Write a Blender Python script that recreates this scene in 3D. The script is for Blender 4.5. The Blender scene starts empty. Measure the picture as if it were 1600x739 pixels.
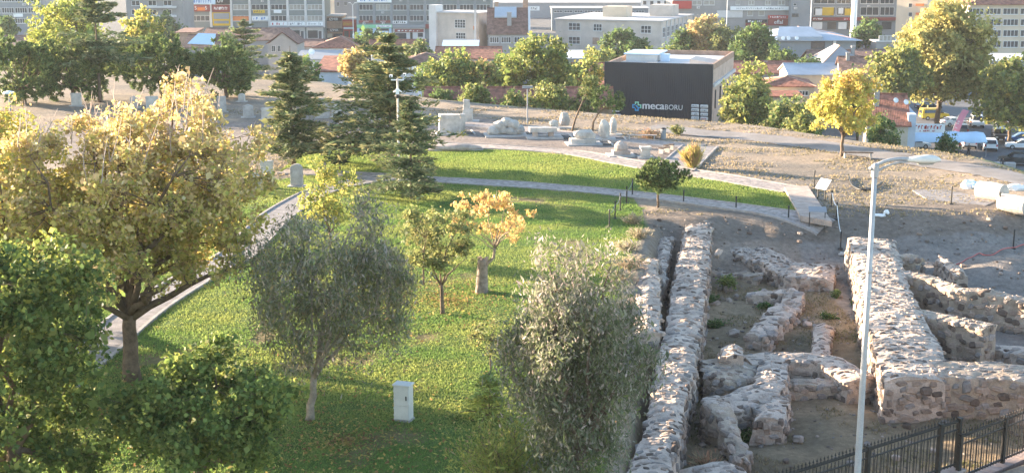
import bpy, bmesh, math, random
import numpy as np
from mathutils import Vector, Matrix, noise as mnoise

S = bpy.context.scene
COL = S.collection
R_ = math.radians
# ------------------------------------------------------------------ camera
W0_, H0_, F_ = 1600.0, 739.0, 2100.0
CAMZ = 17.0
PITCH = math.atan(460.0 / F_)
cam_d = bpy.data.cameras.new('camera')
cam = bpy.data.objects.new('camera', cam_d)
COL.objects.link(cam)
cam.location = (0, 0, CAMZ)
cam.rotation_euler = (math.pi / 2 - PITCH, 0, 0)
cam_d.sensor_width = 36.0
cam_d.lens = 36.0 * F_ / W0_
cam_d.clip_start = 0.5
cam_d.clip_end = 4000
S.camera = cam
# ------------------------------------------------------------------ world, sun, exposure
SUN_EL = 9.5
SUN_DIR = Vector((-0.885, 0.466, 0)).normalized()      # horizontal direction towards the sun
world = bpy.data.worlds.new('World')
S.world = world
world.use_nodes = True
wn = world.node_tree.nodes
wl = world.node_tree.links
wn.clear()
sky = wn.new('ShaderNodeTexSky')
sky.sky_type = 'NISHITA'
sky.sun_disc = False
sky.sun_elevation = R_(SUN_EL)
sky.sun_rotation = math.atan2(SUN_DIR.x, SUN_DIR.y)
sky.altitude = 850
sky.air_density = 1.0
sky.dust_density = 1.2
sky.ozone_density = 1.2
bg = wn.new('ShaderNodeBackground')
bg.inputs['Strength'].default_value = 0.10
wo = wn.new('ShaderNodeOutputWorld')
wl.new(sky.outputs[0], bg.inputs[0])
wl.new(bg.outputs[0], wo.inputs[0])
sun_d = bpy.data.lights.new('sun', 'SUN')
sun_d.energy = 5.0
sun_d.angle = R_(0.6)
sun_d.color = (1.0, 0.80, 0.58)
sun = bpy.data.objects.new('sun', sun_d)
COL.objects.link(sun)
sdir = Vector((SUN_DIR.x * math.cos(R_(SUN_EL)), SUN_DIR.y * math.cos(R_(SUN_EL)), math.sin(R_(SUN_EL))))
sun.rotation_euler = (-sdir).to_track_quat('-Z', 'Y').to_euler()
sun.location = (-60, 60, 60)
S.view_settings.view_transform = 'Standard'
S.view_settings.look = 'None'
S.view_settings.exposure = 2.85
HAZE = 0.0001
S.view_settings.gamma = 1.0
S.view_settings.use_curve_mapping = False
S.cycles.max_bounces = 5
S.cycles.diffuse_bounces = 3
S.cycles.glossy_bounces = 2
S.cycles.transmission_bounces = 4
S.cycles.volume_bounces = 0
S.cycles.transparent_max_bounces = 6
S.cycles.use_denoising = True

# ------------------------------------------------------------------ survey helpers: where a sight line meets a level or a depth
CP, SP = math.cos(PITCH), math.sin(PITCH)
def ray(px, py):
    u, v = px - W0_ / 2, py - H0_ / 2
    return (u, F_ * CP - v * SP, -F_ * SP - v * CP)
def G(px, py, z=0.0):
    d = ray(px, py)
    t = (z - CAMZ) / d[2]
    return Vector((d[0] * t, d[1] * t, z))
def D(px, py, Y):
    d = ray(px, py)
    t = Y / d[1]
    return Vector((d[0] * t, Y, CAMZ + d[2] * t))
def pxm(Y, z=0.0):                        # metres per photo pixel at depth Y
    return (Y * CP + (CAMZ - z) * SP) / F_

# ------------------------------------------------------------------ object helpers
def tag(o, label=None, cat=None, group=None, kind=None):
    if label: o['label'] = label
    if cat: o['category'] = cat
    if group: o['group'] = group
    if kind: o['kind'] = kind
    return o
def empty(name, loc, rz=0.0, label=None, cat=None, group=None):
    o = bpy.data.objects.new(name, None)
    COL.objects.link(o)
    o.empty_display_size = 0.2
    o.location = loc
    o.rotation_euler = (0, 0, rz)
    return tag(o, label, cat, group)
def link(name, me, mats=None, parent=None, loc=None, rz=None):
    o = bpy.data.objects.new(name, me)
    COL.objects.link(o)
    if mats is not None and len(me.materials) == 0:
        for m in (mats if isinstance(mats, (list, tuple)) else [mats]):
            me.materials.append(m)
    if parent is not None: o.parent = parent
    if loc is not None: o.location = loc
    if rz is not None: o.rotation_euler = (0, 0, rz)
    return o
def np_mesh(name, verts, faces, cols=None, smooth=False, midx=None):
    """verts (N,3); faces (M,k) array or list of index lists; cols (N,3)"""
    me = bpy.data.meshes.new(name)
    verts = np.asarray(verts, dtype=np.float32)
    me.vertices.add(len(verts))
    me.vertices.foreach_set('co', verts.ravel())
    if isinstance(faces, np.ndarray):
        k = faces.shape[1]
        flat = faces.astype(np.int32).ravel()
        tot = np.full(len(faces), k, np.int32)
    else:
        tot = np.array([len(f) for f in faces], np.int32)
        flat = np.array([i for f in faces for i in f], np.int32)
    me.loops.add(len(flat))
    me.loops.foreach_set('vertex_index', flat)
    me.polygons.add(len(tot))
    st = np.concatenate([[0], np.cumsum(tot)[:-1]]).astype(np.int32)
    me.polygons.foreach_set('loop_start', st)
    me.polygons.foreach_set('loop_total', tot)
    me.polygons.foreach_set('use_smooth', np.full(len(tot), bool(smooth)))
    if midx is not None:
        me.polygons.foreach_set('material_index', np.asarray(midx, np.int32))
    me.update(calc_edges=True)
    if cols is not None:
        a = me.attributes.new('Col', 'FLOAT_COLOR', 'POINT')
        c4 = np.ones((len(verts), 4), np.float32)
        c4[:, :3] = cols
        a.data.foreach_set('color', c4.ravel())
    return me
class MB:
    """collects boxes, prisms and tubes into one mesh"""
    def __init__(s): s.v = []; s.f = []; s.m = []
    def add(s, vs, fs, m=0):
        b = len(s.v)
        s.v += [tuple(v) for v in vs]
        s.f += [[i + b for i in f] for f in fs]
        s.m += [m] * len(fs)
    def box(s, x0, x1, y0, y1, z0, z1, m=0):
        s.add([(x0,y0,z0),(x1,y0,z0),(x1,y1,z0),(x0,y1,z0),(x0,y0,z1),(x1,y0,z1),(x1,y1,z1),(x0,y1,z1)],
              [[0,3,2,1],[4,5,6,7],[0,1,5,4],[1,2,6,5],[2,3,7,6],[3,0,4,7]], m)
    def prism(s, poly, z0, z1, m=0):
        n = len(poly)
        z0s = z0 if isinstance(z0, (list, tuple)) else [z0] * n
        z1s = z1 if isinstance(z1, (list, tuple)) else [z1] * n
        vs = [(p[0], p[1], z0s[i]) for i, p in enumerate(poly)] + [(p[0], p[1], z1s[i]) for i, p in enumerate(poly)]
        s.add(vs, [list(range(n))[::-1], list(range(n, 2 * n))] + [[i, (i+1) % n, n + (i+1) % n, n + i] for i in range(n)], m)
    def tube(s, pts, rad, n=6, m=0, cap=True):
        pts = [Vector(p) for p in pts]
        rads = rad if isinstance(rad, (list, tuple)) else [rad] * len(pts)
        vs = []; fs = []
        for i, p in enumerate(pts):
            t = (pts[min(i+1, len(pts)-1)] - pts[max(i-1, 0)])
            t = t.normalized() if t.length > 1e-9 else Vector((0,0,1))
            a = t.cross(Vector((0.31, 0.9, 0.2))).normalized()
            b = t.cross(a)
            for k in range(n):
                an = 2 * math.pi * k / n
                vs.append(p + (a * math.cos(an) + b * math.sin(an)) * rads[i])
        for i in range(len(pts) - 1):
            for k in range(n):
                k2 = (k + 1) % n
                fs.append([i*n+k, i*n+k2, (i+1)*n+k2, (i+1)*n+k])
        if cap:
            fs.append(list(range(n))[::-1]); fs.append(list(range((len(pts)-1)*n, len(pts)*n)))
        s.add(vs, fs, m)
    def lathe(s, prof, n=12, c=(0,0,0), m=0):
        vs = []; fs = []
        for r, z in prof:
            for k in range(n):
                a = 2*math.pi*k/n
                vs.append((c[0]+r*math.cos(a), c[1]+r*math.sin(a), c[2]+z))
        for i in range(len(prof)-1):
            for k in range(n):
                k2 = (k+1) % n
                fs.append([i*n+k, i*n+k2, (i+1)*n+k2, (i+1)*n+k])
        fs.append(list(range(n))[::-1]); fs.append(list(range((len(prof)-1)*n, len(prof)*n)))
        s.add(vs, fs, m)
    def mesh(s, name, smooth=False):
        return np_mesh(name, s.v, s.f, smooth=smooth, midx=s.m)
    def build(s, name, mats, parent=None, loc=None, rz=None, smooth=False):
        return link(name, s.mesh(name, smooth), mats, parent, loc, rz)
def bevel_obj(o, w=0.03, seg=2):
    b = o.modifiers.new('bevel', 'BEVEL'); b.width = w; b.segments = seg; b.limit_method = 'ANGLE'
    return o

# ------------------------------------------------------------------ materials
MATS = {}
def lin(r, g, b):
    f = lambda c: (c/255)/12.92 if c/255 <= 0.04045 else ((c/255+0.055)/1.055)**2.4
    return (f(r), f(g), f(b))
def M(name, col, rough=0.85, var=0.25, scale=0.8, bump=0.0, bscale=12.0, col2=None, metal=0.0, spec=0.3, fine=0.12, randv=0.0, tiles=None):
    """noise-varied surface in object space; randv varies each copy; tiles=(direction scale) adds wave relief"""
    if name in MATS: return MATS[name]
    m = bpy.data.materials.new(name); m.use_nodes = True
    nt = m.node_tree; N = nt.nodes; L = nt.links
    p = N['Principled BSDF']
    p.inputs['Roughness'].default_value = rough
    p.inputs['Metallic'].default_value = metal
    p.inputs['Specular IOR Level'].default_value = spec
    tc = N.new('ShaderNodeTexCoord')
    n1 = N.new('ShaderNodeTexNoise'); n1.inputs['Scale'].default_value = scale; n1.inputs['Detail'].default_value = 6; n1.inputs['Roughness'].default_value = 0.62
    L.new(tc.outputs['Object'], n1.inputs['Vector'])
    mx = N.new('ShaderNodeMix'); mx.data_type = 'RGBA'
    c2 = col2 if col2 else tuple(c * (1 - var * 1.6) for c in col)
    c1 = col if col2 else tuple(min(1, c * (1 + var * 0.6)) for c in col)
    mx.inputs[6].default_value = (*c1, 1); mx.inputs[7].default_value = (*c2, 1)
    rp = N.new('ShaderNodeMapRange'); rp.inputs[1].default_value = 0.34; rp.inputs[2].default_value = 0.68
    L.new(n1.outputs[0], rp.inputs[0]); L.new(rp.outputs[0], mx.inputs[0])
    out = mx.outputs[2]
    if fine:
        n2 = N.new('ShaderNodeTexNoise'); n2.inputs['Scale'].default_value = scale * 17; n2.inputs['Detail'].default_value = 4
        L.new(tc.outputs['Object'], n2.inputs['Vector'])
        r2 = N.new('ShaderNodeMapRange'); r2.inputs[3].default_value = 1 - fine * 2.2; r2.inputs[4].default_value = 1 + fine * 2.2
        L.new(n2.outputs[0], r2.inputs[0])
        mm = N.new('ShaderNodeVectorMath'); mm.operation = 'SCALE'
        L.new(out, mm.inputs[0]); L.new(r2.outputs[0], mm.inputs['Scale'])
        out = mm.outputs[0]
    if randv:
        oi = N.new('ShaderNodeObjectInfo')
        r3 = N.new('ShaderNodeMapRange'); r3.inputs[3].default_value = 1 - randv; r3.inputs[4].default_value = 1 + randv
        L.new(oi.outputs['Random'], r3.inputs[0])
        mm2 = N.new('ShaderNodeVectorMath'); mm2.operation = 'SCALE'
        L.new(out, mm2.inputs[0]); L.new(r3.outputs[0], mm2.inputs['Scale'])
        out = mm2.outputs[0]
    L.new(out, p.inputs['Base Color'])
    if bump or tiles:
        bp = N.new('ShaderNodeBump'); bp.inputs['Strength'].default_value = min(1, bump if bump else 0.6); bp.inputs['Distance'].default_value = 0.06
        if tiles:
            wv = N.new('ShaderNodeTexWave'); wv.wave_type = 'BANDS'; wv.bands_direction = tiles[0]; wv.inputs['Scale'].default_value = tiles[1]; wv.inputs['Distortion'].default_value = 0.6
            L.new(tc.outputs['Object'], wv.inputs['Vector']); L.new(wv.outputs[0], bp.inputs['Height'])
        else:
            n3 = N.new('ShaderNodeTexNoise'); n3.inputs['Scale'].default_value = bscale; n3.inputs['Detail'].default_value = 5
            L.new(tc.outputs['Object'], n3.inputs['Vector']); L.new(n3.outputs[0], bp.inputs['Height'])
        L.new(bp.outputs[0], p.inputs['Normal'])
    MATS[name] = m
    return m
def M_col(name, rough=0.9, trans=0.0, tint=1.0, noise_scale=None, bump=0.0, bscale=6, spec=0.15, randv=0.0):
    """surface coloured by the mesh's own Col attribute (kinds of ground, kinds of leaf)"""
    if name in MATS: return MATS[name]
    m = bpy.data.materials.new(name); m.use_nodes = True
    nt = m.node_tree; N = nt.nodes; L = nt.links
    p = N['Principled BSDF']; p.inputs['Roughness'].default_value = rough; p.inputs['Specular IOR Level'].default_value = spec
    at = N.new('ShaderNodeAttribute'); at.attribute_name = 'Col'
    out = at.outputs['Color']
    if noise_scale:
        tc = N.new('ShaderNodeTexCoord')
        for sc, lo, hi in noise_scale:
            n2 = N.new('ShaderNodeTexNoise'); n2.inputs['Scale'].default_value = sc; n2.inputs['Detail'].default_value = 6; n2.inputs['Roughness'].default_value = 0.65
            L.new(tc.outputs['Object'], n2.inputs['Vector'])
            r2 = N.new('ShaderNodeMapRange'); r2.inputs[1].default_value = 0.3; r2.inputs[2].default_value = 0.7; r2.inputs[3].default_value = lo; r2.inputs[4].default_value = hi
            L.new(n2.outputs[0], r2.inputs[0])
            mm = N.new('ShaderNodeVectorMath'); mm.operation = 'SCALE'
            L.new(out, mm.inputs[0]); L.new(r2.outputs[0], mm.inputs['Scale']); out = mm.outputs[0]
    L.new(out, p.inputs['Base Color'])
    if bump:
        n3 = N.new('ShaderNodeTexNoise'); n3.inputs['Scale'].default_value = bscale; n3.inputs['Detail'].default_value = 8; n3.inputs['Roughness'].default_value = 0.7
        tc2 = N.new('ShaderNodeTexCoord'); L.new(tc2.outputs['Object'], n3.inputs['Vector'])
        bp = N.new('ShaderNodeBump'); bp.inputs['Strength'].default_value = bump; bp.inputs['Distance'].default_value = 0.12
        L.new(n3.outputs[0], bp.inputs['Height']); L.new(bp.outputs[0], p.inputs['Normal'])
    if trans:
        tr = N.new('ShaderNodeBsdfTranslucent'); L.new(out, tr.inputs['Color'])
        ms = N.new('ShaderNodeMixShader'); ms.inputs[0].default_value = trans
        L.new(p.outputs[0], ms.inputs[1]); L.new(tr.outputs[0], ms.inputs[2])
        L.new(ms.outputs[0], N['Material Output'].inputs['Surface'])
    MATS[name] = m
    return m

# smooth value noise for numpy arrays
def _hash(ix, iy, seed):
    h = (ix.astype(np.int64) * 374761393 + iy.astype(np.int64) * 668265263 + seed * 1442695041) & 0x7fffffff
    h = ((h ^ (h >> 13)) * 1274126177) & 0x7fffffff
    return ((h ^ (h >> 16)) & 0xffff) / 65535.0
def vnoise(x, y, sc=1.0, seed=0, oct=3):
    x = np.asarray(x, float) * sc; y = np.asarray(y, float) * sc
    tot = 0; amp = 1; nrm = 0
    for o in range(oct):
        ix = np.floor(x); iy = np.floor(y); fx = x - ix; fy = y - iy
        fx = fx*fx*(3-2*fx); fy = fy*fy*(3-2*fy)
        a = _hash(ix, iy, seed+o); b = _hash(ix+1, iy, seed+o); c = _hash(ix, iy+1, seed+o); d = _hash(ix+1, iy+1, seed+o)
        tot = tot + amp * ((a*(1-fx)+b*fx)*(1-fy) + (c*(1-fx)+d*fx)*fy)
        nrm += amp; amp *= 0.5; x = x*2.03+17.1; y = y*2.03+5.7
    return tot / nrm
def sstep(a, b, x):
    t = np.clip((np.asarray(x, float) - a) / (b - a), 0, 1)
    return t*t*(3-2*t)
def inpoly(X, Y, poly):
    X = np.asarray(X, float); Y = np.asarray(Y, float)
    ins = np.zeros(X.shape, bool)
    n = len(poly)
    for i in range(n):
        x1, y1 = poly[i][0], poly[i][1]; x2, y2 = poly[(i+1) % n][0], poly[(i+1) % n][1]
        if y1 == y2: continue
        c = ((y1 > Y) != (y2 > Y)) & (X < (x2-x1)*(Y-y1)/(y2-y1)+x1)
        ins ^= c
    return ins
def seg_dist(X, Y, pts):
    """distance to a polyline and signed side (positive left of travel)"""
    best = np.full(np.shape(X), 1e9); side = np.zeros(np.shape(X))
    for i in range(len(pts)-1):
        ax, ay = pts[i][0], pts[i][1]; bx, by = pts[i+1][0], pts[i+1][1]
        dx, dy = bx-ax, by-ay; l2 = dx*dx+dy*dy
        t = np.clip(((X-ax)*dx+(Y-ay)*dy)/l2, 0, 1)
        ex = X-(ax+t*dx); ey = Y-(ay+t*dy)
        d = np.sqrt(ex*ex+ey*ey); s = np.sign(dx*(Y-ay)-dy*(X-ax))
        u = d < best
        best = np.where(u, d, best); side = np.where(u, s, side)
    return best, side
# ================================================================== TERRAIN
EDGE = [(-420, 250), (-150, 205), (-68, 180), (-24, 166), (-8.7, 147), (9.2, 134)] + [tuple(G(a_, b_, .2)[:2]) for a_, b_ in ((1180, 196), (1328, 219), (1420, 231), (1506, 243), (1560, 259), (1600, 273), (1700, 312))] + [(75, 68), (150, 20), (400, -60)]
ZCITY = -11.5
def zcity(Y): return ZCITY - np.clip(np.asarray(Y, float) - 200, 0, 400) * 0.006
FA = G(1230, 739, 2.75); FB = G(1500, 655, 2.75)
FDIR = Vector((FB.x - FA.x, FB.y - FA.y, 0)).normalized()
FNOR = Vector((-FDIR.y, FDIR.x, 0))                       # points away from the street, over the dig
def half(X, Y, a, b):
    """signed distance to the line a-b, positive on the left of travel"""
    dx, dy = b[0]-a[0], b[1]-a[1]; l = math.hypot(dx, dy)
    return (dx*(Y-a[1]) - dy*(X-a[0])) / l
PL1, PL2 = G(1020, 333), G(958, 739)
PN1, PN2 = G(1012, 337), G(1650, 322)
def height(X, Y):
    X = np.asarray(X, float); Y = np.asarray(Y, float)
    d, s = seg_dist(X, Y, EDGE)
    sd = d * s
    z = np.where(sd > 0, zcity(Y) * sstep(0, 22, sd), 0.0)
    z = z + 0.22 * sstep(5, 0, np.abs(sd + 1.5))
    z = z + (vnoise(X, Y, 0.12, 3) - 0.5) * 0.25 * sstep(70, 100, Y) * sstep(3, -6, sd)
    # the dig
    e1 = sstep(0, 1.3, half(X, Y, (PL2.x, PL2.y), (PL1.x, PL1.y)) * -1)
    e2 = sstep(0, 8.5, half(X, Y, (PN1.x, PN1.y), (PN2.x, PN2.y)) * -1 + (vnoise(X, Y, 0.35, 9) - 0.5) * 2.5)
    fd = (X - FA.x) * FNOR.x + (Y - FA.y) * FNOR.y
    e3 = sstep(0.4, 2.2, fd)
    e4 = sstep(70, 55, X)
    dep = e1 * e2 * e3 * e4
    z = z - 2.1 * dep + dep * (vnoise(X, Y, 0.5, 21) - 0.5) * 0.5
    # sand heap with a scooped hollow to the right of the rooms
    hx, hy = SANDH.x, SANDH.y
    z = z + 1.2 * np.exp(-(((X-hx)/5.0)**2 + ((Y-hy)/2.6)**2)) * dep
    z = z + 1.2 * sstep(0.5, -1.2, fd)
    return z
SANDH = G(1590, 405, -1.0)
def hz(x, y): return float(height(np.array([x]), np.array([y]))[0])

def gpoly(pts, z=0): return [tuple(G(a, b, z)[:2]) for a, b in pts]
LAWN_MAIN = gpoly([(-700, 900), (-500, 300), (150, 285), (380, 290), (480, 274), (985, 303), (1004, 330), (1006, 352), (975, 420), (955, 500), (945, 739), (930, 900)])
LAWN_UP = gpoly([(440, 266), (475, 236), (560, 232), (690, 233), (800, 236), (900, 246), (985, 262), (1100, 281), (1231, 298), (1247, 330), (1130, 315), (1000, 299), (850, 289), (680, 281), (480, 268)])
GRAVEL = gpoly([(640, 178), (760, 186), (900, 208), (1050, 228), (1085, 236), (1040, 252), (990, 254), (870, 236), (690, 226), (500, 224), (-200, 260), (-200, 200), (480, 190)])
def ribbon_pts(pxs, z=0.0, step=0.6):
    w = [G(a, b, z) for a, b in pxs]
    out = []
    for i in range(len(w)-1):
        p0 = w[max(i-1, 0)]; p1 = w[i]; p2 = w[i+1]; p3 = w[min(i+2, len(w)-1)]
        n = max(2, int((p2-p1).length / step))
        for k in range(n):
            t = k / n
            out.append(0.5*((2*p1)+(p2-p0)*t+(2*p0-5*p1+4*p2-p3)*t*t+(3*p1-p0-3*p2+p3)*t**3))
    out.append(w[-1])
    return out
PATHS = {
 'lower':  (ribbon_pts([(440, 268), (560, 274), (690, 283), (850, 293), (985, 303), (1130, 321), (1240, 336), (1292, 344)]), 1.9),
 'upper':  (ribbon_pts([(560, 226), (690, 227), (790, 232), (890, 240), (985, 256), (1090, 273), (1170, 286), (1240, 297)]), 2.3),
 'back':   (ribbon_pts([(660, 190), (760, 197), (880, 209), (1000, 222), (1095, 230)]), 2.6),
 'link':   (ribbon_pts([(1094, 229), (1070, 252), (1052, 268)]), 2.9),
 'left':   (ribbon_pts([(60, 620), (150, 545), (230, 480), (320, 425), (375, 395), (430, 340), (500, 300), (560, 285), (610, 278)]), 2.0),
 'road':   (ribbon_pts([(1010, 199), (1080, 206), (1200, 218), (1330, 236), (1450, 255), (1540, 271), (1640, 296), (1800, 340)]), 3.4),
}
def near_paths(X, Y, names, pad=0.0):
    m = np.zeros(np.shape(X), bool)
    for n in names:
        pts, w = PATHS[n]
        d, _ = seg_dist(X, Y, [(p.x, p.y) for p in pts[::2]] + [(pts[-1].x, pts[-1].y)])
        m |= d < (w / 2 + pad)
    return m
# non-uniform grid: fine where the camera looks closely, coarse to the horizon
def axis(segs):
    out = []
    for a, b, st in segs: out += list(np.arange(a, b, st))
    return np.array(out + [segs[-1][1]])
gx = axis([(-1600, -400, 150), (-400, -120, 20), (-120, -44, 3.5), (-44, 46, 0.42), (46, 120, 3.0), (120, 400, 20), (400, 1600.1, 150)])
gy = axis([(-60, 24, 6), (24, 140, 0.42), (140, 190, 1.5), (190, 480, 8), (480, 900, 40), (900, 3000.1, 300)])
XX, YY = np.meshgrid(gx, gy)
ZZ = height(XX, YY)
nx_, ny_ = len(gx), len(gy)
ii = np.arange(ny_-1)[:, None] * nx_ + np.arange(nx_-1)[None, :]
tf = np.stack([ii, ii+1, ii+1+nx_, ii+nx_], -1).reshape(-1, 4)
rough_n = vnoise(XX, YY, 0.9, 31); big_n = vnoise(XX, YY, 0.13, 40); mid_n = vnoise(XX*0.35, YY, 0.6, 52)
ZD = ZZ + np.where((YY < 140) & (YY > 24) & (np.abs(XX) < 46), (rough_n - 0.5) * np.where(ZZ < -1.0, 0.16, 0.08), 0)
ZD = np.where((YY < 142) & near_paths(XX, YY, PATHS.keys(), 0.5), ZZ - 0.05, ZD)
c = np.zeros(XX.shape + (3,))
def setc(mask, a, b, n):
    t = np.clip(n, 0, 1)[..., None]
    c[mask] = (np.array(a)*(1-t) + np.array(b)*t)[mask]
allm = np.ones(XX.shape, bool)
setc(allm, (0.285, 0.225, 0.17), (0.195, 0.165, 0.135), sstep(0.35, 0.65, 0.5*mid_n + 0.5*big_n))                 # dry grass plateau
dd_, ss_ = seg_dist(XX, YY, EDGE)
city = dd_*ss_ > 14
setc(city, (0.17, 0.165, 0.16), (0.13, 0.125, 0.12), big_n)                       # worn town ground
bank = (dd_*ss_ > 0.5) & ~city
setc(bank, (0.27, 0.25, 0.13), (0.13, 0.16, 0.06), sstep(0.35, 0.6, rough_n))
digm = (ZZ < -0.12) & (dd_*ss_ < -4)
setc(digm, (0.265, 0.205, 0.16), (0.175, 0.135, 0.105), sstep(0.35, 0.7, big_n*0.5 + mid_n*0.5))
wet = digm & (half(XX, YY, (PN1.x, PN1.y), (PN2.x, PN2.y)) * -1 > 9)
setc(wet, (0.30, 0.22, 0.14), (0.17, 0.13, 0.085), sstep(0.3, 0.68, big_n*0.6 + mid_n*0.4))
sand = digm & (XX > 17.5) & (YY > 60)
setc(sand, (0.235, 0.205, 0.18), (0.20, 0.175, 0.155), big_n)
spoil = (half(XX, YY, (PN1.x, PN1.y), (PN2.x, PN2.y)) * -1 > -1.5) & (half(XX, YY, (PN1.x, PN1.y), (PN2.x, PN2.y)) * -1 < 4) & (XX > PL1.x-2)
setc(spoil, (0.22, 0.175, 0.14), (0.14, 0.115, 0.095), mid_n)
gra = inpoly(XX, YY, GRAVEL)
setc(gra, (0.245, 0.205, 0.18), (0.18, 0.15, 0.13), mid_n)
lw = (inpoly(XX + (rough_n-.5)*0.8, YY, LAWN_MAIN) & (ZZ > -0.5)) | inpoly(XX, YY, LAWN_UP)
setc(lw, (0.13, 0.18, 0.042), (0.08, 0.125, 0.03), sstep(0.3, 0.7, rough_n))
bare = lw & (vnoise(XX, YY, 0.28, 77) > 0.73)
setc(bare, (0.20, 0.15, 0.085), (0.12, 0.12, 0.04), rough_n)
m_ground = M_col('ground_surface', rough=0.95, noise_scale=[(3.1, 0.72, 1.25), (0.6, 0.85, 1.15), (19.0, 0.8, 1.2)], bump=0.9, bscale=4.0)
gme = np_mesh('ground', np.stack([XX, YY, ZD], -1).reshape(-1, 3), tf, cols=c.reshape(-1, 3), smooth=True)
ground = tag(link('ground', gme, m_ground), kind='structure')

# ------------------------------------------------------------------ paths and the service road
m_pave = M('paving', (0.36, 0.305, 0.275), 0.9, 0.32, 2.6, bump=0.7, bscale=5)
m_pave2 = M('path_gravel', (0.27, 0.245, 0.235), 0.9, 0.25, 1.6, bump=0.4, bscale=14)
m_asph = M('old_asphalt', (0.225, 0.205, 0.195), 0.9, 0.22, 0.35, bump=0.3, bscale=10, fine=0.1)
m_kerb = M('kerb_stone', (0.38, 0.335, 0.31), 0.85, 0.2, 2.0, bump=0.3)
m_asph2 = M('street_asphalt', (0.155, 0.155, 0.16), 0.95, 0.2, 0.15, fine=0.08, spec=0.05)
rng = np.random.default_rng(11)
def ribbon(name, key, mat, up=0.03, kerb=True, wob=0.05, lift=0.0):
    pts, w = PATHS[key]
    n = len(pts)
    T = [(pts[min(i+1, n-1)] - pts[max(i-1, 0)]).normalized() for i in range(n)]
    Nn = [Vector((-t.y, t.x, 0)) for t in T]
    K = 5
    V = []; Fc = []
    for i in range(n):
        for k in range(K):
            s = (k/(K-1) - 0.5) * w + (rng.normal(0, wob) if k in (0, K-1) else 0)
            p = pts[i] + Nn[i]*s
            V.append((p.x, p.y, hz(p.x, p.y) + up + lift))
    for i in range(n-1):
        for k in range(K-1):
            Fc.append([i*K+k, i*K+k+1, (i+1)*K+k+1, (i+1)*K+k][::-1])
    o = tag(link(name, np_mesh(name, V, Fc, smooth=True), mat), kind='structure')
    if kerb:
        for side in (-1, 1):
            V = []; Fc = []
            for i in range(n):
                for s, up_ in ((w/2-.03, -.1), (w/2-.03, up+.05), (w/2+.12, up+.05), (w/2+.12, -.1)):
                    p = pts[i] + Nn[i]*side*s
                    V.append((p.x, p.y, hz(p.x, p.y) + up_ + lift))
            for i in range(n-1):
                for k in range(3): Fc.append([i*4+k, i*4+k+1, (i+1)*4+k+1, (i+1)*4+k])
            link('kerb', np_mesh('kerb', V, Fc), m_kerb, o)
    return o
ribbon('path', 'lower', m_pave, 0.045)
ribbon('path', 'upper', m_pave, 0.05)
ribbon('path', 'back', m_pave, 0.06)
ribbon('path', 'link', m_pave2, 0.075)
ribbon('path', 'left', m_pave2, 0.055)
ribbon('road', 'road', m_asph, 0.0, kerb=False, wob=0.12)
def flat_sheet(name, poly, z, mat, thick=0.12):
    mb = MB(); mb.prism(poly, z - thick, z)
    return tag(mb.build(name, mat), kind='structure')
# wooden end platform of the path, concrete strip by the blocks
pf = [tuple(G(a, b, 0.12)[:2]) for a, b in ((1225, 293), (1262, 291), (1300, 347), (1250, 338))]
flat_sheet('path', pf[::-1], 0.16, M('platform_boards', (0.38, 0.31, 0.27), 0.85, 0.2, 1.4, bump=0.4, tiles=('X', 3.0)), 0.35)
# street and car park down in the town, right side
ST = [(31, 152), (90, 160), (110, 320), (78, 330), (66, 330), (48, 215)]
sg = []
street = MB()
def zst(y): return float(zcity(y)) + 0.05
flat_sheet('road', [(45, 148), (110, 148), (135, 420), (88, 420), (66, 240), (43, 190)], ZCITY - 0.0 + 0.06, m_asph2, 0.3)

# ------------------------------------------------------------------ grass as blades
def scatter_poly(poly, n, rg, extra=None):
    P = np.array(poly); lo = P.min(0); hi = P.max(0)
    lo = np.maximum(lo, [-46, 34]); 
    X = rg.uniform(lo[0], hi[0], n); Y = rg.uniform(lo[1], hi[1], n)
    k = inpoly(X, Y, poly)
    if extra is not None: k &= extra(X, Y)
    return X[k], Y[k]
def blades(name, X, Y, hmean, wmean, colA, colB, nz, mat, parent=None, lean=0.45, seed=1, label=None, cat=None, gain=1.0):
    rg = np.random.default_rng(seed)
    n = len(X); Z = height(X, Y)
    az = rg.uniform(0, 2*np.pi, n); h = hmean * rg.uniform(0.5, 1.5, n); w = wmean * rg.uniform(0.5, 1.5, n)
    dx, dy = np.cos(az)*w/2, np.sin(az)*w/2
    lx, ly = rg.normal(0, lean, n)*h, rg.normal(0, lean, n)*h
    V = np.stack([np.stack([X-dx, Y-dy, Z-0.01], 1), np.stack([X+dx, Y+dy, Z-0.01], 1), np.stack([X+lx, Y+ly, Z+h], 1)], 1).reshape(-1, 3)
    Fc = np.arange(3*n).reshape(-1, 3)
    t = np.clip(nz + rg.normal(0, 0.22, n), 0, 1)[:, None]
    C = (np.array(colA)*(1-t) + np.array(colB)*t) * rg.uniform(0.86, 1.14, (n, 1)) * gain
    o = link(name, np_mesh(name, V, Fc, cols=np.repeat(C, 3, 0)), mat, parent)
    if parent is None: tag(o, label, cat, kind='stuff')
    else: o['kind'] = 'stuff'
    return o
m_grass = M_col('grass_blades', rough=0.8, trans=0.45, spec=0.2)
rg = np.random.default_rng(5)
okm = lambda X, Y: (~near_paths(X, Y, ['lower', 'upper', 'left'], 0.1)) & (height(X, Y) > -0.4) & (np.hypot(X, 0) < Y*0.42+4) & (vnoise(X, Y, 0.28, 77) < 0.75 + 0.08*rg.random(X.shape))
X, Y = scatter_poly(LAWN_MAIN, 900000, rg, okm)
blades('lawn_grass', X, Y, 0.06, 0.055, (0.10, 0.165, 0.042), (0.20, 0.222, 0.065), sstep(.25, .75, vnoise(X*.5, Y, 0.55, 6)), m_grass, seed=2, gain=1.5, label='mown green lawn with sparse yellow patches under the trees', cat='grass')
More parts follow.
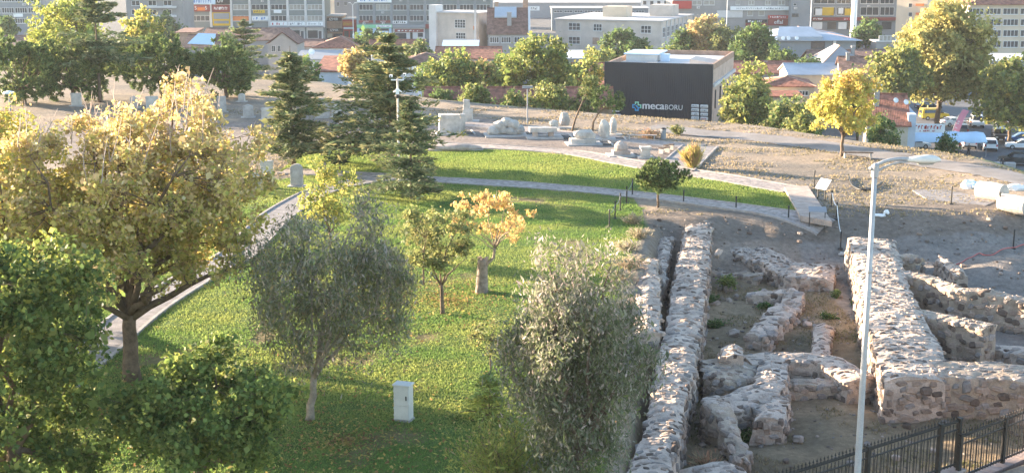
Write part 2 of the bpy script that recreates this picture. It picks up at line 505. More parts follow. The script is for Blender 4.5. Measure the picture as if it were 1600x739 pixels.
X, Y = scatter_poly(LAWN_UP, 200000, rg, lambda X, Y: ~near_paths(X, Y, ['lower', 'upper'], 0.1))
blades('lawn_grass', X, Y, 0.075, 0.08, (0.12, 0.18, 0.045), (0.225, 0.24, 0.07), vnoise(X, Y, 0.35, 8), m_grass, seed=3, gain=1.5, label='bright strip of lawn between the two paved paths', cat='grass')
# dry tufts on the plateau
n = 60000
X = rg.uniform(-30, 46, n); Y = rg.uniform(84, 140, n)
d, s = seg_dist(X, Y, EDGE)
k = (d*s < 1.0) & ~inpoly(X, Y, LAWN_UP) & ~inpoly(X, Y, GRAVEL) & ~inpoly(X, Y, LAWN_MAIN) & ~near_paths(X, Y, PATHS.keys(), 0.0) & (vnoise(X*0.4, Y, 0.45, 15) > 0.46) & (height(X, Y) > -0.2)
X, Y = X[k], Y[k]
blades('dry_grass', X, Y, 0.11, 0.16, (0.31, 0.245, 0.165), (0.21, 0.185, 0.11), vnoise(X, Y, 0.2, 12), m_grass, seed=4, label='dry straw coloured grass on the plateau beyond the lawns', cat='grass')
# weeds in the dig
n = 70000
X = rg.uniform(6, 34, n); Y = rg.uniform(42, 74, n)
k = (height(X, Y) < -1.2) & (vnoise(X, Y, 0.33, 61) > 0.45) & ~((X > 17.5) & (Y > 58))
X, Y = X[k], Y[k]
blades('dry_weeds', X, Y, 0.10, 0.06, (0.30, 0.235, 0.14), (0.12, 0.13, 0.05), sstep(0.45, 0.75, vnoise(X, Y, 0.25, 63)), m_grass, seed=6, label='dry and green weeds on the floor of the dig', cat='weeds')
# fallen leaves
def fallen(name, cx, cy, r, n, cols, seed, label):
    rg = np.random.default_rng(seed)
    a = rg.uniform(0, 2*np.pi, n); q = np.abs(rg.normal(0, 0.55, n))*r
    X = cx + np.cos(a)*q; Y = cy + np.sin(a)*q
    k = (height(X, Y) > -0.3); X, Y = X[k], Y[k]; n = len(X)
    Z = height(X, Y) + rg.uniform(0.03, 0.09, n)
    az = rg.uniform(0, 2*np.pi, n); L = rg.uniform(0.04, 0.085, n); ti = rg.normal(0, 0.35, n)
    ax = np.stack([np.cos(az)*L, np.sin(az)*L, ti*L], 1); bx = np.stack([-np.sin(az)*L*.6, np.cos(az)*L*.6, rg.normal(0, .3, n)*L], 1)
    P = np.stack([X, Y, Z], 1)
    V = np.stack([P-ax, P-bx, P+ax, P+bx], 1).reshape(-1, 3)
    C = np.array(cols)[rg.integers(0, len(cols), n)] * rg.uniform(.7, 1.2, (n, 1))
    o = link(name, np_mesh(name, V, np.arange(4*n).reshape(-1, 4), cols=np.repeat(C, 4, 0)), m_grass)
    return tag(o, label, 'leaves', kind='stuff')
YL = [(0.42, 0.30, 0.09), (0.35, 0.21, 0.09), (0.26, 0.15, 0.07), (0.5, 0.38, 0.14)]
p = G(540, 690); fallen('fallen_leaves', p.x, p.y, 8, 1900, YL, 1, 'fallen yellow leaves scattered round the white cabinet')
p = G(200, 640); fallen('fallen_leaves', p.x, p.y, 9, 1800, YL, 2, 'fallen leaves under the big yellow tree')
p = G(700, 470); fallen('fallen_leaves', p.x, p.y, 9, 1500, YL, 3, 'sparse fallen leaves round the cut stump')
# ================================================================== RUIN WALLS
m_mort = M('lime_mortar', (0.50, 0.395, 0.32), 0.95, 0.22, 1.1, bump=0.9, bscale=7, fine=0.2)
m_mortd = M('earthy_mortar', (0.40, 0.315, 0.24), 0.95, 0.25, 1.3, bump=0.9, bscale=8, fine=0.2)
STONE_M = [M('stone_buff', (0.34, 0.255, 0.20), 0.9, 0.25, 2.2, bump=0.6, bscale=9, randv=0.25),
           M('stone_grey', (0.285, 0.245, 0.22), 0.9, 0.25, 2.2, bump=0.6, bscale=9, randv=0.28),
           M('stone_brown', (0.17, 0.125, 0.10), 0.9, 0.25, 2.2, bump=0.6, bscale=9, randv=0.3),
           M('stone_pale', (0.42, 0.34, 0.285), 0.9, 0.2, 2.2, bump=0.6, bscale=9, randv=0.18)]
def rock_proto(seed, mat, flat=0.55):
    rg = random.Random(seed)
    bm = bmesh.new()
    bmesh.ops.create_cube(bm, size=1.0)
    bmesh.ops.bevel(bm, geom=list(bm.edges), offset=0.2, segments=1, affect='EDGES', profile=0.5)
    for v in bm.verts:
        v.co += Vector((rg.uniform(-.09, .09), rg.uniform(-.09, .09), rg.uniform(-.07, .07)))
    sk = rg.uniform(-.25, .25)
    for v in bm.verts: v.co.x += v.co.y * sk
    for f in bm.faces: f.smooth = False
    me = bpy.data.meshes.new('stone'); bm.to_mesh(me); bm.free()
    me.materials.append(mat)
    return me
ROCKS = [rock_proto(i, STONE_M[i % 4]) for i in range(16)]
ROCKV = []
for me in ROCKS:
    v = np.zeros(len(me.vertices)*3, np.float32); me.vertices.foreach_get('co', v)
    ROCKV.append((v.reshape(-1, 3), [list(p.vertices) for p in me.polygons]))
FP = {}
def frame_from(n, up):
    n = n.normalized(); t = up.cross(n)
    if t.length < 1e-4: t = Vector((1, 0, 0)).cross(n)
    t.normalize(); b = n.cross(t)
    return Matrix((t, b, n)).transposed()
CAMV = Vector((0, 0, CAMZ))
def place_stones(root, spots, limit=230, name='stone'):
    """spots: (pos, normal, sx, sy, sz, which); the nearest become parts, the rest one joined part"""
    vis = [s for s in spots if (CAMV - s[0]).dot(s[1]) > 0]
    vis.sort(key=lambda s: (s[0] - CAMV).length / max(0.15, s[2]))
    inv = Matrix.Translation(root.location).inverted()
    rest_v = []; rest_f = []; rest_m = []; b = 0
    for i, (p, n, sx, sy, sz, w, ang) in enumerate(vis):
        rot = frame_from(n, Vector((0, 0, 1)) if abs(n.z) < 0.8 else Vector((0, 1, 0))) @ Matrix.Rotation(ang, 3, 'Z')
        mtx = Matrix.Translation(p) @ rot.to_4x4() @ Matrix.Diagonal((sx, sy, sz, 1))
        if i < limit:
            o = bpy.data.objects.new(name, ROCKS[w]); COL.objects.link(o); o.parent = root
            o.matrix_local = inv @ mtx
        else:
            V, Fc = ROCKV[w]
            A = np.array(inv @ mtx)
            rest_v.append(V @ A[:3, :3].T + A[:3, 3])
            rest_f += [[k + b for k in f] for f in Fc]; rest_m += [w % 4]*len(Fc); b += len(V)
    if rest_v:
        me = np_mesh('small_stones', np.concatenate(rest_v), rest_f, midx=rest_m)
        o = link('small_stones', me, STONE_M, root); o['kind'] = 'stuff'
def ruin_wall(label, Lp, Rp, zt, zb, stone=0.34, rag=0.12, limit=230, mort=None, dens=1.0, seed=0, step=0.42, taper=0.12, world=False, pal_top=(3, 1, 3, 0, 2, 3), pal_side=(0, 2, 1, 0), name='masonry_ruin', topdens=1.0, cat='ruin', batter_end=0.0):
    """Lp, Rp: the two top edges, matched point lists (photo survey points at level zt)"""
    rgp = np.random.default_rng(seed + 100)
    zts = zt if isinstance(zt, (list, tuple)) else [zt]*len(Lp)
    if world: A = [Vector((*p, z)) for p, z in zip(Lp, zts)]; B = [Vector((*p, z)) for p, z in zip(Rp, zts)]
    else: A = [G(a, b, z) for (a, b), z in zip(Lp, zts)]; B = [G(a, b, z) for (a, b), z in zip(Rp, zts)]
    def resample(P, n_per):
        out = []
        for i in range(len(P)-1):
            for k in range(n_per[i]): out.append(P[i].lerp(P[i+1], k/n_per[i]))
        out.append(P[-1]); return out
    npr = [max(1, int(max((A[i+1]-A[i]).length, (B[i+1]-B[i]).length)/step)) for i in range(len(A)-1)]
    A = resample(A, npr); B = resample(B, npr)
    n = len(A)
    wavg = sum((a-b).length for a, b in zip(A, B))/n
    K = max(3, int(wavg/0.4)+1); Hn = 5
    base = (A[0]+B[0])/2; 
    cx = sum((a.x+b.x)/2 for a, b in zip(A, B))/n; cy = sum((a.y+b.y)/2 for a, b in zip(A, B))/n
    root = empty(name, (cx, cy, zb), 0, label, cat, 'ruin walls of the dig')
    O = Vector((cx, cy, zb))
    prof = []
    def nz(p, s, f=0.9): return mnoise.noise(Vector((p.x*f+s, p.y*f, p.z*f+seed*3.1)))
    tops = []
    for i in range(n):
        a, b = A[i], B[i]; dv = (b-a); wd = dv.normalized()
        row = []
        ra = nz(a, 1.3, 1.4)*rag*0.9; rb = nz(b, 7.7, 1.4)*rag*0.9
        dz = (nz((a+b)/2, 3.3, 0.55))*rag*1.6
        for k in range(Hn):                                  # left face going up
            f = k/Hn; z = zb - 0.3 + (a.z + dz - zb + 0.3)*f
            p = Vector((a.x, a.y, z)) - wd*(taper*(1-f) + ra)
            row.append(p - wd*(nz(p, 0, 1.1)*0.16 + nz(p, 2, 3.1)*.07))
        for k in range(K):
            f = k/(K-1); p = a.lerp(b, f) + Vector((nz(a.lerp(b, f), 21, 2.2), nz(a.lerp(b, f), 23, 2.2), 0))*(.16 if i in (0, n-1) else .05)
            p = p - wd*ra*(1-f) + wd*rb*f
            p.z += dz + nz(p, 5.0, 1.9)*rag*0.8 - ((0.10 + .12*max(0, nz(p, 11, 1.2))) if k in (0, K-1) else 0) - (.25*max(0, nz(p, 13, .8)) if i in (0, n-1) else 0)
            row.append(p)
        for k in range(Hn-1, -1, -1):
            f = k/Hn; z = zb - 0.3 + (b.z + dz - zb + 0.3)*f
            p = Vector((b.x, b.y, z)) + wd*(taper*(1-f) + rb)
            row.append(p + wd*(nz(p, 0, 1.1)*0.16 + nz(p, 2, 3.1)*.07))
        prof.append(row)
    m = len(prof[0])
    V = [tuple(p - O) for r in prof for p in r]
    Fc = [[i*m+k, i*m+k+1, (i+1)*m+k+1, (i+1)*m+k] for i in range(n-1) for k in range(m-1)]
    # end caps as grids between the two faces
    def cap(r, flip):
        fs = []
        for k in range(Hn):
            q = [k, k+1, m-2-k, m-1-k] if k < Hn-1 else [k, k+1, m-2-k, m-1-k]
            if len(set(q)) == 4: fs.append([r*m + t for t in (q if flip else q[::-1])])
        mid = [r*m + t for t in range(Hn, m-Hn)]
        if len(mid) > 2: fs.append(mid[::-1] if flip else mid)
        return fs
    Fc += cap(0, True) + cap(n-1, False)
    Fc = [f[::-1] for f in Fc]
    link('mortar_core', np_mesh('mortar_core', V, Fc, smooth=False), mort or m_mort, root)
    # stones bedded in the mortar
    spots = []
    def add(p, nrm, pal, s):
        sx = s*rgp.uniform(0.65, 1.5); sy = s*rgp.uniform(0.5, 0.95); sz = s*rgp.uniform(0.5, 0.8)
        spots.append((p - nrm*sz*(rgp.uniform(.22, .38) if nrm.z > .6 else rgp.uniform(0.05, 0.32)), nrm, sx, sy, sz, int(pal[rgp.integers(0, len(pal))]) + 4*int(rgp.integers(0, 4)), rgp.uniform(-0.35, 0.35)))
    def surf(p00, p10, p11, p01, pal, dn, axis):
        ux = ((p10-p00).length + (p11-p01).length)/2; uy = ((p01-p00).length + (p11-p10).length)/2
        nn = dn*ux*uy/(stone*stone*0.95)
        k = int(nn) + (1 if rgp.random() < nn-int(nn) else 0)
        nrm = (p10-p00).cross(p01-p00)
        if nrm.length < 1e-6: return
        nrm.normalize()
        if nrm.dot((p00+p11)/2 - axis) < 0: nrm = -nrm
        for _ in range(k):
            u, v = rgp.random(), rgp.random()
            p = p00.lerp(p10, u).lerp(p01.lerp(p11, u), v)
            add(p, nrm, pal, stone*(.78 if abs(nrm.z) > .6 else 1.)*(1.5 if rgp.random() < .06 else 1.))
    for i in range(n-1):
        r0, r1 = prof[i], prof[i+1]
        for k in range(m-1):
            top = Hn <= k < m-1-Hn
            surf(r1[k], r0[k], r0[k+1], r1[k+1], pal_top if top else pal_side, dens*(topdens*1.5 if top else 1.9), Vector(((A[i].x+B[i].x)/2, (A[i].y+B[i].y)/2, (r0[k].z+r0[k+1].z)/2 - (0.5 if top else 0.02))))
    for r, inner in ((prof[0], prof[1]), (prof[-1], prof[-2])):
        ax = (inner[0]+inner[-1])/2
        for k in range(Hn):
            q = [r[k], r[m-1-k], r[m-2-k], r[k+1]]
            surf(*q, pal_side, dens*1.9, Vector((ax.x, ax.y, (r[k].z+r[k+1].z)/2)))
    # thin out stones that sit on one another
    keep = []; cell = {}
    for s in spots:
        key = (round(s[0].x/0.5), round(s[0].y/0.5), round(s[0].z/0.5)); ok = True
        for dx in (-1, 0, 1):
            for dy in (-1, 0, 1):
                for dz in (-1, 0, 1):
                    for t in cell.get((key[0]+dx, key[1]+dy, key[2]+dz), ()):
                        if (t[0]-s[0]).length < (t[2]+s[2])*0.33: ok = False; break
                    if not ok: break
                if not ok: break
            if not ok: break
        if ok: keep.append(s); cell.setdefault(key, []).append(s)
    place_stones(root, keep, limit)
    return root

def band(pts, wpx=None, wm=None, z=-0.2):
    """front edge survey points + thickness in metres -> matched edges (back, front) in world"""
    P = [G(a, b, z) for a, b in pts]
    L_ = []; R__ = []
    for i, p in enumerate(P):
        t = (P[min(i+1, len(P)-1)] - P[max(i-1, 0)]).normalized()
        nrm = Vector((-t.y, t.x, 0))
        L_.append(tuple((p + nrm*wm)[:2])); R__.append(tuple(p[:2]))
    return L_, R__
ruin_wall('long pale rubble wall running beside the dark trench', [(1075, 336), (1062, 398), (1050, 450), (1043, 500), (1028, 560), (1018, 630), (1000, 690), (975, 745), (955, 800)],
          [(1114, 338), (1107, 408), (1102, 455), (1096, 500), (1085, 560), (1070, 630), (1058, 690), (1047, 745), (1036, 800)], -0.3, -2.3, 0.36, 0.16, limit=290, seed=1, dens=1.05)
ruin_wall('low rubble wall on the lawn side of the dark trench', [(1032, 333), (1026, 370), (1026, 402), (1032, 440)], [(1058, 333), (1052, 370), (1044, 402), (1040, 440)], -0.55, -2.6, 0.33, 0.12, limit=90, seed=2)
ruin_wall('broken wall stub standing between the trench and the grassy bank', [(1001, 403), (996, 450), (990, 520)], [(1026, 403), (1029, 450), (1030, 520)], 0.05, -2.4, 0.33, 0.2, limit=90, seed=3)
ruin_wall('low slanting wall across the middle of the dig with ragged end', [(1133, 369), (1165, 375), (1250, 404), (1306, 411)], [(1133, 386), (1160, 397), (1225, 425), (1303, 434)], -1.15, -2.2, 0.36, 0.22, limit=130, seed=4)
ruin_wall('short low course of stones behind the green weeds', *band([(1108, 420), (1150, 428), (1185, 432)], wm=1.0, z=-1.65), -1.65, -2.3, 0.42, 0.2, limit=60, seed=5, world=True, mort=m_mortd)
ruin_wall('low wall stretch joining the slanting wall to the zigzag wall', *band([(1166, 458), (1210, 462), (1258, 458)], wm=0.9, z=-1.5), -1.5, -2.3, 0.38, 0.2, limit=70, seed=6, world=True)
ruin_wall('zigzag low wall of big flat stones in the middle of the dig', [(1228, 452), (1192, 492), (1168, 520)], [(1258, 462), (1228, 500), (1200, 530)], -1.4, -2.3, 0.46, 0.25, limit=90, seed=7)
ruin_wall('tiny stub of wall on the dry floor of the dig', [(1273, 505), (1270, 545)], [(1300, 507), (1296, 547)], -1.65, -2.3, 0.34, 0.15, limit=40, seed=8)
ruin_wall('flat topped wall crossing the dig with a pale plaster top', *band([(1176, 566), (1235, 562), (1282, 566), (1324, 590)], wm=1.5, z=-0.85), -0.85, -2.3, 0.33, 0.10, limit=150, seed=9, world=True, dens=0.8)
ruin_wall('lower step of wall under the flat topped wall', *band([(1235, 596), (1285, 597), (1332, 600)], wm=0.8, z=-1.3), -1.3, -2.3, 0.33, 0.12, limit=90, seed=10, world=True, mort=m_mortd)
ruin_wall('wide wall arm bending towards the long wall', [(1185, 562), (1180, 592), (1150, 603), (1098, 618)], [(1232, 566), (1228, 600), (1180, 626), (1102, 640)], -0.9, -2.3, 0.34, 0.14, limit=170, seed=11)
ruin_wall('undercut block of masonry beside the long wall', [(1098, 562), (1140, 556), (1180, 566)], [(1100, 590), (1140, 592), (1182, 590)], [-1.0, -0.9, -1.0], -2.4, 0.33, 0.25, limit=110, seed=12, mort=m_mortd)
ruin_wall('small upright pillar of rubble on the undercut block', [(1130, 537), (1128, 556)], [(1158, 537), (1160, 556)], -0.45, -1.6, 0.3, 0.18, limit=50, seed=13)
ruin_wall('stepped masonry block with pale top in the near dig', [(1186, 620), (1180, 650)], [(1232, 612), (1226, 652)], -1.05, -2.4, 0.34, 0.25, limit=110, seed=14)
ruin_wall('curving line of loose stones descending in the near dig', [(1100, 632), (1122, 655), (1138, 690), (1150, 720)], [(1124, 626), (1150, 650), (1165, 690), (1168, 718)], [-0.9, -1.0, -1.3, -1.6], -2.5, 0.42, 0.3, limit=130, seed=15, mort=m_mortd)
ruin_wall('rubble stub at the lower edge of the near dig', *band([(1075, 752), (1120, 748), (1172, 742)], wm=1.2, z=-1.4), -1.4, -2.5, 0.42, 0.3, limit=80, seed=16, world=True)
ruin_wall('broad sunlit wall with pale mortar top behind the lamp pole', [(1326, 371), (1340, 430), (1352, 490), (1366, 540), (1385, 592)], [(1398, 376), (1418, 438), (1446, 495), (1472, 545), (1478, 588)], -0.2, -2.3, 0.34, 0.10, limit=290, seed=17, dens=1.0, topdens=0.8)
ruin_wall('short cross wall at the far end of the rooms', *band([(1398, 398), (1434, 404)], wm=0.9, z=-0.25), -0.25, -2.2, 0.36, 0.14, limit=60, seed=18, world=True, mort=m_mortd)
ruin_wall('cross wall dividing the two far rooms', *band([(1404, 424), (1446, 434), (1486, 448)], wm=1.0, z=-0.2), -0.2, -2.2, 0.36, 0.10, limit=120, seed=19, world=True, mort=m_mortd)
ruin_wall('back wall of the far room running out of view', *band([(1484, 452), (1540, 458), (1602, 466), (1720, 486)], wm=1.0, z=-0.25), -0.25, -2.3, 0.36, 0.12, limit=140, seed=20, world=True, mort=m_mortd)
ruin_wall('cross wall with a dark stone set near its top', *band([(1426, 487), (1480, 497), (1537, 510)], wm=1.15, z=-0.2), -0.2, -2.2, 0.36, 0.10, limit=150, seed=21, world=True, mort=m_mortd)
ruin_wall('near cross wall with neat stone face above the fence', *band([(1470, 586), (1540, 588), (1610, 594), (1720, 606)], wm=2.3, z=-0.2), -0.2, -2.3, 0.36, 0.08, limit=240, seed=22, world=True, mort=m_mortd, topdens=0.8)
ruin_wall('narrow sloping wall beyond the far rooms', [(1462, 402), (1492, 428)], [(1478, 398), (1512, 428)], -0.6, -2.2, 0.34, 0.16, limit=40, seed=23)
ruin_wall('low rubble bench at the right edge of the rooms', *band([(1540, 540), (1600, 552), (1680, 560)], wm=1.4, z=-1.5), -1.5, -2.3, 0.5, 0.25, limit=60, seed=24, world=True)
# loose stones lying about the dig
LS = [(1138, 455, .55, 'pale loose stone beside the green weeds in the dig'), (1125, 452, .4, 'small brown loose stone left of the green weeds'), (1246, 690, .42, 'round white stone alone on the near dig floor'), (1118, 478, .4, 'loose stone below the weeds by the long wall'),
      (1244, 507, .45, 'flat loose stone at the end of the tiny stub'), (1262, 510, .4, 'loose stone next to the tiny stub of wall'), (1232, 485, .7, 'large flat stone tipped beside the zigzag wall'), (1147, 525, .5, 'reddish flat stone under the zigzag wall'),
      (1122, 400, .5, 'square white stone at the head of the slanting wall'), (1128, 470, .35, 'small grey stone in a row by the long wall'), (1140, 473, .35, 'small white stone in a row by the long wall'), (1150, 466, .35, 'small buff stone ending a row by the long wall')]
for i, (a, b, s, lb) in enumerate(LS):
    p = G(a, b, -2.0); zz = hz(p.x, p.y)
    p = G(a, b, zz)
    o = bpy.data.objects.new('loose_stone', ROCKS[(3 + 4*i) % 16 if i % 3 else (i*4) % 16]); COL.objects.link(o)
    o.location = (p.x, p.y, zz + s*0.28); o.scale = (s, s*0.8, s*0.66); o.rotation_euler = (0.1*i, 0.07*i, i*1.3)
    tag(o, lb, 'stone', 'loose stones in the dig')
# rubble crumbs
rg = np.random.default_rng(77)
vv = []; ff = []; mm = []; b = 0
for i in range(4200):
    x = rg.uniform(7, 34); y = rg.uniform(44, 84); z = hz(x, y)
    if z > -0.05: continue
    if rg.random() > vnoise(np.array([x]), np.array([y]), 0.3, 91)[0]*1.3-0.1: continue
    w = int(rg.integers(0, 16)); s = rg.uniform(0.05, 0.16)*(2.2 if rg.random() < .09 else 1)
    Vr, Fr = ROCKV[w]; a = rg.uniform(0, 6.28); ca, sa = math.cos(a), math.sin(a)
    Q = Vr*np.array([s, s*.8, s*.6]); Q = np.stack([Q[:, 0]*ca-Q[:, 1]*sa+x, Q[:, 0]*sa+Q[:, 1]*ca+y, Q[:, 2]+z+s*.2], 1)
    vv.append(Q); ff += [[k+b for k in f] for f in Fr]; mm += [w % 4]*len(Fr); b += len(Q)
tag(link('rubble', np_mesh('rubble', np.concatenate(vv), ff, midx=mm), STONE_M), 'crumbs of pale rubble strewn over the dig floor', 'rubble', kind='stuff')
# ================================================================== TREES
m_leaf = M_col('foliage', rough=0.65, trans=0.42, spec=0.25)
m_needle = M_col('needles', rough=0.7, trans=0.22, spec=0.2)
m_bark = M('bark', (0.17, 0.12, 0.085), 0.95, 0.3, 3.0, bump=0.8, bscale=9, fine=0.2)
m_bark_pale = M('bark_pale', (0.33, 0.26, 0.20), 0.95, 0.3, 3.0, bump=0.8, bscale=9, fine=0.2)
m_twig = M('bare_twig', (0.42, 0.34, 0.30), 0.95, 0.2, 3.0)
def unit(v): return v / np.maximum(np.linalg.norm(v, axis=-1, keepdims=True), 1e-9)
def leaf_mesh(name, P, L, Wd, C, rg, adir=None, flat=0.0, keepdir=0.0):
    """one small four-cornered leaf per point; adir: preferred long axis"""
    n = len(P)
    a = rg.normal(0, 1, (n, 3))
    if adir is not None: a = unit(a)*(1-keepdir) + adir*keepdir
    a = unit(a)
    r = rg.normal(0, 1, (n, 3))
    if flat: r = unit(r)*(1-flat) + np.cross(a, np.array([0, 0, 1.0]))*flat + 1e-4
    b = unit(np.cross(a, np.cross(r, a)))
    k_ = np.exp(rg.normal(-.06, .34, n)); l = (L*k_*rg.uniform(0.8, 1.2, n))[:, None]; w = (Wd*k_*rg.uniform(0.7, 1.2, n))[:, None]
    V = np.stack([P-a*l*.5, P-b*w*.5+a*l*.05, P+a*l*.5, P+b*w*.5+a*l*.05], 1).reshape(-1, 3)
    return np_mesh(name, V, np.arange(4*n).reshape(-1, 4), cols=np.repeat(C, 4, 0))
def pick(pal, n, rg, t=None):
    """pal: list of (rgb, weight)"""
    w = np.array([p[1] for p in pal], float); w /= w.sum()
    c = np.array([p[0] for p in pal])[rg.choice(len(pal), n, p=w)]
    return np.clip(c * 1.35 * rg.uniform(0.72, 1.28, (n, 1)), 0, .8)
def wob(a, b, n, amp, rr, sag=0.0):
    pts = []
    for i in range(n+1):
        t = i/n; p = a.lerp(b, t)
        k = math.sin(math.pi*t)*amp
        p = p + Vector((rr.uniform(-k, k), rr.uniform(-k, k), rr.uniform(-k, k)*.6 + sag*math.sin(math.pi*t)))
        pts.append(p)
    return pts
def broadleaf(label, base, H, crad, cz=0.62, coff=(0, 0), tr=0.18, nclump=60, clump=0.75, leaves=9000, leaf=(0.2, 0.14), pal=None, seed=0, fork=0.3, limbs=7,
              flatb=0.9, bark=None, name='deciduous_tree', group='park trees', toppal=None, topz=0.75, inner=0.35, lower=0.75, cat='tree', trunkpts=None, leanlimb=0.0, sparse=0.0, rich=True, hang=0.0, boxy=False):
    """H total height; crad=(rx,ry,rz) of the crown; cz centre height fraction"""
    rg = np.random.default_rng(seed); rr = random.Random(seed)
    base = Vector(base)
    root = empty(name, base, 0, label, cat, group)
    C0 = Vector((coff[0], coff[1], H - crad[2] if cz is None else H*cz))
    # clump centres
    d = unit(rg.normal(0, 1, (nclump*3, 3))); rad = rg.uniform(inner, 1.0, nclump*3)**0.6
    q = d*rad[:, None]
    if boxy: q = q*(np.linalg.norm(q, axis=1)/np.maximum((np.abs(q)**4).sum(1)**.25, 1e-6))[:, None]*.93
    q = q[(q[:, 2] > -lower)][:nclump]
    lump = 1 + 0.22*np.sin(q[:, 0]*5+seed)*np.cos(q[:, 1]*4+seed*2)
    cl = q*np.array(crad)*lump[:, None] + np.array(C0)
    cl[:, 2] = np.maximum(cl[:, 2], H*0.12)
    # skeleton
    tw = MB()
    fk = Vector((coff[0]*0.25, coff[1]*0.25, H*fork))
    tp = trunkpts or wob(Vector((0, 0, -0.15)), fk, 5, tr*0.5, rr)
    nt = len(tp)
    tw.tube(tp, [tr*(1.35 if i == 0 else 1.08 - 0.28*i/(nt-1)) for i in range(nt)], 9)
    fk = Vector(tp[-1])
    # limb targets: far apart clumps
    idx = [int(np.argmax(cl[:, 2]))]
    dist = np.linalg.norm(cl - cl[idx[0]], axis=1)
    for _ in range(min(limbs, len(cl))-1):
        k = int(np.argmax(dist)); idx.append(k); dist = np.minimum(dist, np.linalg.norm(cl-cl[k], axis=1))
    nodes = []
    for k in idx:
        e = Vector(cl[k]); pts = wob(fk - Vector((0, 0, rr.uniform(0, 0.12)*H*fork)), fk.lerp(e, 0.92), 6, 0.10*(e-fk).length*0.6, rr, sag=0.05*(e-fk).length)
        r0 = tr*rr.uniform(0.42, 0.62)
        tw.tube(pts, [max(0.012, r0*(1-0.86*i/6)) for i in range(7)], 6)
        nodes += [(pts[i], r0*(1-0.86*i/6)) for i in range(2, 7)]
    NP = np.array([tuple(a) for a, _ in nodes])
    for k in range(len(cl)):
        if k in idx: continue
        e = cl[k]; dd = np.linalg.norm(NP - e, axis=1) + 0.7*np.maximum(0, NP[:, 2]-e[2])
        j = int(np.argmin(dd)); a, r0 = nodes[j]; e = Vector(e)
        pts = wob(a, e, 3, 0.08*(e-a).length, rr, sag=0.03)
        rb = min(r0*0.6, 0.05)
        tw.tube(pts, [max(0.008, rb*(1-0.75*i/3)) for i in range(4)], 4, cap=False)
        if rich:
            for _ in range(2):
                s = pts[2]; t = s + Vector((rr.gauss(0, 1), rr.gauss(0, 1), rr.gauss(.2, .7)))*clump*0.8
                tw.tube([s, s.lerp(t, .5)+Vector((0, 0, .05)), t], [0.012, 0.009, 0.005], 3, cap=False)
    tw.build('trunk', bark or m_bark, root, smooth=True)
    # leaves, gathered on shoots inside each clump
    per = rg.dirichlet(np.ones(len(cl))*6)*leaves
    P = []; CC = []
    for k in range(len(cl)):
        n = int(per[k])
        if n < 3: continue
        if sparse and rg.random() < sparse: n = n//6 + 2
        ns = max(3, n//14)
        sh = rg.normal(0, 1, (ns, 3))*np.array([1, 1, 0.72])*clump*rg.uniform(0.75, 1.2)*0.55
        pp = sh[rg.integers(0, ns, n)] + rg.normal(0, clump*0.13 + leaf[0]*0.35, (n, 3))
        if hang: pp[:, 2] -= np.abs(rg.normal(0, hang*.55, n))*(rg.random(n) < .6)
        pp = pp + cl[k]
        P.append(pp)
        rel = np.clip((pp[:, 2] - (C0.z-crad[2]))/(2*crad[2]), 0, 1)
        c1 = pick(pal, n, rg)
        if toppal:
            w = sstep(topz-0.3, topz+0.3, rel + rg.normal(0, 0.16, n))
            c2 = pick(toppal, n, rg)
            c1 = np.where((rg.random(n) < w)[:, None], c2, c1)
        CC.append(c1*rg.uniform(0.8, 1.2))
    P = np.concatenate(P); CC = np.concatenate(CC)
    P[:, 2] = np.maximum(P[:, 2], .1)
    ad = unit(np.tile(np.array([0, 0, -1.0]), (len(P), 1)) + rg.normal(0, .3, (len(P), 3))) if hang else None
    link('crown', leaf_mesh('crown', P, leaf[0], leaf[1], CC, rg, adir=ad, keepdir=.55 if hang else 0.), m_leaf, root)
    return root, tw, cl
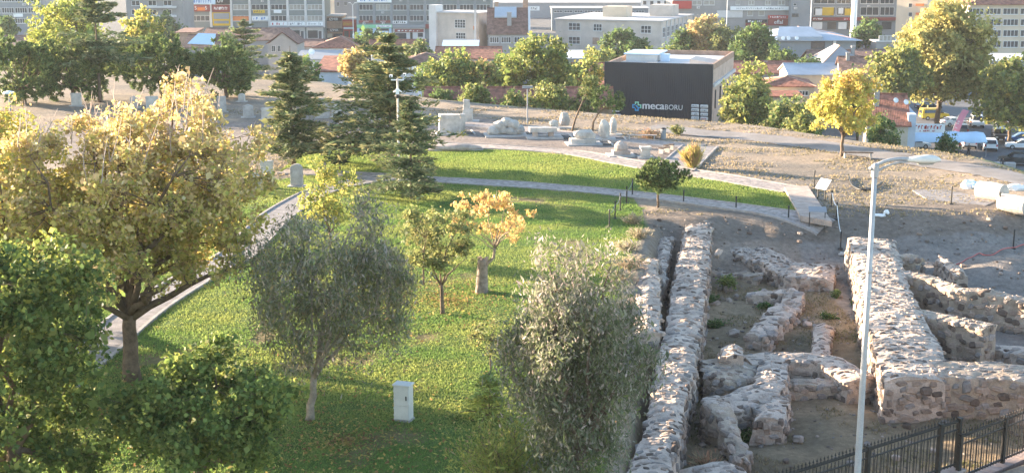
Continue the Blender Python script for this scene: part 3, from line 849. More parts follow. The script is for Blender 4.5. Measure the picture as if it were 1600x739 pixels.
def conifer(label, base, H, Rad, seed=0, nb=120, per=70, pal=None, tr=0.16, low=0.08, needle=(0.34, 0.075), name='cedar_tree', group='cedars of the park', shape=0.85, rise=0.12, lean=(0, 0), gap=0.0, tipc=None, top=1.0):
    rg = np.random.default_rng(seed); rr = random.Random(seed); Rad *= 1.38; per = int(per*1.7); needle = (needle[0]*1.1, needle[1]*1.35)
    root = empty(name, Vector(base), 0, label, 'tree', group)
    tw = MB()
    ax = lambda z: Vector((lean[0]*z/H, lean[1]*z/H, z))
    tw.tube([ax(H*i/8) + (Vector((rr.uniform(-.04, .04), rr.uniform(-.04, .04), 0)) if i else Vector((0, 0, -0.2))) for i in range(9)], [max(0.02, tr*(1.25 if i == 0 else 1-0.93*i/8)) for i in range(9)], 7)
    P = []; A = []; CC = []
    for i in range(nb):
        wh = max(8, int(H*1.3)); t = low + (1-low)*(int(i/nb*wh) + .35*math.sin(int(i/nb*wh)*12.9898) + rr.gauss(.2, .24))/wh; t = min(max(t, low*.8), .985)
        if gap and vnoise(np.array([t*9+seed]), np.array([0.3]), 1, seed)[0] < gap: continue
        az = i*2.39996 + rr.uniform(-.7, .7)
        L = Rad*(1-t)**shape*(rr.uniform(0.35, 1.1) if rr.random() < .8 else rr.uniform(1.05, 1.35))*(1+.18*math.sin(az*1.0+seed)) + 0.10*top
        if t > 0.96: L = 0.16
        s = ax(H*t)
        d = Vector((math.cos(az), math.sin(az), 0))
        up = rise*L*(0.4+t)
        mid = s + d*L*0.5 + Vector((0, 0, up*0.9)); e = s + d*L + Vector((0, 0, up - 0.10*L*(1-t)))
        tw.tube([s, mid, e], [max(.012, 0.028*(1-t)+.008), max(.008, 0.016*(1-t)+.005), 0.004], 4, cap=False)
        n = int(per*(0.35 + L/Rad))
        u = rg.uniform(0.10, 1.02, n)
        pt = np.where(u[:, None] < 0.5, np.array(s) + (np.array(mid)-np.array(s))*(u[:, None]*2), np.array(mid) + (np.array(e)-np.array(mid))*((u[:, None]-.5)*2))
        side = np.array([-d.y, d.x, 0]); wsp = L*0.30*np.sin(np.pi*np.clip(u, .05, .98)**0.75)+0.04
        off = rg.uniform(-1, 1, n)*wsp
        pt = pt + side*off[:, None] + np.array([0, 0, 1])*(rg.normal(0, 0.035+0.02*L, n) - np.abs(off)*0.12)[:, None] + np.array(d)*(rg.normal(0, .08, n))[:, None]
        P.append(pt)
        A.append(np.array(d)*0.8 + side*np.sign(off)[:, None]*0.6 + np.array([0, 0, 1])*rg.normal(0.12, 0.25, n)[:, None])
        c = pick(pal, n, rg)
        if tipc is not None:
            w = (rg.random(n) < 0.75*u**3)
            c = np.where(w[:, None], np.array(tipc)*rg.uniform(.75, 1.25, (n, 1)), c)
        CC.append(c*rg.uniform(.85, 1.15))
    P = np.concatenate(P); A = unit(np.concatenate(A)); CC = np.concatenate(CC)
    tw.build('trunk', m_bark, root, smooth=True)
    link('crown', leaf_mesh('crown', P, needle[0], needle[1], CC, rg, adir=A, keepdir=0.72, flat=0.35), m_needle, root)
    return root
def pine(label, base, H, crad, seed=0, nclump=70, clump=0.55, leaves=9000, pal=None, tr=0.16, fork=0.4, leaf=(0.2, 0.05), name='pine_tree', group='round pines of the park', coff=(0, 0), trunkpts=None, lower=0.85):
    """round crowned pine: clumps of upright needle tufts"""
    rg = np.random.default_rng(seed); rr = random.Random(seed)
    root = empty(name, Vector(base), 0, label, 'tree', group)
    leaves = int(leaves*2.6); leaf = (leaf[0]*1.25, leaf[1]*1.5)
    C0 = np.array([coff[0], coff[1], H-crad[2]])
    d = unit(rg.normal(0, 1, (nclump*3, 3))); q = d*(rg.uniform(0.35, 1.0, nclump*3)**0.45)[:, None]; q = q[q[:, 2] > -lower][:nclump]
    cl = q*np.array(crad)*(1+0.2*np.sin(q[:, :1]*6+seed)) + C0
    tw = MB(); tp = trunkpts or wob(Vector((0, 0, -.15)), Vector((coff[0]*.6, coff[1]*.6, H*fork)), 4, tr*.5, rr)
    tw.tube(tp, [tr*(1.25-0.45*i/(len(tp)-1)) for i in range(len(tp))], 7); fk = Vector(tp[-1])
    for k in range(0, len(cl), 2):
        e = Vector(cl[k]); tw.tube(wob(fk, e, 4, 0.12*(e-fk).length, rr), [max(.012, tr*.42*(1-.85*i/4)) for i in range(5)], 5, cap=False)
    tw.build('trunk', m_bark, root, smooth=True)
    n = leaves; ci = rg.integers(0, len(cl), n); cbr = rg.uniform(.75, 1.25, len(cl))
    ntuft = len(cl)*9; ti = rg.integers(0, len(cl), ntuft); tc = cl[ti] + unit(rg.normal(0, 1, (ntuft, 3)))*clump*rg.uniform(.5, 1.05, (ntuft, 1))
    k = rg.integers(0, ntuft, n)
    out = unit(tc - cl[ti]) + unit(tc - C0)*0.5 + np.array([0, 0, .8])
    a = unit(unit(out)[k] + rg.normal(0, .5, (n, 3)))
    P = tc[k] + a*rg.uniform(0.02, leaf[0], (n, 1))
    CC = pick(pal, n, rg)*cbr[ti[k]][:, None]
    link('crown', leaf_mesh('crown', P, leaf[0], leaf[1], CC, rg, adir=a, keepdir=.85), m_needle, root)
    return root
def weeping(label, base, H, crad, seed=0, strands=900, per=26, pal=None, tr=0.14, fork=0.25, coff=(0, 0), leaf=(0.11, 0.03), slen=(0.5, 1.4), trunkpts=None, name='weeping_tree', group='weeping silvery trees', toppal=None, limbs=9, bark=None, stems=1, lift=0.25, shellbias=0.5):
    rg = np.random.default_rng(seed); rr = random.Random(seed)
    root = empty(name, Vector(base), 0, label, 'tree', group)
    C0 = Vector((coff[0], coff[1], H-crad[2]))
    tw = MB()
    fk = Vector((coff[0]*.2, coff[1]*.2, H*fork))
    for s in range(stems):
        o = Vector((rr.uniform(-.1, .1), rr.uniform(-.1, .1), 0))*(stems > 1)
        tp = [Vector(v) + o for v in (trunkpts or wob(Vector((0, 0, -.15)), fk, 5, tr*.9, rr))]
        rs = tr if stems == 1 else tr*.6
        tw.tube(tp, [rs*(1.3-0.4*i/(len(tp)-1)) for i in range(len(tp))], 8)
        fk = Vector(tp[-1])
    d = unit(rg.normal(0, 1, (strands, 3))); d[:, 2] = np.abs(d[:, 2])*1.0 - lift*rg.random(strands)
    q = d*(rg.uniform(shellbias, 1.0, strands)**0.6)[:, None]
    cc = np.sin(q[:, 0]*7+seed)*np.sin(q[:, 1]*6+1)*np.sin(q[:, 2]*5+2)
    q = q*(1+0.3*cc)[:, None]
    nc = 34; kc = rg.integers(0, strands, nc); cen = q[kc]
    near = np.argmin(((q[:, None, :]-cen[None])**2).sum(-1), 1)
    pull = rg.uniform(.05, .42, nc)[near][:, None]
    q = q*(1-pull) + cen[near]*pull*rg.uniform(.86, 1.14, nc)[near][:, None]
    cbr = rg.uniform(.72, 1.3, nc)[near]
    st = q*np.array(crad) + np.array(C0)
    idx = [int(np.argmax(st[:, 2]))]; dist = np.linalg.norm(st-st[idx[0]], axis=1)
    for _ in range(limbs*2):
        k = int(np.argmax(dist)); idx.append(k); dist = np.minimum(dist, np.linalg.norm(st-st[k], axis=1))
    NP = []
    for j, k in enumerate(idx):
        e = Vector(st[k]); pts = wob(fk, e, 6, .12*(e-fk).length*.6, rr, sag=.14*(e-fk).length)
        tw.tube(pts, [max(.01, tr*.5*(1-.88*i/6)) for i in range(7)], 5, cap=False)
        NP += [tuple(p) for p in pts[2:]]
    NP = np.array(NP)
    for k in range(0, strands, 5):
        j = int(np.argmin(np.linalg.norm(NP-st[k], axis=1))); a = Vector(NP[j]); e = Vector(st[k])
        tw.tube(wob(a, e, 2, .05, rr, sag=.06), [.014, .009, .005], 3, cap=False)
    tw.build('trunk', bark or m_bark, root, smooth=True)
    L = rg.uniform(slen[0], slen[1], strands)*(0.6+0.4*rg.random(strands))
    out = st - np.array(C0); out[:, 2] = 0; out = unit(out)
    u = rg.random((strands, per))
    P = st[:, None, :] + out[:, None, :]*(0.35*np.sin(u*1.5)*L[:, None])[..., None]
    P[..., 2] -= (u**1.5)*L[:, None]
    P = P + rg.normal(0, .035, P.shape)
    P = P.reshape(-1, 3); n = len(P)
    cb = np.repeat(cbr, per); kp = P[:, 2] > .05; P = P[kp]; cb = cb[kp]; n = len(P)
    a = np.tile(np.array([0, 0, -1.0]), (n, 1)) + rg.normal(0, .45, (n, 3)); a = unit(a)
    CC = pick(pal, n, rg)
    if toppal:
        rel = (P[:, 2]-(C0.z-crad[2]))/(2*crad[2]); w = sstep(.45, .95, rel + rg.normal(0, .15, n))
        CC = np.where((rg.random(n) < w)[:, None], pick(toppal, n, rg), CC)
    CC = CC*cb[:, None]
    link('crown', leaf_mesh('crown', P, leaf[0], leaf[1], CC, rg, adir=a, keepdir=.7), m_leaf, root)
    return root, tw
def shrub(label, base, rad, n, leaf, pal, seed, name='shrub', group='shrubs', upright=0.5, cat='shrub', stems=14):
    rg = np.random.default_rng(seed); rr = random.Random(seed)
    root = empty(name, Vector(base), 0, label, cat, group)
    tw = MB(); P = []; A = []
    for i in range(stems):
        az = rr.uniform(0, 6.28); sp = rr.random()**.6
        e = Vector((math.cos(az)*rad[0]*sp, math.sin(az)*rad[1]*sp, rad[2]*(1-.45*sp)*rr.uniform(.75, 1.1)))
        pts = wob(Vector((0, 0, -.05)), e, 4, .08*e.length, rr, sag=.1*e.length)
        tw.tube(pts, [.025, .02, .015, .01, .005], 4, cap=False)
        m = n//stems; u = rg.uniform(.15, 1.05, m)*4; k = np.clip(u.astype(int), 0, 3); f = np.minimum(u-k, 1.2)[:, None]
        PA = np.array([tuple(p) for p in pts])
        p = PA[k]*(1-f) + PA[k+1]*f + rg.normal(0, rad[0]*.13, (m, 3)); P.append(p)
        A.append(np.tile(np.array(e.normalized()), (m, 1)))
    tw.build('stem', m_bark, root, smooth=True)
    P = np.concatenate(P); A = np.concatenate(A); P[:, 2] = np.maximum(P[:, 2], .02)
    link('foliage', leaf_mesh('foliage', P, leaf[0], leaf[1], pick(pal, len(P), rg), rg, adir=A, keepdir=upright), m_leaf, root)
    return root

# leaf colours (reflectance)
GRN = [((0.105, 0.145, 0.038), 4), ((0.15, 0.185, 0.05), 3), ((0.21, 0.22, 0.06), 1.6), ((0.07, 0.105, 0.032), 2.5)]
DGRN = [((0.062, 0.105, 0.035), 4), ((0.09, 0.135, 0.04), 3), ((0.13, 0.16, 0.05), 1)]
YEL = [((0.44, 0.37, 0.11), 3), ((0.38, 0.33, 0.10), 4), ((0.46, 0.35, 0.16), 2.4), ((0.25, 0.26, 0.07), 3), ((0.34, 0.235, 0.12), 1.5)]
OCH = [((0.44, 0.34, 0.16), 3), ((0.37, 0.27, 0.14), 2.5), ((0.43, 0.37, 0.13), 3), ((0.47, 0.40, 0.23), 1.5)]
YGR = [((0.19, 0.21, 0.055), 3), ((0.26, 0.25, 0.065), 3), ((0.13, 0.17, 0.05), 2)]
LEM = [((0.41, 0.36, 0.09), 4), ((0.37, 0.34, 0.10), 3), ((0.42, 0.30, 0.10), 1), ((0.27, 0.29, 0.07), 1.6)]
SIL = [((0.20, 0.19, 0.14), 3), ((0.14, 0.15, 0.09), 4), ((0.10, 0.12, 0.06), 3), ((0.30, 0.25, 0.21), 1.5)]
SILT = [((0.36, 0.29, 0.26), 3), ((0.26, 0.22, 0.19), 3), ((0.17, 0.16, 0.12), 2)]
CED = [((0.10, 0.135, 0.062), 4), ((0.15, 0.175, 0.08), 3), ((0.06, 0.09, 0.042), 3)]
CEDT = (0.31, 0.29, 0.15)
PIN = [((0.09, 0.13, 0.045), 4), ((0.14, 0.18, 0.06), 3), ((0.055, 0.085, 0.032), 3), ((0.20, 0.22, 0.075), 1.6)]
OLV = [((0.15, 0.165, 0.06), 3), ((0.21, 0.20, 0.075), 3), ((0.10, 0.125, 0.05), 3)]
BRZ = [((0.25, 0.18, 0.08), 3), ((0.20, 0.18, 0.07), 3), ((0.30, 0.20, 0.11), 2)]

# --- near park trees
b = G(207, 592)
def up_twigs(root, cl, n, seed, h):
    rr = random.Random(seed); mb = MB()
    hi = sorted([c for c in cl], key=lambda c: -c[2]+.25*abs(c[0]+.3))[:60]
    for i in range(n):
        c = Vector(rr.choice(hi)); 
        c = c + Vector((rr.uniform(-.7, .7), rr.uniform(-.5, .5), rr.uniform(-.4, .1)))
        e = c + Vector((rr.gauss(0.05, .22), rr.gauss(0, .2), 1))*rr.uniform(.5, 1)*h
        mid = c.lerp(e, .5) + Vector((rr.uniform(-.06, .06), 0, 0))
        mb.tube([c, mid, e], [.024, .018, .008], 3, cap=False)
        for _ in range(2):
            f = mid + Vector((rr.gauss(0, .18), rr.gauss(0, .15), rr.uniform(.15, .45)))
            mb.tube([mid, f], [.013, .007], 3, cap=False)
    o = mb.build('bare_twigs', m_twig, root); o['kind'] = 'stuff'; return o
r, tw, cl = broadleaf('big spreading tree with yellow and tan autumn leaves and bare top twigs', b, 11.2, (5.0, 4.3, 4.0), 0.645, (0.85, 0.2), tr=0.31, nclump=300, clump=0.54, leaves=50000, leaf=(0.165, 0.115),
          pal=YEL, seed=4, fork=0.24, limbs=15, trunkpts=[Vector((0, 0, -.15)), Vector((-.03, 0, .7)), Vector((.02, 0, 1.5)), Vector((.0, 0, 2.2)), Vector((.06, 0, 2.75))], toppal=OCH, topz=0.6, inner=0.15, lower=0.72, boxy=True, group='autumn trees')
up_twigs(r, cl, 90, 3, 1.7)
b = G(10, 575)
broadleaf('yellow autumn tree cut by the left edge behind the green tree', b, 10.9, (3.5, 4.4, 4.9), 0.55, (-0.3, 0.6), tr=0.3, nclump=170, clump=0.7, leaves=48000, leaf=(0.18, 0.125), pal=YEL+[((0.42, 0.36, 0.06), 3)], seed=9, fork=0.24, limbs=9, group='autumn trees', lower=.95)
broadleaf('yellow autumn tree beyond the left edge of the lawn', (-29.5, 58.5, 0), 6.6, (3.9, 4.0, 3.0), 0.52, (0, 0), tr=0.25, nclump=110, clump=0.75, leaves=16000, leaf=(0.28, 0.2), pal=YEL, seed=17, fork=0.22, limbs=9, group='autumn trees', lower=.95)  # added tree outside the view, there to cast shade on the lower lawn
b = G(34, 800)
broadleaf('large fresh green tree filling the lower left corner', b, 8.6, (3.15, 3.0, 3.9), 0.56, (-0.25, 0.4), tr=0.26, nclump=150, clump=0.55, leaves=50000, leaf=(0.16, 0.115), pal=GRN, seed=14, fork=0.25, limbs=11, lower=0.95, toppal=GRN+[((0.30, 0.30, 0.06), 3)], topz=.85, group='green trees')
b = G(306, 785)
broadleaf('low round green tree with forked dark trunk at the bottom', b, 4.7, (2.45, 2.2, 1.85), 0.62, (0.55, 0.2), tr=0.17, nclump=105, clump=0.45, leaves=28000, leaf=(0.155, 0.11), pal=GRN, seed=21, fork=0.26, limbs=9, lower=.8, group='green trees')
b = G(483, 655)
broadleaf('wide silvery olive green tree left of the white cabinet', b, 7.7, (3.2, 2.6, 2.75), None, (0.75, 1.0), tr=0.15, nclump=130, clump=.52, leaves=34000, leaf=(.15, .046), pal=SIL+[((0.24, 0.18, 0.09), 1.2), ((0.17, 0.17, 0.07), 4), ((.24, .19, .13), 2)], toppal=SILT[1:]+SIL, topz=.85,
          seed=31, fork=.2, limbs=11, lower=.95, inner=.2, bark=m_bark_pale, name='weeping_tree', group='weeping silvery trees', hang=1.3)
b = G(905, 792)
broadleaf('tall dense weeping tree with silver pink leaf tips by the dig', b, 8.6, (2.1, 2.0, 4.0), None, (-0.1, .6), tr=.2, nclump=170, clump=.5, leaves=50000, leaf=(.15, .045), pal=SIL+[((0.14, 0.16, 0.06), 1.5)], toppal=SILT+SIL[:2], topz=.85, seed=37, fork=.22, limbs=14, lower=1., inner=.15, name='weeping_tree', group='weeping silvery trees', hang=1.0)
b = G(691, 490)
broadleaf('small green tree with a fork of two stems on the lawn', b, 5.5, (1.75, 1.4, 1.75), 0.68, (-0.15, 0), tr=0.10, nclump=42, clump=0.42, leaves=4800, leaf=(0.15, 0.09), pal=OLV, seed=41, fork=.26, limbs=5, group='small lawn trees', inner=.2)
b = G(662, 445)
broadleaf('thin stemmed young tree behind the forked green tree', b, 3.6, (0.9, 0.8, 1.2), 0.68, (0, 0), tr=0.05, nclump=16, clump=0.32, leaves=1200, leaf=(0.14, 0.085), pal=OLV, seed=43, fork=.4, limbs=4, group='small lawn trees')
# orange tree on the cut stump
b = G(752, 456); u_ = pxm(b.y)
root, tw, cl = broadleaf('cut tree stump with one live limb of sparse orange leaves', b, 5.1, (2.35, 1.6, 1.45), 0.74, (0.6, 0), tr=0.08, nclump=46, clump=0.26, leaves=2100, leaf=(0.17, 0.10), pal=[((.48, .33, .15), 3), ((.48, .29, .12), 2), ((.46, .36, .13), 3)], seed=47, fork=.36, limbs=9,
    bark=m_bark_pale, group='autumn trees', inner=.25, trunkpts=[Vector((0.1, 0, 1.15)), Vector((0.35, 0, 1.5)), Vector((0.62, 0, 1.75)), Vector((0.68, 0, 2.3))])
mb = MB(); rr = random.Random(5)
rows = []
prof = [(0.37, -.15), (0.32, .2), (0.28, .7), (0.265, 1.2), (0.28, 1.5), (0.26, 1.7), (0.12, 1.64)]
vs = []; fs = []
for j, (r_, z_) in enumerate(prof):
    for k in range(12):
        a = k/12*6.283; q = r_*(1+rr.uniform(-.12, .12)); vs.append((math.cos(a)*q+0.02*j, math.sin(a)*q, z_+(rr.uniform(-.09, .12) if j > 4 else 0)))
for j in range(len(prof)-1):
    for k in range(12): fs.append([j*12+k, j*12+(k+1) % 12, (j+1)*12+(k+1) % 12, (j+1)*12+k])
fs.append(list(range(72, 84)))
mb.add(vs, fs); mb.build('stump', M('grey_dead_wood', (0.27, 0.215, 0.175), .95, .3, 4, bump=.9, bscale=6), root, smooth=True)
b = G(766, 581)
broadleaf('slim young sapling with few leaves on the shaded lawn', b, 2.3, (.75, .6, .85), .66, (0, 0), tr=.035, nclump=20, clump=.26, leaves=900, leaf=(.12, .075), pal=OLV, seed=51, fork=.3, limbs=5, group='small lawn trees')
b = G(764, 652)
conifer('young bright green fir below the slim sapling', b, 1.7, .95, seed=53, nb=46, per=55, pal=[((.26, .29, .08), 3), ((.20, .24, .07), 3)], tr=.04, needle=(.15, .035), rise=.25, name='young_fir', group='small conifers of the lawn', shape=.7, low=.05)
b = G(790, 775)
shrub('feathery yellow green shrub at the foot of the weeping tree', b, (2.2, 1.3, 2.7), 9500, (.13, .035), YGR+[((.22, .17, .09), 1)], 55, upright=.55, stems=40)
b = G(880, 800)
shrub('tangle of dry brown and green stems under the weeping tree', b, (1.5, 1.0, 1.9), 4200, (.13, .04), OLV+[((.30, .22, .16), 2)], 56, upright=.5, stems=26)
b = G(516, 392)
broadleaf('yellow green young tree behind the silvery weeping tree', b, 5.4, (1.5, 1.4, 2.3), .6, (0, 0), tr=.08, nclump=40, clump=.45, leaves=4200, leaf=(.16, .10), pal=YGR+[((.36, .32, .08), 3)], seed=58, fork=.2, limbs=6, group='small lawn trees')
# --- conifers
b = G(643, 312)
conifer('dark narrow cedar standing in front beside the camera pole', b, 6.9, 2.2, seed=61, nb=130, per=74, pal=CED[:1]+CED[2:], tipc=(.2, .2, .1), tr=.11, needle=(.30, .06))
b = G(611, 266)
conifer('tall broad cedar with pale yellow top behind the camera pole', b, 10.6, 4.3, seed=62, nb=165, per=95, pal=CED+[((.20, .20, .09), 1.5)], tipc=(.32, .29, .13), tr=.2, low=.14, needle=(.42, .08), shape=.75)
b = G(459, 262)
conifer('pointed cedar between the steles and the yellow tree', b, 9.3, 2.9, seed=63, nb=150, per=85, pal=CED, tipc=CEDT, tr=.17, low=.12, needle=(.40, .075), shape=.8)
b = G(531, 266)
conifer('small dark thin spruce in front of the upper lawn', b, 4.6, 1.35, seed=64, nb=60, per=34, pal=CED[:1]+[((.05, .075, .04), 4)], tr=.07, needle=(.26, .05), low=.1, gap=.3)
b = G(157, 160)
conifer('very tall open cedar with bare visible trunk at left', b, 12.0, 4.4, seed=65, nb=120, per=90, pal=CED, tipc=(.22, .23, .12), tr=.2, low=.30, needle=(.5, .09), shape=.62, gap=.3)
b = G(1028, 324)
pine('small round pine growing at the edge of the paved path', b, 3.2, (1.42, 1.3, 1.15), seed=71, nclump=60, clump=.36, leaves=8500, pal=PIN, tr=.075, fork=.42, leaf=(.15, .035), lower=.6)
for i, (px, py, H, rx, rz, lb) in enumerate([(38, 164, 6.9, 3.9, 3.3, 'rounded pine at the far left edge of the park'), (114, 160, 6.1, 3.7, 2.9, 'rounded pine just left of the very tall cedar'), (252, 153, 6.6, 4.0, 3.0, 'broad round pine right of the very tall cedar'), (354, 153, 5.7, 4.2, 2.6, 'broad dark round pine beside the tall white steles')]):
    pine(lb, G(px, py), H, (rx, rx*.9, rz), seed=80+i, nclump=62, clump=.95, leaves=10500, pal=PIN, tr=.2, fork=.25, leaf=(.32, .075))
# leaning pines on the plateau rim
b = G(893, 206); pine('slender pine leaning right on the plateau rim', b, 4.8, (.95, .8, .75), seed=91, nclump=13, clump=.4, leaves=700, pal=PIN+OLV, tr=.08, coff=(1.6, 0), leaf=(.22, .05), trunkpts=[Vector((0, 0, -.1)), Vector((.35, 0, 1.2)), Vector((.8, 0, 2.3)), Vector((1.2, 0, 3.3))])
b = G(925, 208); pine('bent pine with dark lopsided crown beside the black building', b, 3.9, (1.4, .9, .8), seed=92, nclump=17, clump=.42, leaves=1000, pal=PIN[:3], tr=.09, coff=(1.3, 0), leaf=(.22, .05), trunkpts=[Vector((0, 0, -.1)), Vector((.1, 0, 1.0)), Vector((.5, 0, 1.7)), Vector((1.0, 0, 2.2))])
b = G(1315, 244)
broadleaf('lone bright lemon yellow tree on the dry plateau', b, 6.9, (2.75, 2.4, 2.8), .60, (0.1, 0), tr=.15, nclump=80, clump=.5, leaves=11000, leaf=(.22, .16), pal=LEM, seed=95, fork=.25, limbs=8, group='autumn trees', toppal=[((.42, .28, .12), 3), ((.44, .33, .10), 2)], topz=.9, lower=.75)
# reeds and tufts
shrub('tall clump of yellow and russet reeds beside the path', G(1083, 264), (.95, .8, 1.9), 4200, (.5, .03), [((.34, .27, .08), 3), ((.40, .22, .14), 2), ((.20, .22, .06), 2)], 97, name='reed_clump', upright=.85, stems=50)
shrub('small green bush on the dry ground above the reeds', G(1059, 210), (.8, .7, .9), 900, (.16, .09), OLV, 98, stems=10)
shrub('low russet bush beside the far bench', G(1018, 216), (1.6, .6, .7), 1400, (.2, .05), [((.30, .18, .12), 3), ((.25, .2, .1), 2)], 99, stems=18)
shrub('bright green weed clump against the slanting ruin', G(1140, 448, -2), (.9, .6, .55), 1500, (.12, .07), GRN, 101, stems=18)
for i, (a, b_, w, lb) in enumerate([(1190, 458, .5, 'dark weed clump left of the zigzag ruin'), (1195, 483, .45, 'dark weed clump in the bend of the zigzag ruin'), (1120, 505, .8, 'dark green weeds along the foot of the long ruin'), (1108, 470, .7, 'green weeds in the shade of the long ruin'), (1305, 466, .5, 'small dark plant on the dry dig floor'), (1290, 497, .5, 'flat dark plant above the tiny stub of ruin'), (1338, 478, .4, 'little plant at the foot of the broad ruin'), (1168, 680, .7, 'green weeds in the hollow of the near dig'), (1355, 610, .6, 'green weeds at the foot of the broad ruin near the fence')]):
    p = G(a, b_, -2.05); shrub(lb, (p.x, p.y, hz(p.x, p.y)), (w, w*.7, .35), 700, (.12, .06), DGRN, 110+i, name='weed_clump', group='weeds in the dig', cat='weeds', stems=12)
shrub('russet dry weeds at the lower edge of the dig', G(1105, 738, -2), (.7, .5, .8), 600, (.2, .03), [((.30, .16, .1), 3), ((.25, .2, .12), 2)], 121, name='weed_clump', group='weeds in the dig', cat='weeds', stems=18, upright=.8)
shrub('tangle of dry brush hanging over the trench bank', G(985, 420), (1.0, .8, .7), 1700, (.2, .03), [((.36, .28, .22), 3), ((.28, .24, .14), 2), ((.14, .15, .07), 1)], 122, stems=30, upright=.5)

for i, (a, b_, s_, lb) in enumerate([(1000, 372, .8, 'dry grass tuft on the trench bank below the pine'), (982, 392, .9, 'dry pale brush on the bank beside the wall stub'), (990, 350, .7, 'small dry tuft at the corner of the lawn'), (968, 440, 1.0, 'straw coloured brush right of the tall weeping tree')]):
    p = G(a, b_); shrub(lb, (p.x, p.y, hz(p.x, p.y)), (s_, s_*.8, .6), 900, (.22, .03), [((.34, .28, .2), 3), ((.26, .22, .14), 2), ((.15, .16, .07), 1)], 140+i, group='dry brush on the bank', stems=26, upright=.6)
# ================================================================== TOWN
def Pm(name, col, rough=.8, var=.1, scale=.25, **k): return M(name, col, rough, var, scale, fine=.05, **k)
m_conc = Pm('facade_grey_green', (.19, .215, .215)); m_conc2 = Pm('facade_blue_grey', (.235, .255, .275)); m_white = Pm('white_render', (.58, .56, .55)); m_cream = Pm('cream_render', (.52, .45, .40), var=.16)
m_warm = Pm('warm_render', (.54, .45, .35)); m_dark = Pm('dark_cladding', (.030, .036, .046), rough=.5, var=.06, tiles=('X', 1.1)); m_brick = Pm('far_brick', (.36, .24, .18), var=.2, scale=1.2)
m_tile = M('roof_tiles', (.30, .125, .085), .9, .4, 1.4, tiles=('X', 1.6), fine=.15); m_tile2 = M('old_roof_tiles', (.24, .14, .11), .9, .4, 1.2, tiles=('X', 1.6), fine=.15); m_tile3 = M('dark_roof_tiles', (.19, .105, .085), .9, .35, 1.2, tiles=('X', 1.6), fine=.15)
m_flat = Pm('flat_roof', (.46, .44, .43)); m_metal = Pm('sheet_metal_roof', (.34, .39, .45), rough=.5, var=.12); m_glass = M('window_glass', (.045, .055, .065), .15, .3, .3, spec=.5); m_glass2 = M('curtained_glass', (.30, .28, .25), .3, .3, .4, spec=.4)
m_frame = M('window_frame', (.62, .62, .62), .6, .08, 1); m_frameb = M('dark_frame', (.08, .08, .085), .6, .08, 1); m_gable = Pm('grey_plaster', (.29, .28, .275)); m_black = M('black_paint', (.02, .02, .022), .5, .1, 1)
def colr(n, c, rough=.6): return M('paint_' + n, c, rough, .06, .6, fine=.03)
m_red = colr('red', (.42, .045, .04)); m_yel = colr('yellow', (.62, .40, .03)); m_blu = colr('blue', (.10, .22, .50)); m_grn = colr('green', (.25, .60, .35)); m_wht = colr('white', (.78, .78, .78)); m_org = colr('orange', (.60, .18, .05)); m_lbl = colr('pale_blue', (.45, .60, .75)); m_gry = colr('grey', (.25, .26, .28)); m_teal = colr('teal', (.15, .45, .50)); m_maroon = colr('maroon', (.22, .05, .045))
_txt = {}
def text_mesh(s, size, ext=.03):
    k = (s, round(size, 3))
    if k not in _txt:
        cu = bpy.data.curves.new('lettering', 'FONT'); cu.body = s; cu.size = size; cu.extrude = ext; cu.align_x = 'CENTER'; cu.align_y = 'CENTER'; cu.resolution_u = 3
        o = bpy.data.objects.new('tmp_text', cu); COL.objects.link(o)
        bpy.context.view_layer.update()
        me = bpy.data.meshes.new_from_object(o.evaluated_get(bpy.context.evaluated_depsgraph_get()))
        bpy.data.objects.remove(o); bpy.data.curves.remove(cu)
        me.transform(Matrix.Rotation(math.pi/2, 4, 'X')); me.name = 'lettering'
        xs = [v.co.x for v in me.vertices]; w = max(xs)-min(xs) if xs else 1
        _txt[k] = (me, w)
    return _txt[k]
_winc = {}
def win_meshes(w, h, nx, nz):
    k = (round(w, 1), round(h, 1), nx, nz)
    if k not in _winc:
        w, h = k[0], k[1]; t = min(.09, w*.05)
        f = MB(); f.box(-w/2-t, w/2+t, -.09, .03, -t, 0); f.box(-w/2-t, w/2+t, -.09, .03, h, h+t); f.box(-w/2-t, -w/2, -.09, .03, .001, h-.001); f.box(w/2, w/2+t, -.09, .03, .001, h-.001)
        for i in range(1, nx): x = -w/2+w*i/nx; f.box(x-t*.6, x+t*.6, -.07, .02, .002, h-.002)
        for i in range(1, nz): z = h*i/nz; f.box(-w/2+.002, w/2-.002, -.065, .015, z-t*.5, z+t*.5)
        f.box(-w/2-2*t, w/2+2*t, -.16, .02, -2*t, -t-.002)
        p = MB(); p.box(-w/2, w/2, -.03, .005, .0, h)
        _winc[k] = (f.mesh('window'), p.mesh('pane'))
    return _winc[k]
def strokes(n, w, h, seed=0):
    """a line of lettering too far away to read: uneven upright marks"""
    rr = random.Random(seed); m = MB(); x = -w/2; st = w/n
    for i in range(n):
        if rr.random() < .12: x += st; continue
        ww = st*rr.uniform(.45, .8); hh = h*rr.uniform(.7, 1.)
        m.box(x, x+ww*.35, -.02, .02, -h/2, -h/2+hh); m.box(x+ww*.36, x+ww, -.02, .02, rr.choice((-h/2, -h*.1, h*.25)), rr.choice((-h*.05, h*.3))+h*.2)
        x += st
    return m.mesh('lettering')
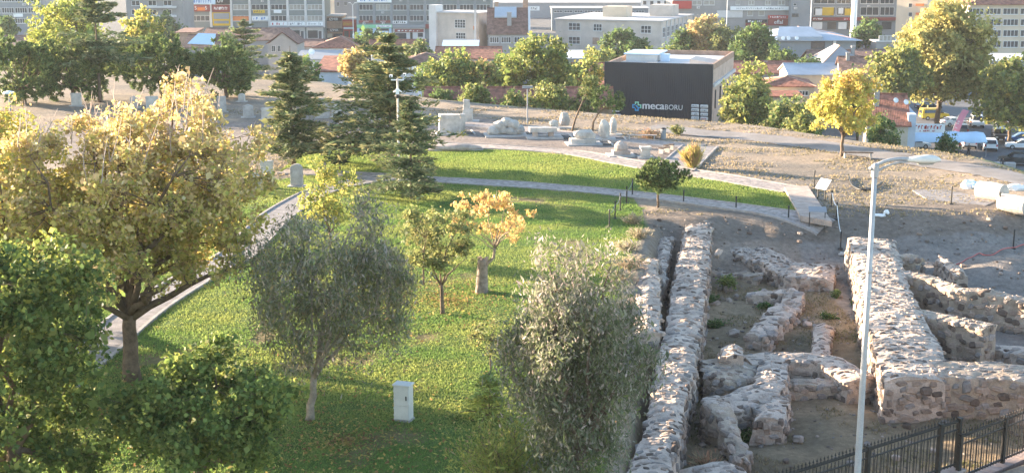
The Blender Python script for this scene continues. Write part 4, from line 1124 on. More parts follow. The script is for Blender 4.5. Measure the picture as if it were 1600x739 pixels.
class Bld:
    def __init__(s, name, label, px0, px1, Y, rz=0., z0=None, group='town buildings', cat='building'):
        s.z0 = float(zcity(Y)) - .2 if z0 is None else z0
        a = D(px0, 60, Y); s.P = Vector((a.x, Y, 0)); s.u = Vector((math.cos(rz), math.sin(rz), 0)); s.rz = rz
        s.root = empty(name, (a.x, Y, s.z0), rz, label, cat, group)
        s.w = s.loc(px1, 60)[0]; s.side = 0
    def loc(s, px, py, off=0.):
        """photo survey point -> (along facade, height)"""
        d = ray(px, py); n = Vector((-s.u.y, s.u.x, 0)); P = s.P + n*off
        den = d[0]*n.x + d[1]*n.y
        t = (P.x*n.x + P.y*n.y)/den
        q = Vector((d[0]*t, d[1]*t, 0)) - P
        return q.dot(s.u), CAMZ + d[2]*t - s.z0
    def h(s, py, px=None): return s.loc(px if px is not None else 800, py)[1] if px is not None else CAMZ + ray(800, py)[2]*s.P.y/ray(800, py)[1] - s.z0
    def part(s, mb, name, mat, parent=None): return mb.build(name, mat, parent or s.root)
    def body(s, h, depth, mat, roof='flat', rmat=None, name='wall', over=.3, rise=None, x0=0., x1=None, y0=0., zb=0.):
        x1 = s.w if x1 is None else x1; s.hh = h; s.dep = depth
        m = MB(); m.box(x0, x1, y0, y0+depth, zb, h); w = s.part(m, name, mat)
        if roof == 'flat':
            m = MB(); m.box(x0-.2, x1+.2, y0-.2, y0+depth+.2, h+.002, h+.25)
            r = s.part(m, 'roof', rmat or m_flat)
            m = MB(); t = .25; z1 = h+.8
            m.box(x0-.2, x1+.2, y0-.2, y0-.2+t, h+.252, z1); m.box(x0-.2, x1+.2, y0+depth+.2-t, y0+depth+.2, h+.252, z1); m.box(x0-.2, x0-.2+t, y0-.2+t, y0+depth+.2-t, h+.252, z1); m.box(x1+.2-t, x1+.2, y0-.2+t, y0+depth+.2-t, h+.252, z1)
            s.part(m, 'parapet', mat)
        elif roof == 'plain':
            m = MB(); m.box(x0-.35, x1+.35, y0-.35, y0+depth+.35, h+.002, h+.3); s.part(m, 'roof', rmat or m_flat)
        else: s.roof(roof, h, depth, rmat or m_tile, over, rise or depth*.25, x0, x1, y0, mat)
        return w
    def roof(s, kind, h, depth, rmat, over, rise, x0, x1, y0, wmat):
        y1 = y0+depth; t = .16; X0, X1, Y0, Y1 = x0-over, x1+over, y0-over, y1+over
        if kind == 'gx':            # ridge along the facade
            ym = (Y0+Y1)/2
            for nm, ya, yb in (('roof', Y0, ym), ('roof', Y1, ym)):
                m = MB(); q = [(X0, ya), (X1, ya), (X1, yb), (X0, yb)]; zz = [h+.01, h+.01, h+rise, h+rise]
                if ya > yb: q = q[::-1]; zz = zz[::-1]
                m.prism(q, zz, [z+t for z in zz]); s.part(m, nm, rmat)
            for xa, xb in ((x0, x0+.2), (x1-.2, x1)): m = MB(); m.add([(xa, y0, h), (xa, y1, h), (xa, (y0+y1)/2, h+rise*.94), (xb, y0, h), (xb, y1, h), (xb, (y0+y1)/2, h+rise*.94)], [[0, 2, 1], [3, 4, 5], [0, 3, 5, 2], [1, 2, 5, 4], [0, 1, 4, 3]]); s.part(m, 'gable', wmat)
            m = MB(); m.tube([(X0, ym, h+rise+t), (X1, ym, h+rise+t)], .14, 6); s.part(m, 'ridge', rmat)
        elif kind == 'gy':          # gable towards the street
            xm = (X0+X1)/2
            for xa, xb in ((X0, xm), (X1, xm)):
                m = MB(); q = [(xa, Y0), (xb, Y0), (xb, Y1), (xa, Y1)]; zz = [h+.01, h+rise, h+rise, h+.01]
                if xa > xb: q = q[::-1]; zz = zz[::-1]
                m.prism(q, zz, [z+t for z in zz]); s.part(m, 'roof', rmat)
            xm = (x0+x1)/2
            for ya, yb in ((y0, y0+.2), (y1-.2, y1)): m = MB(); m.add([(x0, ya, h), (x1, ya, h), (xm, ya, h+rise*.94), (x0, yb, h), (x1, yb, h), (xm, yb, h+rise*.94)], [[0, 1, 2], [3, 5, 4], [0, 2, 5, 3], [1, 4, 5, 2], [0, 3, 4, 1]]); s.part(m, 'gable', wmat)
        elif kind == 'hip':
            q = min((X1-X0), (Y1-Y0))/2; ym = (Y0+Y1)/2; xm = (X0+X1)/2
            if X1-X0 >= Y1-Y0: a, b = (X0+q, ym), (X1-q-.01, ym)
            else: a, b = (xm, Y0+q), (xm, Y1-q-.01)
            V = [(X0, Y0, h), (X1, Y0, h), (X1, Y1, h), (X0, Y1, h), (*a, h+rise), (*b, h+rise), (X0, Y0, h-.14), (X1, Y0, h-.14), (X1, Y1, h-.14), (X0, Y1, h-.14)]
            if X1-X0 >= Y1-Y0: F = [[0, 1, 5, 4], [1, 2, 5], [2, 3, 4, 5], [3, 0, 4]]
            else: F = [[0, 1, 4], [1, 2, 5, 4], [2, 3, 5], [3, 0, 4, 5]]
            F += [[6, 7, 1, 0], [7, 8, 2, 1], [8, 9, 3, 2], [9, 6, 0, 3], [9, 8, 7, 6]]
            V = [(x, y, z+.15) for x, y, z in V]
            m = MB(); m.add(V, F); s.part(m, 'roof', rmat)
            m = MB()
            for c in ((0, 4), (3, 4), (1, 5), (2, 5), (4, 5)): m.tube([V[c[0]], V[c[1]]], .12, 5)
            k = s.part(m, 'ridge', M('ridge_tiles', (.42, .27, .21), .9, .2, 1)); k['kind'] = 'stuff'
        elif kind == 'shed':
            m = MB(); q = [(X0, Y0), (X1, Y0), (X1, Y1), (X0, Y1)]; zz = [h+.01, h+.01, h+rise, h+rise]; m.prism(q, zz, [z+t for z in zz]); s.part(m, 'roof', rmat)
            m = MB(); m.prism([(x0, y1-.2), (x1, y1-.2), (x1, y1-.01), (x0, y1-.01)], h-.05, h+rise*.95); s.part(m, 'gable', wmat)
    def win_l(s, x, z, w, h, nx=2, nz=1, side='F', y=0., frame=None, glass=None, xs=None):
        fm, pm_ = win_meshes(w, h, nx, nz)
        if side == 'F': lc, r = (x, y-.01, z), 0
        elif side == 'R': lc, r = ((s.w if xs is None else xs)+.01, x, z), math.pi/2
        else: lc, r = ((0 if xs is None else xs)-.01, x, z), -math.pi/2
        f = fm.copy() if (frame and frame != m_frame) else fm
        o = link('window', f, frame or m_frame, s.root, lc, r)
        p = pm_ if not glass or glass == m_glass else pm_.copy()
        link('pane', p, glass or m_glass, o)
        return o
    def win(s, px0, py0, px1, py1, nx=2, nz=1, frame=None, glass=None, off=0.):
        a, z1 = s.loc(px0, py0, off); b, z0 = s.loc(px1, py1, off)
        return s.win_l((a+b)/2, z0, b-a, z1-z0, nx, nz, y=off, frame=frame, glass=glass)
    def panel(s, px0, py0, px1, py1, mat, name='sign', t=.15, off=0., text=None, tmat=None, tsize=.6, parent=None, tx=.5):
        a, z1 = s.loc(px0, py0, off); b, z0 = s.loc(px1, py1, off)
        m = MB(); m.box(a, b, off-t, off-.015, z0, z1); o = s.part(m, name, mat, parent)
        if text:
            hgt = (z1-z0)*tsize
            if text[0] == '~':
                q = link('lettering', strokes(int(text[1:]), (b-a)*.8, hgt, int(px0*7)), tmat or m_wht, o, ((a+b)/2, off-t-.04, (z0+z1)/2)); q['kind'] = 'stuff'; return o
            me, w = text_mesh(text, hgt*1.3)
            k = min(1., (b-a)*.94/w)
            q = link('lettering', me.copy(), tmat or m_wht, o, (a+(b-a)*tx, off-t-.04, (z0+z1)/2)); q.scale = (k, 1, 1)
        return o
    def chimney(s, x, y, z0, z1, w=.6, mat=None):
        m = MB(); m.box(x-w/2, x+w/2, y-w/2, y+w/2, z0, z1); m.box(x-w/2-.08, x+w/2+.08, y-w/2-.08, y+w/2+.08, z1+.001, z1+.15); return s.part(m, 'chimney', mat or m_gable)
    def dish(s, x, y, z, r=.5, rz=0.):
        m = MB(); m.lathe([(.02, 0), (r*.5, .05), (r*.85, .14), (r, .22), (r*.98, .23), (r*.8, .16), (.02, .03)], 12)
        o = m.build('satellite_dish', m_wht, s.root, (x, y, z)); o.rotation_euler = (R_(65), 0, rz)
        m = MB(); m.tube([(0, 0, 0), (0, 0, -.5)], .03, 5); p = m.build('mast', m_gry, s.root, (x, y+.05, z))
        return o
def house(label, px0, px1, Y, eave, ridge, depth, kind='hip', wall=None, tile=None, rz=0., wins=(), chim=(), dish=(), name='house', over=.35):
    b = Bld(name, label, px0, px1, Y, rz, group='red roofed houses' if tile in (None, m_tile, m_tile2, m_tile3) else 'town buildings', cat='house')
    h = b.h(eave)
    if kind in ('gx', 'hip'): zr = CAMZ + ray(800, ridge)[2]*(Y+depth/2)/ray(800, ridge)[1] - b.z0
    elif kind == 'gy': zr = b.h(ridge)
    else: zr = CAMZ + ray(800, ridge)[2]*(Y+depth)/ray(800, ridge)[1] - b.z0
    b.body(h, depth, wall or m_gable, kind, tile or m_tile, rise=max(.4, zr-h), over=over)
    for w in wins: b.win(*w)
    for c_ in chim: b.chimney(c_[0]*b.w, c_[1]*depth, h*.9, h+c_[2])
    for c_ in dish: b.dish(c_[0]*b.w, c_[1]*depth, h+c_[2], c_[3] if len(c_) > 3 else .5, rz=c_[4] if len(c_) > 4 else .4)
    return b
# ---- far office blocks
def office(label, px0, px1, Y, cols, rows, ztop, depth, colm, span, seed, glassmix=.3):
    b = Bld('office_block', label, px0, px1, Y); b.body(ztop-b.z0, depth, span)
    rr = random.Random(seed)
    for x in cols:
        a, _ = b.loc(x, 30); m = MB(); m.box(a-.35, a+.35, -.5, -.012, 3.9, ztop-b.z0+.3); b.part(m, 'column', colm)
    for (y0, y1) in rows:
        for i in range(len(cols)-1):
            b.win(cols[i]+2.6, y0, cols[i+1]-2.6, y1, 4, 1, glass=m_glass2 if rr.random() < glassmix else m_glass)
    return b
c2 = [297, 330, 362, 391, 421, 450, 478, 506]
b = office('grey green office block with shop signs at upper left', 296, 507, 425, c2, [(-27, -20), (-10, -2), (8, 15.5), (25.5, 33)], 9., 16, m_white, m_conc, 1, .25)
b.panel(299, -3, 337, 7, m_lbl, text='~8', tmat=m_blu, t=.55); b.panel(338, -3, 360, 7, m_black, text='UV', t=.55, tx=.3)
s = b.panel(300, 8, 329, 18.5, m_maroon, t=.6, text='5      5', tsize=.55); b.panel(309, 12, 321, 17, m_org, 'sign_panel', .75)
b.panel(332, 8, 360, 19, m_maroon, t=.6, text='~9', tsize=.4); b.panel(332, 20, 361, 40.5, m_yel, t=.5, name='sign'); b.panel(334, 21, 359, 30, m_gry, 'sign_panel', .65); b.panel(335, 33, 358, 37, m_gry, 'sign_panel', .65)
b.panel(364, 26, 389, 33, m_org, 'blind', .2, text=None); b.panel(394, 26, 419, 32.5, m_wht, t=.6, text='~5', tmat=m_blu); b.panel(396, 16, 414, 21, m_yel, t=.5, text='~4', tmat=m_black); b.panel(428, 16, 440, 21, m_wht, t=.5)
b.panel(423, 34.5, 449, 40.5, m_wht, t=.7, text='~6', tmat=m_red); b.panel(451, 34.5, 477, 40.5, m_wht, t=.7, text='~7', tmat=m_gry); b.panel(480, 34.5, 505, 40.5, m_wht, t=.7, text='~9', tmat=m_gry)
for x0, x1 in ((453, 477), (479, 505), (423, 450)):
    b.panel(x0, 43, x1, 64, m_white, 'shop_front', .3); b.panel(x0+2, 48, x1-8, 60, m_glass, 'shop_window', .38); b.panel(x1-7, 49, x1-2, 62, m_frameb, 'door', .38)
for x0, x1 in ((421, 450), (450, 478), (478, 506)): b.panel(x0, 41.2, x1, 43, m_gry, 'canopy', 1.6)
c3 = [559, 585, 612, 638, 664, 690, 716, 742, 768]
b = office('grey office block with lit windows above the green shop', 558, 769, 425, c3, [(-27, -20), (-10, -3), (8, 16), (25, 33)], 9., 16, m_conc2, m_conc, 2, .7)
b.panel(558, -3, 612, 4.5, m_wht, t=.7, text='~16', tmat=m_blu, tsize=.4)
for x0, x1 in ((560, 584), (586, 611)): b.panel(x0, 32.4, x1, 36, m_maroon, t=.4, text='MATEX')
b.panel(613, 33, 637, 37.5, m_wht, t=.5, text='~6', tmat=m_black); b.panel(558, 39, 613, 44, m_grn, t=.8); b.panel(588, 39.5, 612, 43, m_wht, t=.9, text='~8', tmat=m_gry); b.panel(558, 44.4, 612, 62, m_lbl, 'shop_front', .4)
for x0, x1, y0, y1 in ((562, 582, 45, 48.5), (588, 608, 45, 48.5), (577, 586, 52, 60), (590, 608, 52, 60)): b.panel(x0, y0, x1, y1, m_glass, 'shop_window', .5)
b.panel(614, 38.6, 664, 44, m_gry, 'balcony', 1.0); b.panel(614, 44.5, 664, 64, m_white, 'shop_front', .3); b.panel(617, 46, 662, 50.5, m_maroon, t=.6, text='~6', tsize=.5); b.panel(618, 52, 635, 61, m_glass, 'shop_window', .4); b.panel(641, 51, 645, 62, m_black, 'door', .4); b.panel(653, 52, 661, 58, m_glass, 'shop_window', .4); b.panel(665, 38, 678, 45, m_maroon, t=.6)
# gap between the blocks: small shops
b = Bld('corner_shop', 'brown shop with white name letters between the office blocks', 508, 535, 432); b.body(b.h(26), 10, m_brick, 'plain'); b.panel(509, 28, 534, 33.5, m_black, t=.5, text='IZMIR', tsize=.8); b.panel(510, 35, 532, 39, m_brick, t=.4); b.panel(510, 45, 536, 50, m_black, t=1.2, text='IZMIR', tsize=.8); b.panel(521, 53, 535, 62, m_glass, 'shop_window', .3); b.panel(509, 53, 519, 62, m_warm, 'shop_front', .3)
b = Bld('corner_shop', 'red shop front behind the tall street lamp', 535, 557, 433); b.body(b.h(31), 9, m_red, 'plain'); b.panel(535.5, 34, 553, 41, m_org, t=.5, text='~5', tmat=m_yel); b.panel(537, 43, 553, 46, m_wht, t=.4); b.panel(538, 49, 545, 61, m_glass, 'shop_window', .3); b.panel(547, 49, 554, 61, m_frameb, 'door', .3)
b = Bld('apartment_block', 'tall narrow apartment end wall behind the small shops', 524, 562, 470); b.body(22, 20, m_conc2)
b.win(526, 4, 530, 10); b.win(538, 3, 542, 9)
b = Bld('apartment_block', 'sunlit slice of flats seen in the gap between blocks', 500, 524, 520, rz=-.5); b.body(20, 14, m_warm); b.win(508, 4, 516, 10)
# left edge blocks
b = Bld('office_block', 'long pale blue block with window bands at upper left edge', -40, 66, 380); b.body(9-b.z0, 18, m_conc2)
for y0, y1 in ((-22, -15), (-5, 3), (13, 20.5), (30, 36.5)):
    for i in range(5): x = -38+i*20.6; b.win(x, y0, x+18.6, y1, 5, 1, glass=m_glass2 if i % 2 else m_glass)
b.panel(21, 22, 36, 27, m_wht)
b = Bld('apartment_block', 'apartment house with balconies behind the yellow green trees', 200, 288, 400, rz=.0); b.body(12-b.z0, 14, m_gable)
for y in (-8, 8, 22):
    for x in (206, 232, 256): b.win(x, y-6, x+12, y+1, 2, 1)
    m_ = b.panel(226, y+2, 276, y+5, m_white, 'balcony', 1.4)
b = Bld('apartment_block', 'narrow dark apartment strip left of the sign covered block', 284, 295, 440); b.body(14-b.z0, 10, m_brick)
for y in (4, 20): b.win(286, y, 292, y+6, 1, 1)
# the cream workshop with the tall pilaster
b = Bld('workshop', 'cream plaster building with tall white end pier', 684, 748, 352, rz=-.42); h = b.h(21.5, 720); b.body(h, 11, m_cream, 'plain')
m = MB(); m.box(-2.0, -.012, -1.0, 3, 0, h+2.0); b.part(m, 'pier', m_white)
b.win(711, 31, 727, 44, 4, 3); b.win(713, 52, 727, 61, 4, 2); m = MB(); m.box(b.w-1.1, b.w-.5, -.4, -.012, 0, h+1); b.part(m, 'flue', m_white)
b.panel(740, 41, 744, 47, m_org, 'box', .2)
b = Bld('workshop', 'low white annex between the cream building and red gabled house', 748, 776, 352, rz=.0); b.body(b.h(23.5), 9, m_white, 'plain'); b.win(749.5, 33, 762.5, 42, 4, 1); b.win(749, 53, 762, 63, 4, 2)
# red gabled house
b = Bld('brick_house', 'big brick house with steep red roof and white verge', 763, 826, 338, rz=.0); h = b.h(54.5); 
b.body(h, 15, m_gable, 'gx', m_tile3, rise=6.0, x1=b.w, over=.4)
m = MB(); m.add([(b.w+.01, -.1, .1), (b.w+5.2, 11.5, .1), (b.w+5.2, 11.5, h), (b.w+.01, -.1, h)], [[0, 1, 2, 3]]); 
for x0, x1 in ((766, 779), (784, 797.5), (804, 820)): b.win(x0, 58.5, x1, 67, 4, 1)
for i in range(5): b.win_l(1.6+i*2.6, h-2.6, 1.2, 2.0, 2, 1, side='R')
m = MB(); m.prism([(b.w-.1, -.5), (b.w+.45, -.5), (b.w+.45, 7.5), (b.w-.1, 7.5)], [h+.2, h+.2, h+6.1, h+6.1], [h+.5, h+.5, h+6.5, h+6.5]); b.part(m, 'verge', m_white)
b.chimney(b.w*.52, 2.6, h+1.2, h+5.2, 1.1); b.chimney(b.w*.93, 9, h+4.5, h+8, 1.3, m_brick); b.chimney(b.w*.2, 8, h+4.5, h+7.5, .9, m_brick)
m = MB(); m.prism([(1.5, 4.0), (b.w-3, 4.0), (b.w-3, 7.2), (1.5, 7.2)], [h+3.9, h+3.9, h+6.2, h+6.2], [h+4.2, h+4.2, h+6.5, h+6.5]); b.part(m, 'roof_sheet', m_metal)
# long cream building
b = Bld('workshop', 'long two storey cream building with flat roof, lit on its left face', 868, 1033, 352, rz=-.36); h = b.h(32, 1000)-.3; b.body(h, 34, m_cream, 'plain')
for x0, y0, x1, y1 in ((889, 37, 906, 47.5), (928, 38.5, 940, 48.5), (889, 58, 906, 69), (1002, 41, 1017, 52)): b.win(x0, y0, x1, y1, 3, 2)
b.panel(926, 59, 936, 70, m_brick, 'brick_patch', .12)
for i in range(7):
    b.win_l(2.6+i*4.4, h-4.0, 2.6, 2.4, 3, 2, side='R', glass=m_glass); b.win_l(2.6+i*4.4, h-8.6, 2.6, 2.2, 3, 2, side='R')
    if i < 6: m = MB(); m.box(b.w+.012, b.w+.3, 4.6+i*4.4, 5.0+i*4.4, 0, h); b.part(m, 'pilaster', m_white)
m = MB(); m.box(b.w*.32, b.w*.55, 12, 18, h+.31, h+3.0); b.part(m, 'roof_hut', m_warm); m = MB(); m.box(b.w*.7, b.w*.92, 20, 27, h+.31, h+3.2); b.part(m, 'roof_hut', m_cream)
# low long hall and car deck behind
b = Bld('depot', 'long low flat roofed depot far behind the cream buildings', 862, 1012, 470); b.body(b.h(14), 12, m_conc2, 'plain')
for i in range(9): b.win(866+i*16, 17, 878+i*16, 19.5, 3, 1)
b.panel(822, 10.5, 843, 17, m_wht, text='~6', tmat=m_gry)
b = Bld('car_park_deck', 'far car deck with blue and white parked vehicles', 772, 1010, 560); b.body(b.h(5.5), 40, m_gry, 'plain')
b = Bld('office_block', 'pale far block rising above the car deck', 868, 1000, 640); b.body(16, 14, m_conc2)
for i in range(8): b.win(872+i*16, -4, 882+i*16, 0, 3, 1)
b = Bld('apartment_block', 'white sunlit far flats near the top centre', 1000, 1052, 520, rz=-.45); b.body(20, 12, m_white)
for i in range(4): b.win(1005+i*11, 2, 1010+i*11, 8, 1, 1)
# right of centre
b = Bld('office_block', 'pale office block with a long white name board', 1050, 1236, 392); b.body(6.5-b.z0, 18, m_gable)
b.panel(1050, 2, 1080, 14, m_red, 'balcony', .8)
for x0, x1 in ((1082, 1096), (1100, 1116), (1150, 1156), (1170, 1178), (1196, 1204), (1216, 1226)): b.win(x0, 2, x1, 8, 2, 1, glass=m_glass2)
s = b.panel(1141, 10.5, 1234, 16.5, m_wht, t=.8, text='~26', tmat=m_gry, tsize=.4)
for x0, x1 in ((1168, 1176), (1186, 1194)): b.win(x0, 18, x1, 25, 1, 1, glass=m_glass2)
b.panel(1165, 31, 1198, 36, m_black, t=.5, text='~9'); b.panel(1165, 36.5, 1198, 41, m_maroon, t=.5, text='BOSCH', tsize=.7); b.panel(1200, 24.5, 1232, 29.5, m_red, t=.5, text='~8', tsize=.5); b.panel(1200, 30, 1232, 40, m_maroon, t=.5, text='eflal', tsize=.7); b.panel(1120, 17, 1160, 28, m_white, 'shop_front', .3)
b = Bld('apartment_block', 'blank blue grey end wall with two small windows', 1234, 1266, 388); b.body(9-b.z0, 16, m_conc2); b.win(1240, 6, 1244, 9, 1, 1); b.win(1238, 22, 1247, 26, 2, 1, frame=m_frameb)
b = Bld('shop_block', 'shop block with yellow and red window signs', 1264, 1402, 396); b.body(8-b.z0, 16, m_conc2)
for x0, x1 in ((1272, 1304), (1308, 1328), (1345, 1372), (1376, 1396)): b.win(x0, -3, x1, 6, 3, 1); b.win(x0, 12, x1, 24, 3, 1)
b.panel(1285, 12, 1302, 24.5, m_yel, t=.3); b.panel(1320, 14, 1334, 24.5, m_yel, t=.3); b.panel(1274, 14, 1284, 24, m_wht, t=.3); b.panel(1310, 13, 1317, 22, m_wht, t=.3); b.panel(1268, 27.5, 1400, 32.5, m_maroon, t=.9); b.panel(1268, 27.5, 1286, 32.5, m_maroon, 'sign', 1.0, text='~6', tsize=.6); b.panel(1316, 28, 1332, 32, m_red, 'sign', 1.1, text='~6', tsize=.6)
for x0, x1 in ((1269, 1284), (1293, 1306), (1310, 1322), (1324, 1332), (1378, 1392)): b.panel(x0, 35, x1, 46, m_wht if x0 in (1269, 1310) else m_glass, 'shop_front', .35)
b = Bld('apartment_tower', 'cream tower block glowing in direct sun at upper right', 1398, 1446, 372, rz=-.55); b.body(14-b.z0, 16, m_warm)
for y in (-6, 6, 20, 34): b.win(1420, y, 1425, y+6, 1, 1); b.panel(1432, y, 1444, y+4, m_org, 'balcony', .8)
b = Bld('office_block', 'right hand block with red eaves and rows of windows', 1512, 1660, 330); b.body(b.h(8), 16, m_warm, 'hip', m_tile, rise=3, over=.9)
for y0, y1 in ((14, 22.5), (31, 40), (48, 57), (65, 74)):
    for i in range(5): x = 1514+i*27; b.win(x, y0, x+22, y1, 4, 1, glass=m_glass2 if (i+int(y0)) % 3 == 0 else m_glass)
b = Bld('market_stall', 'white canopy stall in front of the right hand block', 1552, 1640, 300); b.body(b.h(96), 8, m_conc2, 'shed', m_wht, rise=.9); b.panel(1560, 99, 1640, 103, m_gry, 'awning', .5)
# blue hall
b = Bld('market_hall', 'low hall with pale blue metal roofs and satellite dishes', 1196, 1338, 318, rz=.0); h = b.h(64); b.body(h, 26, m_conc2, 'hip', m_metal, rise=2.2, over=1.2)
m = MB(); m.prism([(b.w*.12, -1.0), (b.w*.62, -1.0), (b.w*.56, 6), (b.w*.2, 6)], h+.2, [h+1.0, h+1.0, h+2.9, h+2.9]); b.part(m, 'roof_porch', m_metal)
b.win(1268, 66, 1288, 76, 2, 1, frame=m_frameb); b.panel(1302, 64, 1306, 70, m_wht, t=.2)
for x in (.18, .24, .33): b.dish(b.w*x, -1.3, h+.6, .5)
b = Bld('kiosk', 'small white roofed kiosk left of the big plane tree', 1370, 1408, 322); b.body(b.h(66), 6, m_gable, 'plain', m_white); b.win(1374, 57, 1398, 64, 4, 1, glass=m_glass2)
# ---- red roofed houses
m_bluew = Pm('blue_wash', (.48, .53, .60))
house('long brown tiled house at the left edge behind the pines', -30, 62, 300, 74, 57, 12, 'gx', m_gable, m_tile2)
house('brown hip roof house beside the very tall cedar', 62, 128, 285, 78, 58, 12, 'hip', m_gable, m_tile2, wins=[(76, 80, 84, 88), (98, 80, 106, 88)])
house('small house with flat brick parapet above the round pines', 276, 304, 310, 52, 45, 9, 'shed', m_brick, m_tile2)
b = house('patched house with a blue white tarpaulin on the roof', 286, 338, 285, 76, 56, 12, 'gx', m_gable, m_tile3)
m = MB(); hh = b.h(76); m.prism([(.6, 1.2), (b.w-.6, .6), (b.w-1.2, 5.2), (2.0, 5.6)], [hh+.85, hh+.65, hh+2.6, hh+2.7], [hh+.95, hh+.75, hh+2.7, hh+2.8]); b.part(m, 'tarpaulin', m_lbl)
house('wide old tiled roof under the sign covered block', 316, 396, 330, 60, 45.5, 14, 'gx', m_gable, m_tile3)
house('old tiled roof half hidden by the far cedar', 388, 444, 322, 64, 45.5, 13, 'gx', m_gable, m_tile2, rz=.0)
b = house('grey gable house with two dark windows below the offices', 418, 464, 262, 70, 51, 9, 'gy', m_gable, m_tile3, wins=[(425, 72, 430, 81), (434, 72, 438.5, 81)])
house('low tiled shed behind the pointed cedar', 456, 500, 300, 74, 63, 9, 'gx', m_gable, m_tile2)
house('red hip roof with pale ridge lines in front of the shops', 488, 562, 292, 76, 58.5, 14, 'hip', m_white, m_tile)
b = house('dark low roof with white awnings behind the pointed cedar', 462, 522, 250, 94, 80, 8, 'shed', m_white, m_gry, wins=[(492, 97, 506, 103)], dish=[(.38, .1, 1.4, .6)])
b = house('red roofed shed with pale blue side wall near the cedars', 492, 542, 200, 113, 89, 11, 'shed', m_bluew, m_tile, rz=.0, over=.25)
house('tiled house with white gable end below the green shop', 580, 664, 285, 83, 64, 12, 'gx', m_white, m_tile, rz=.12)
house('hip roof house beside the camera pole', 624, 700, 252, 100, 84, 10, 'hip', m_gable, m_tile3, wins=[(668, 103, 676, 110)])
b = house('pale blue gabled shed with a white dish right of the tall cedar', 604, 652, 228, 122, 103, 9, 'gy', m_bluew, m_metal, dish=[(.92, .0, 1.2, .75)])
house('broad red roof below the cream plaster building', 680, 782, 282, 93, 74.5, 14, 'gx', m_gable, m_tile, wins=[(690, 96, 700, 103)])
b = Bld('canopy', 'pale blue awning in front of the cream plaster building', 690, 748, 318, cat='awning'); h = b.h(74); m = MB(); m.prism([(0, 0), (b.w, 0), (b.w, 7), (0, 7)], [h, h, h+1.0, h+1.0], [h+.15, h+.15, h+1.15, h+1.15]); b.part(m, 'roof_sheet', m_lbl)
for x in (.2, b.w/2, b.w-.2):
    m = MB(); m.box(x-.08, x+.08, .1, .26, 0, h+.02); b.part(m, 'post', m_gry)
house('small tiled roof left of the black building', 898, 950, 222, 118, 100, 9, 'gx', m_white, m_tile, wins=[(912, 128, 924, 134)])
house('low red roof tucked beside the black building', 905, 952, 208, 133, 118, 8, 'shed', m_white, m_tile)
house('white tarpaulin topped shed below the brick house', 872, 912, 280, 92, 80, 8, 'shed', m_gable, m_wht)
house('long red tiled roof right of the black building', 1148, 1288, 258, 116, 97, 12, 'gx', m_gable, m_tile, chim=[(.42, .5, 1.8)])
b = house('hip roofed house with a strip of small windows', 1196, 1276, 212, 136, 120, 10, 'hip', m_warm, m_tile, wins=[(1240, 143, 1262, 149, 5, 1)], rz=-.1)
house('low pent roof under the hip roofed house', 1190, 1256, 205, 152, 146, 4, 'shed', m_warm, m_tile)
house('white roofed workshop with sloping gable', 1236, 1322, 238, 118, 101, 9, 'gx', m_warm, m_metal)
house('red roof house behind the long tiled roof', 1272, 1342, 280, 99, 80, 11, 'gx', m_gable, m_tile2, wins=[(1286, 100, 1300, 104)])
b = house('gabled house with chimney above the yellow tree', 1318, 1376, 232, 118, 90, 12, 'gx', m_gable, m_tile2, wins=[(1322, 118, 1332, 126)], chim=[(.22, .4, 3.4)], rz=-.15)
house('plain tiled roof left of the big plane tree', 1340, 1398, 285, 94, 79, 12, 'gx', m_gable, m_tile2)
house('dark shingle roof with white patches left of the plane tree', 1290, 1350, 262, 100, 72, 12, 'hip', m_gable, m_gry, chim=[(.85, .3, 3)])
b = house('near red roofed house with dishes above the white tent', 1364, 1428, 158, 197, 148, 13, 'gx', m_warm, m_tile, rz=-.18, dish=[(.1, .15, 4.0, .3), (.25, .15, 4.6, .32), (.72, .3, 2.6, .33), (.98, .3, 2.4, .33)], chim=[(.25, .3, 4.2)])
m = MB(); m.box(b.w+.02, b.w+.9, .5, 9, 0, b.h(197)+1.4); b.part(m, 'side_wall', m_bluew)
b = Bld('long_shed', 'long low shed with red tiled roof along the plateau foot', 664, 958, 156, cat='shed', group='red roofed houses'); h = b.h(170); b.body(h, 8, m_brick, 'gx', m_tile, rise=1.9, over=.4)
# ---- the black building
b = Bld('black_building', 'black clad building with a white logo sign, brick side wall', 947, 1114, 183, rz=-.28); H_ = b.h(97, 950); dep = 24.
m_bricks = Pm('pink_brick', (.52, .38, .31), var=.18, scale=1.2); m = MB(); m.box(0, b.w-.0, .4, dep, 0, H_-.9); b.part(m, 'wall', m_bricks)
m = MB(); m.box(-.15, b.w+.15, -.05, .38, 0, H_); fac = b.part(m, 'cladding', m_dark)
m = MB(); m.box(.3, b.w-.3, .4, dep-.3, H_-.898, H_-.75); b.part(m, 'roof', m_white)
m = MB(); m.box(0, .28, .39, dep, H_-.898, H_-.1); m.box(b.w-.28, b.w, .39, dep, H_-.898, H_-.1); m.box(.28, b.w-.28, dep-.28, dep, H_-.898, H_-.1); b.part(m, 'parapet', m_brick)
m = MB(); m.box(b.w+.005, b.w+.35, .4, dep, H_-3.1, H_-2.7); b.part(m, 'ledge', m_white)
m = MB(); m.box(.8, 5.2, 10, 17, H_-.748, H_+.25); hut = b.part(m, 'roof_hut', m_white); m = MB(); m.box(.5, 5.5, 9.7, 17.3, H_+.252, H_+.4); b.part(m, 'hut_roof', m_lbl, hut); m = MB(); m.box(5.6, 6.8, 11, 12, H_-.748, H_+.3); b.part(m, 'roof_door', m_lbl)
m = MB(); m.prism([(10.5, 6), (b.w-.6, 6), (b.w-.6, 12), (10.5, 12)], H_-.748, [H_+.1, H_-.4, H_-.4, H_+.1]); b.part(m, 'roof_hut', m_cream)
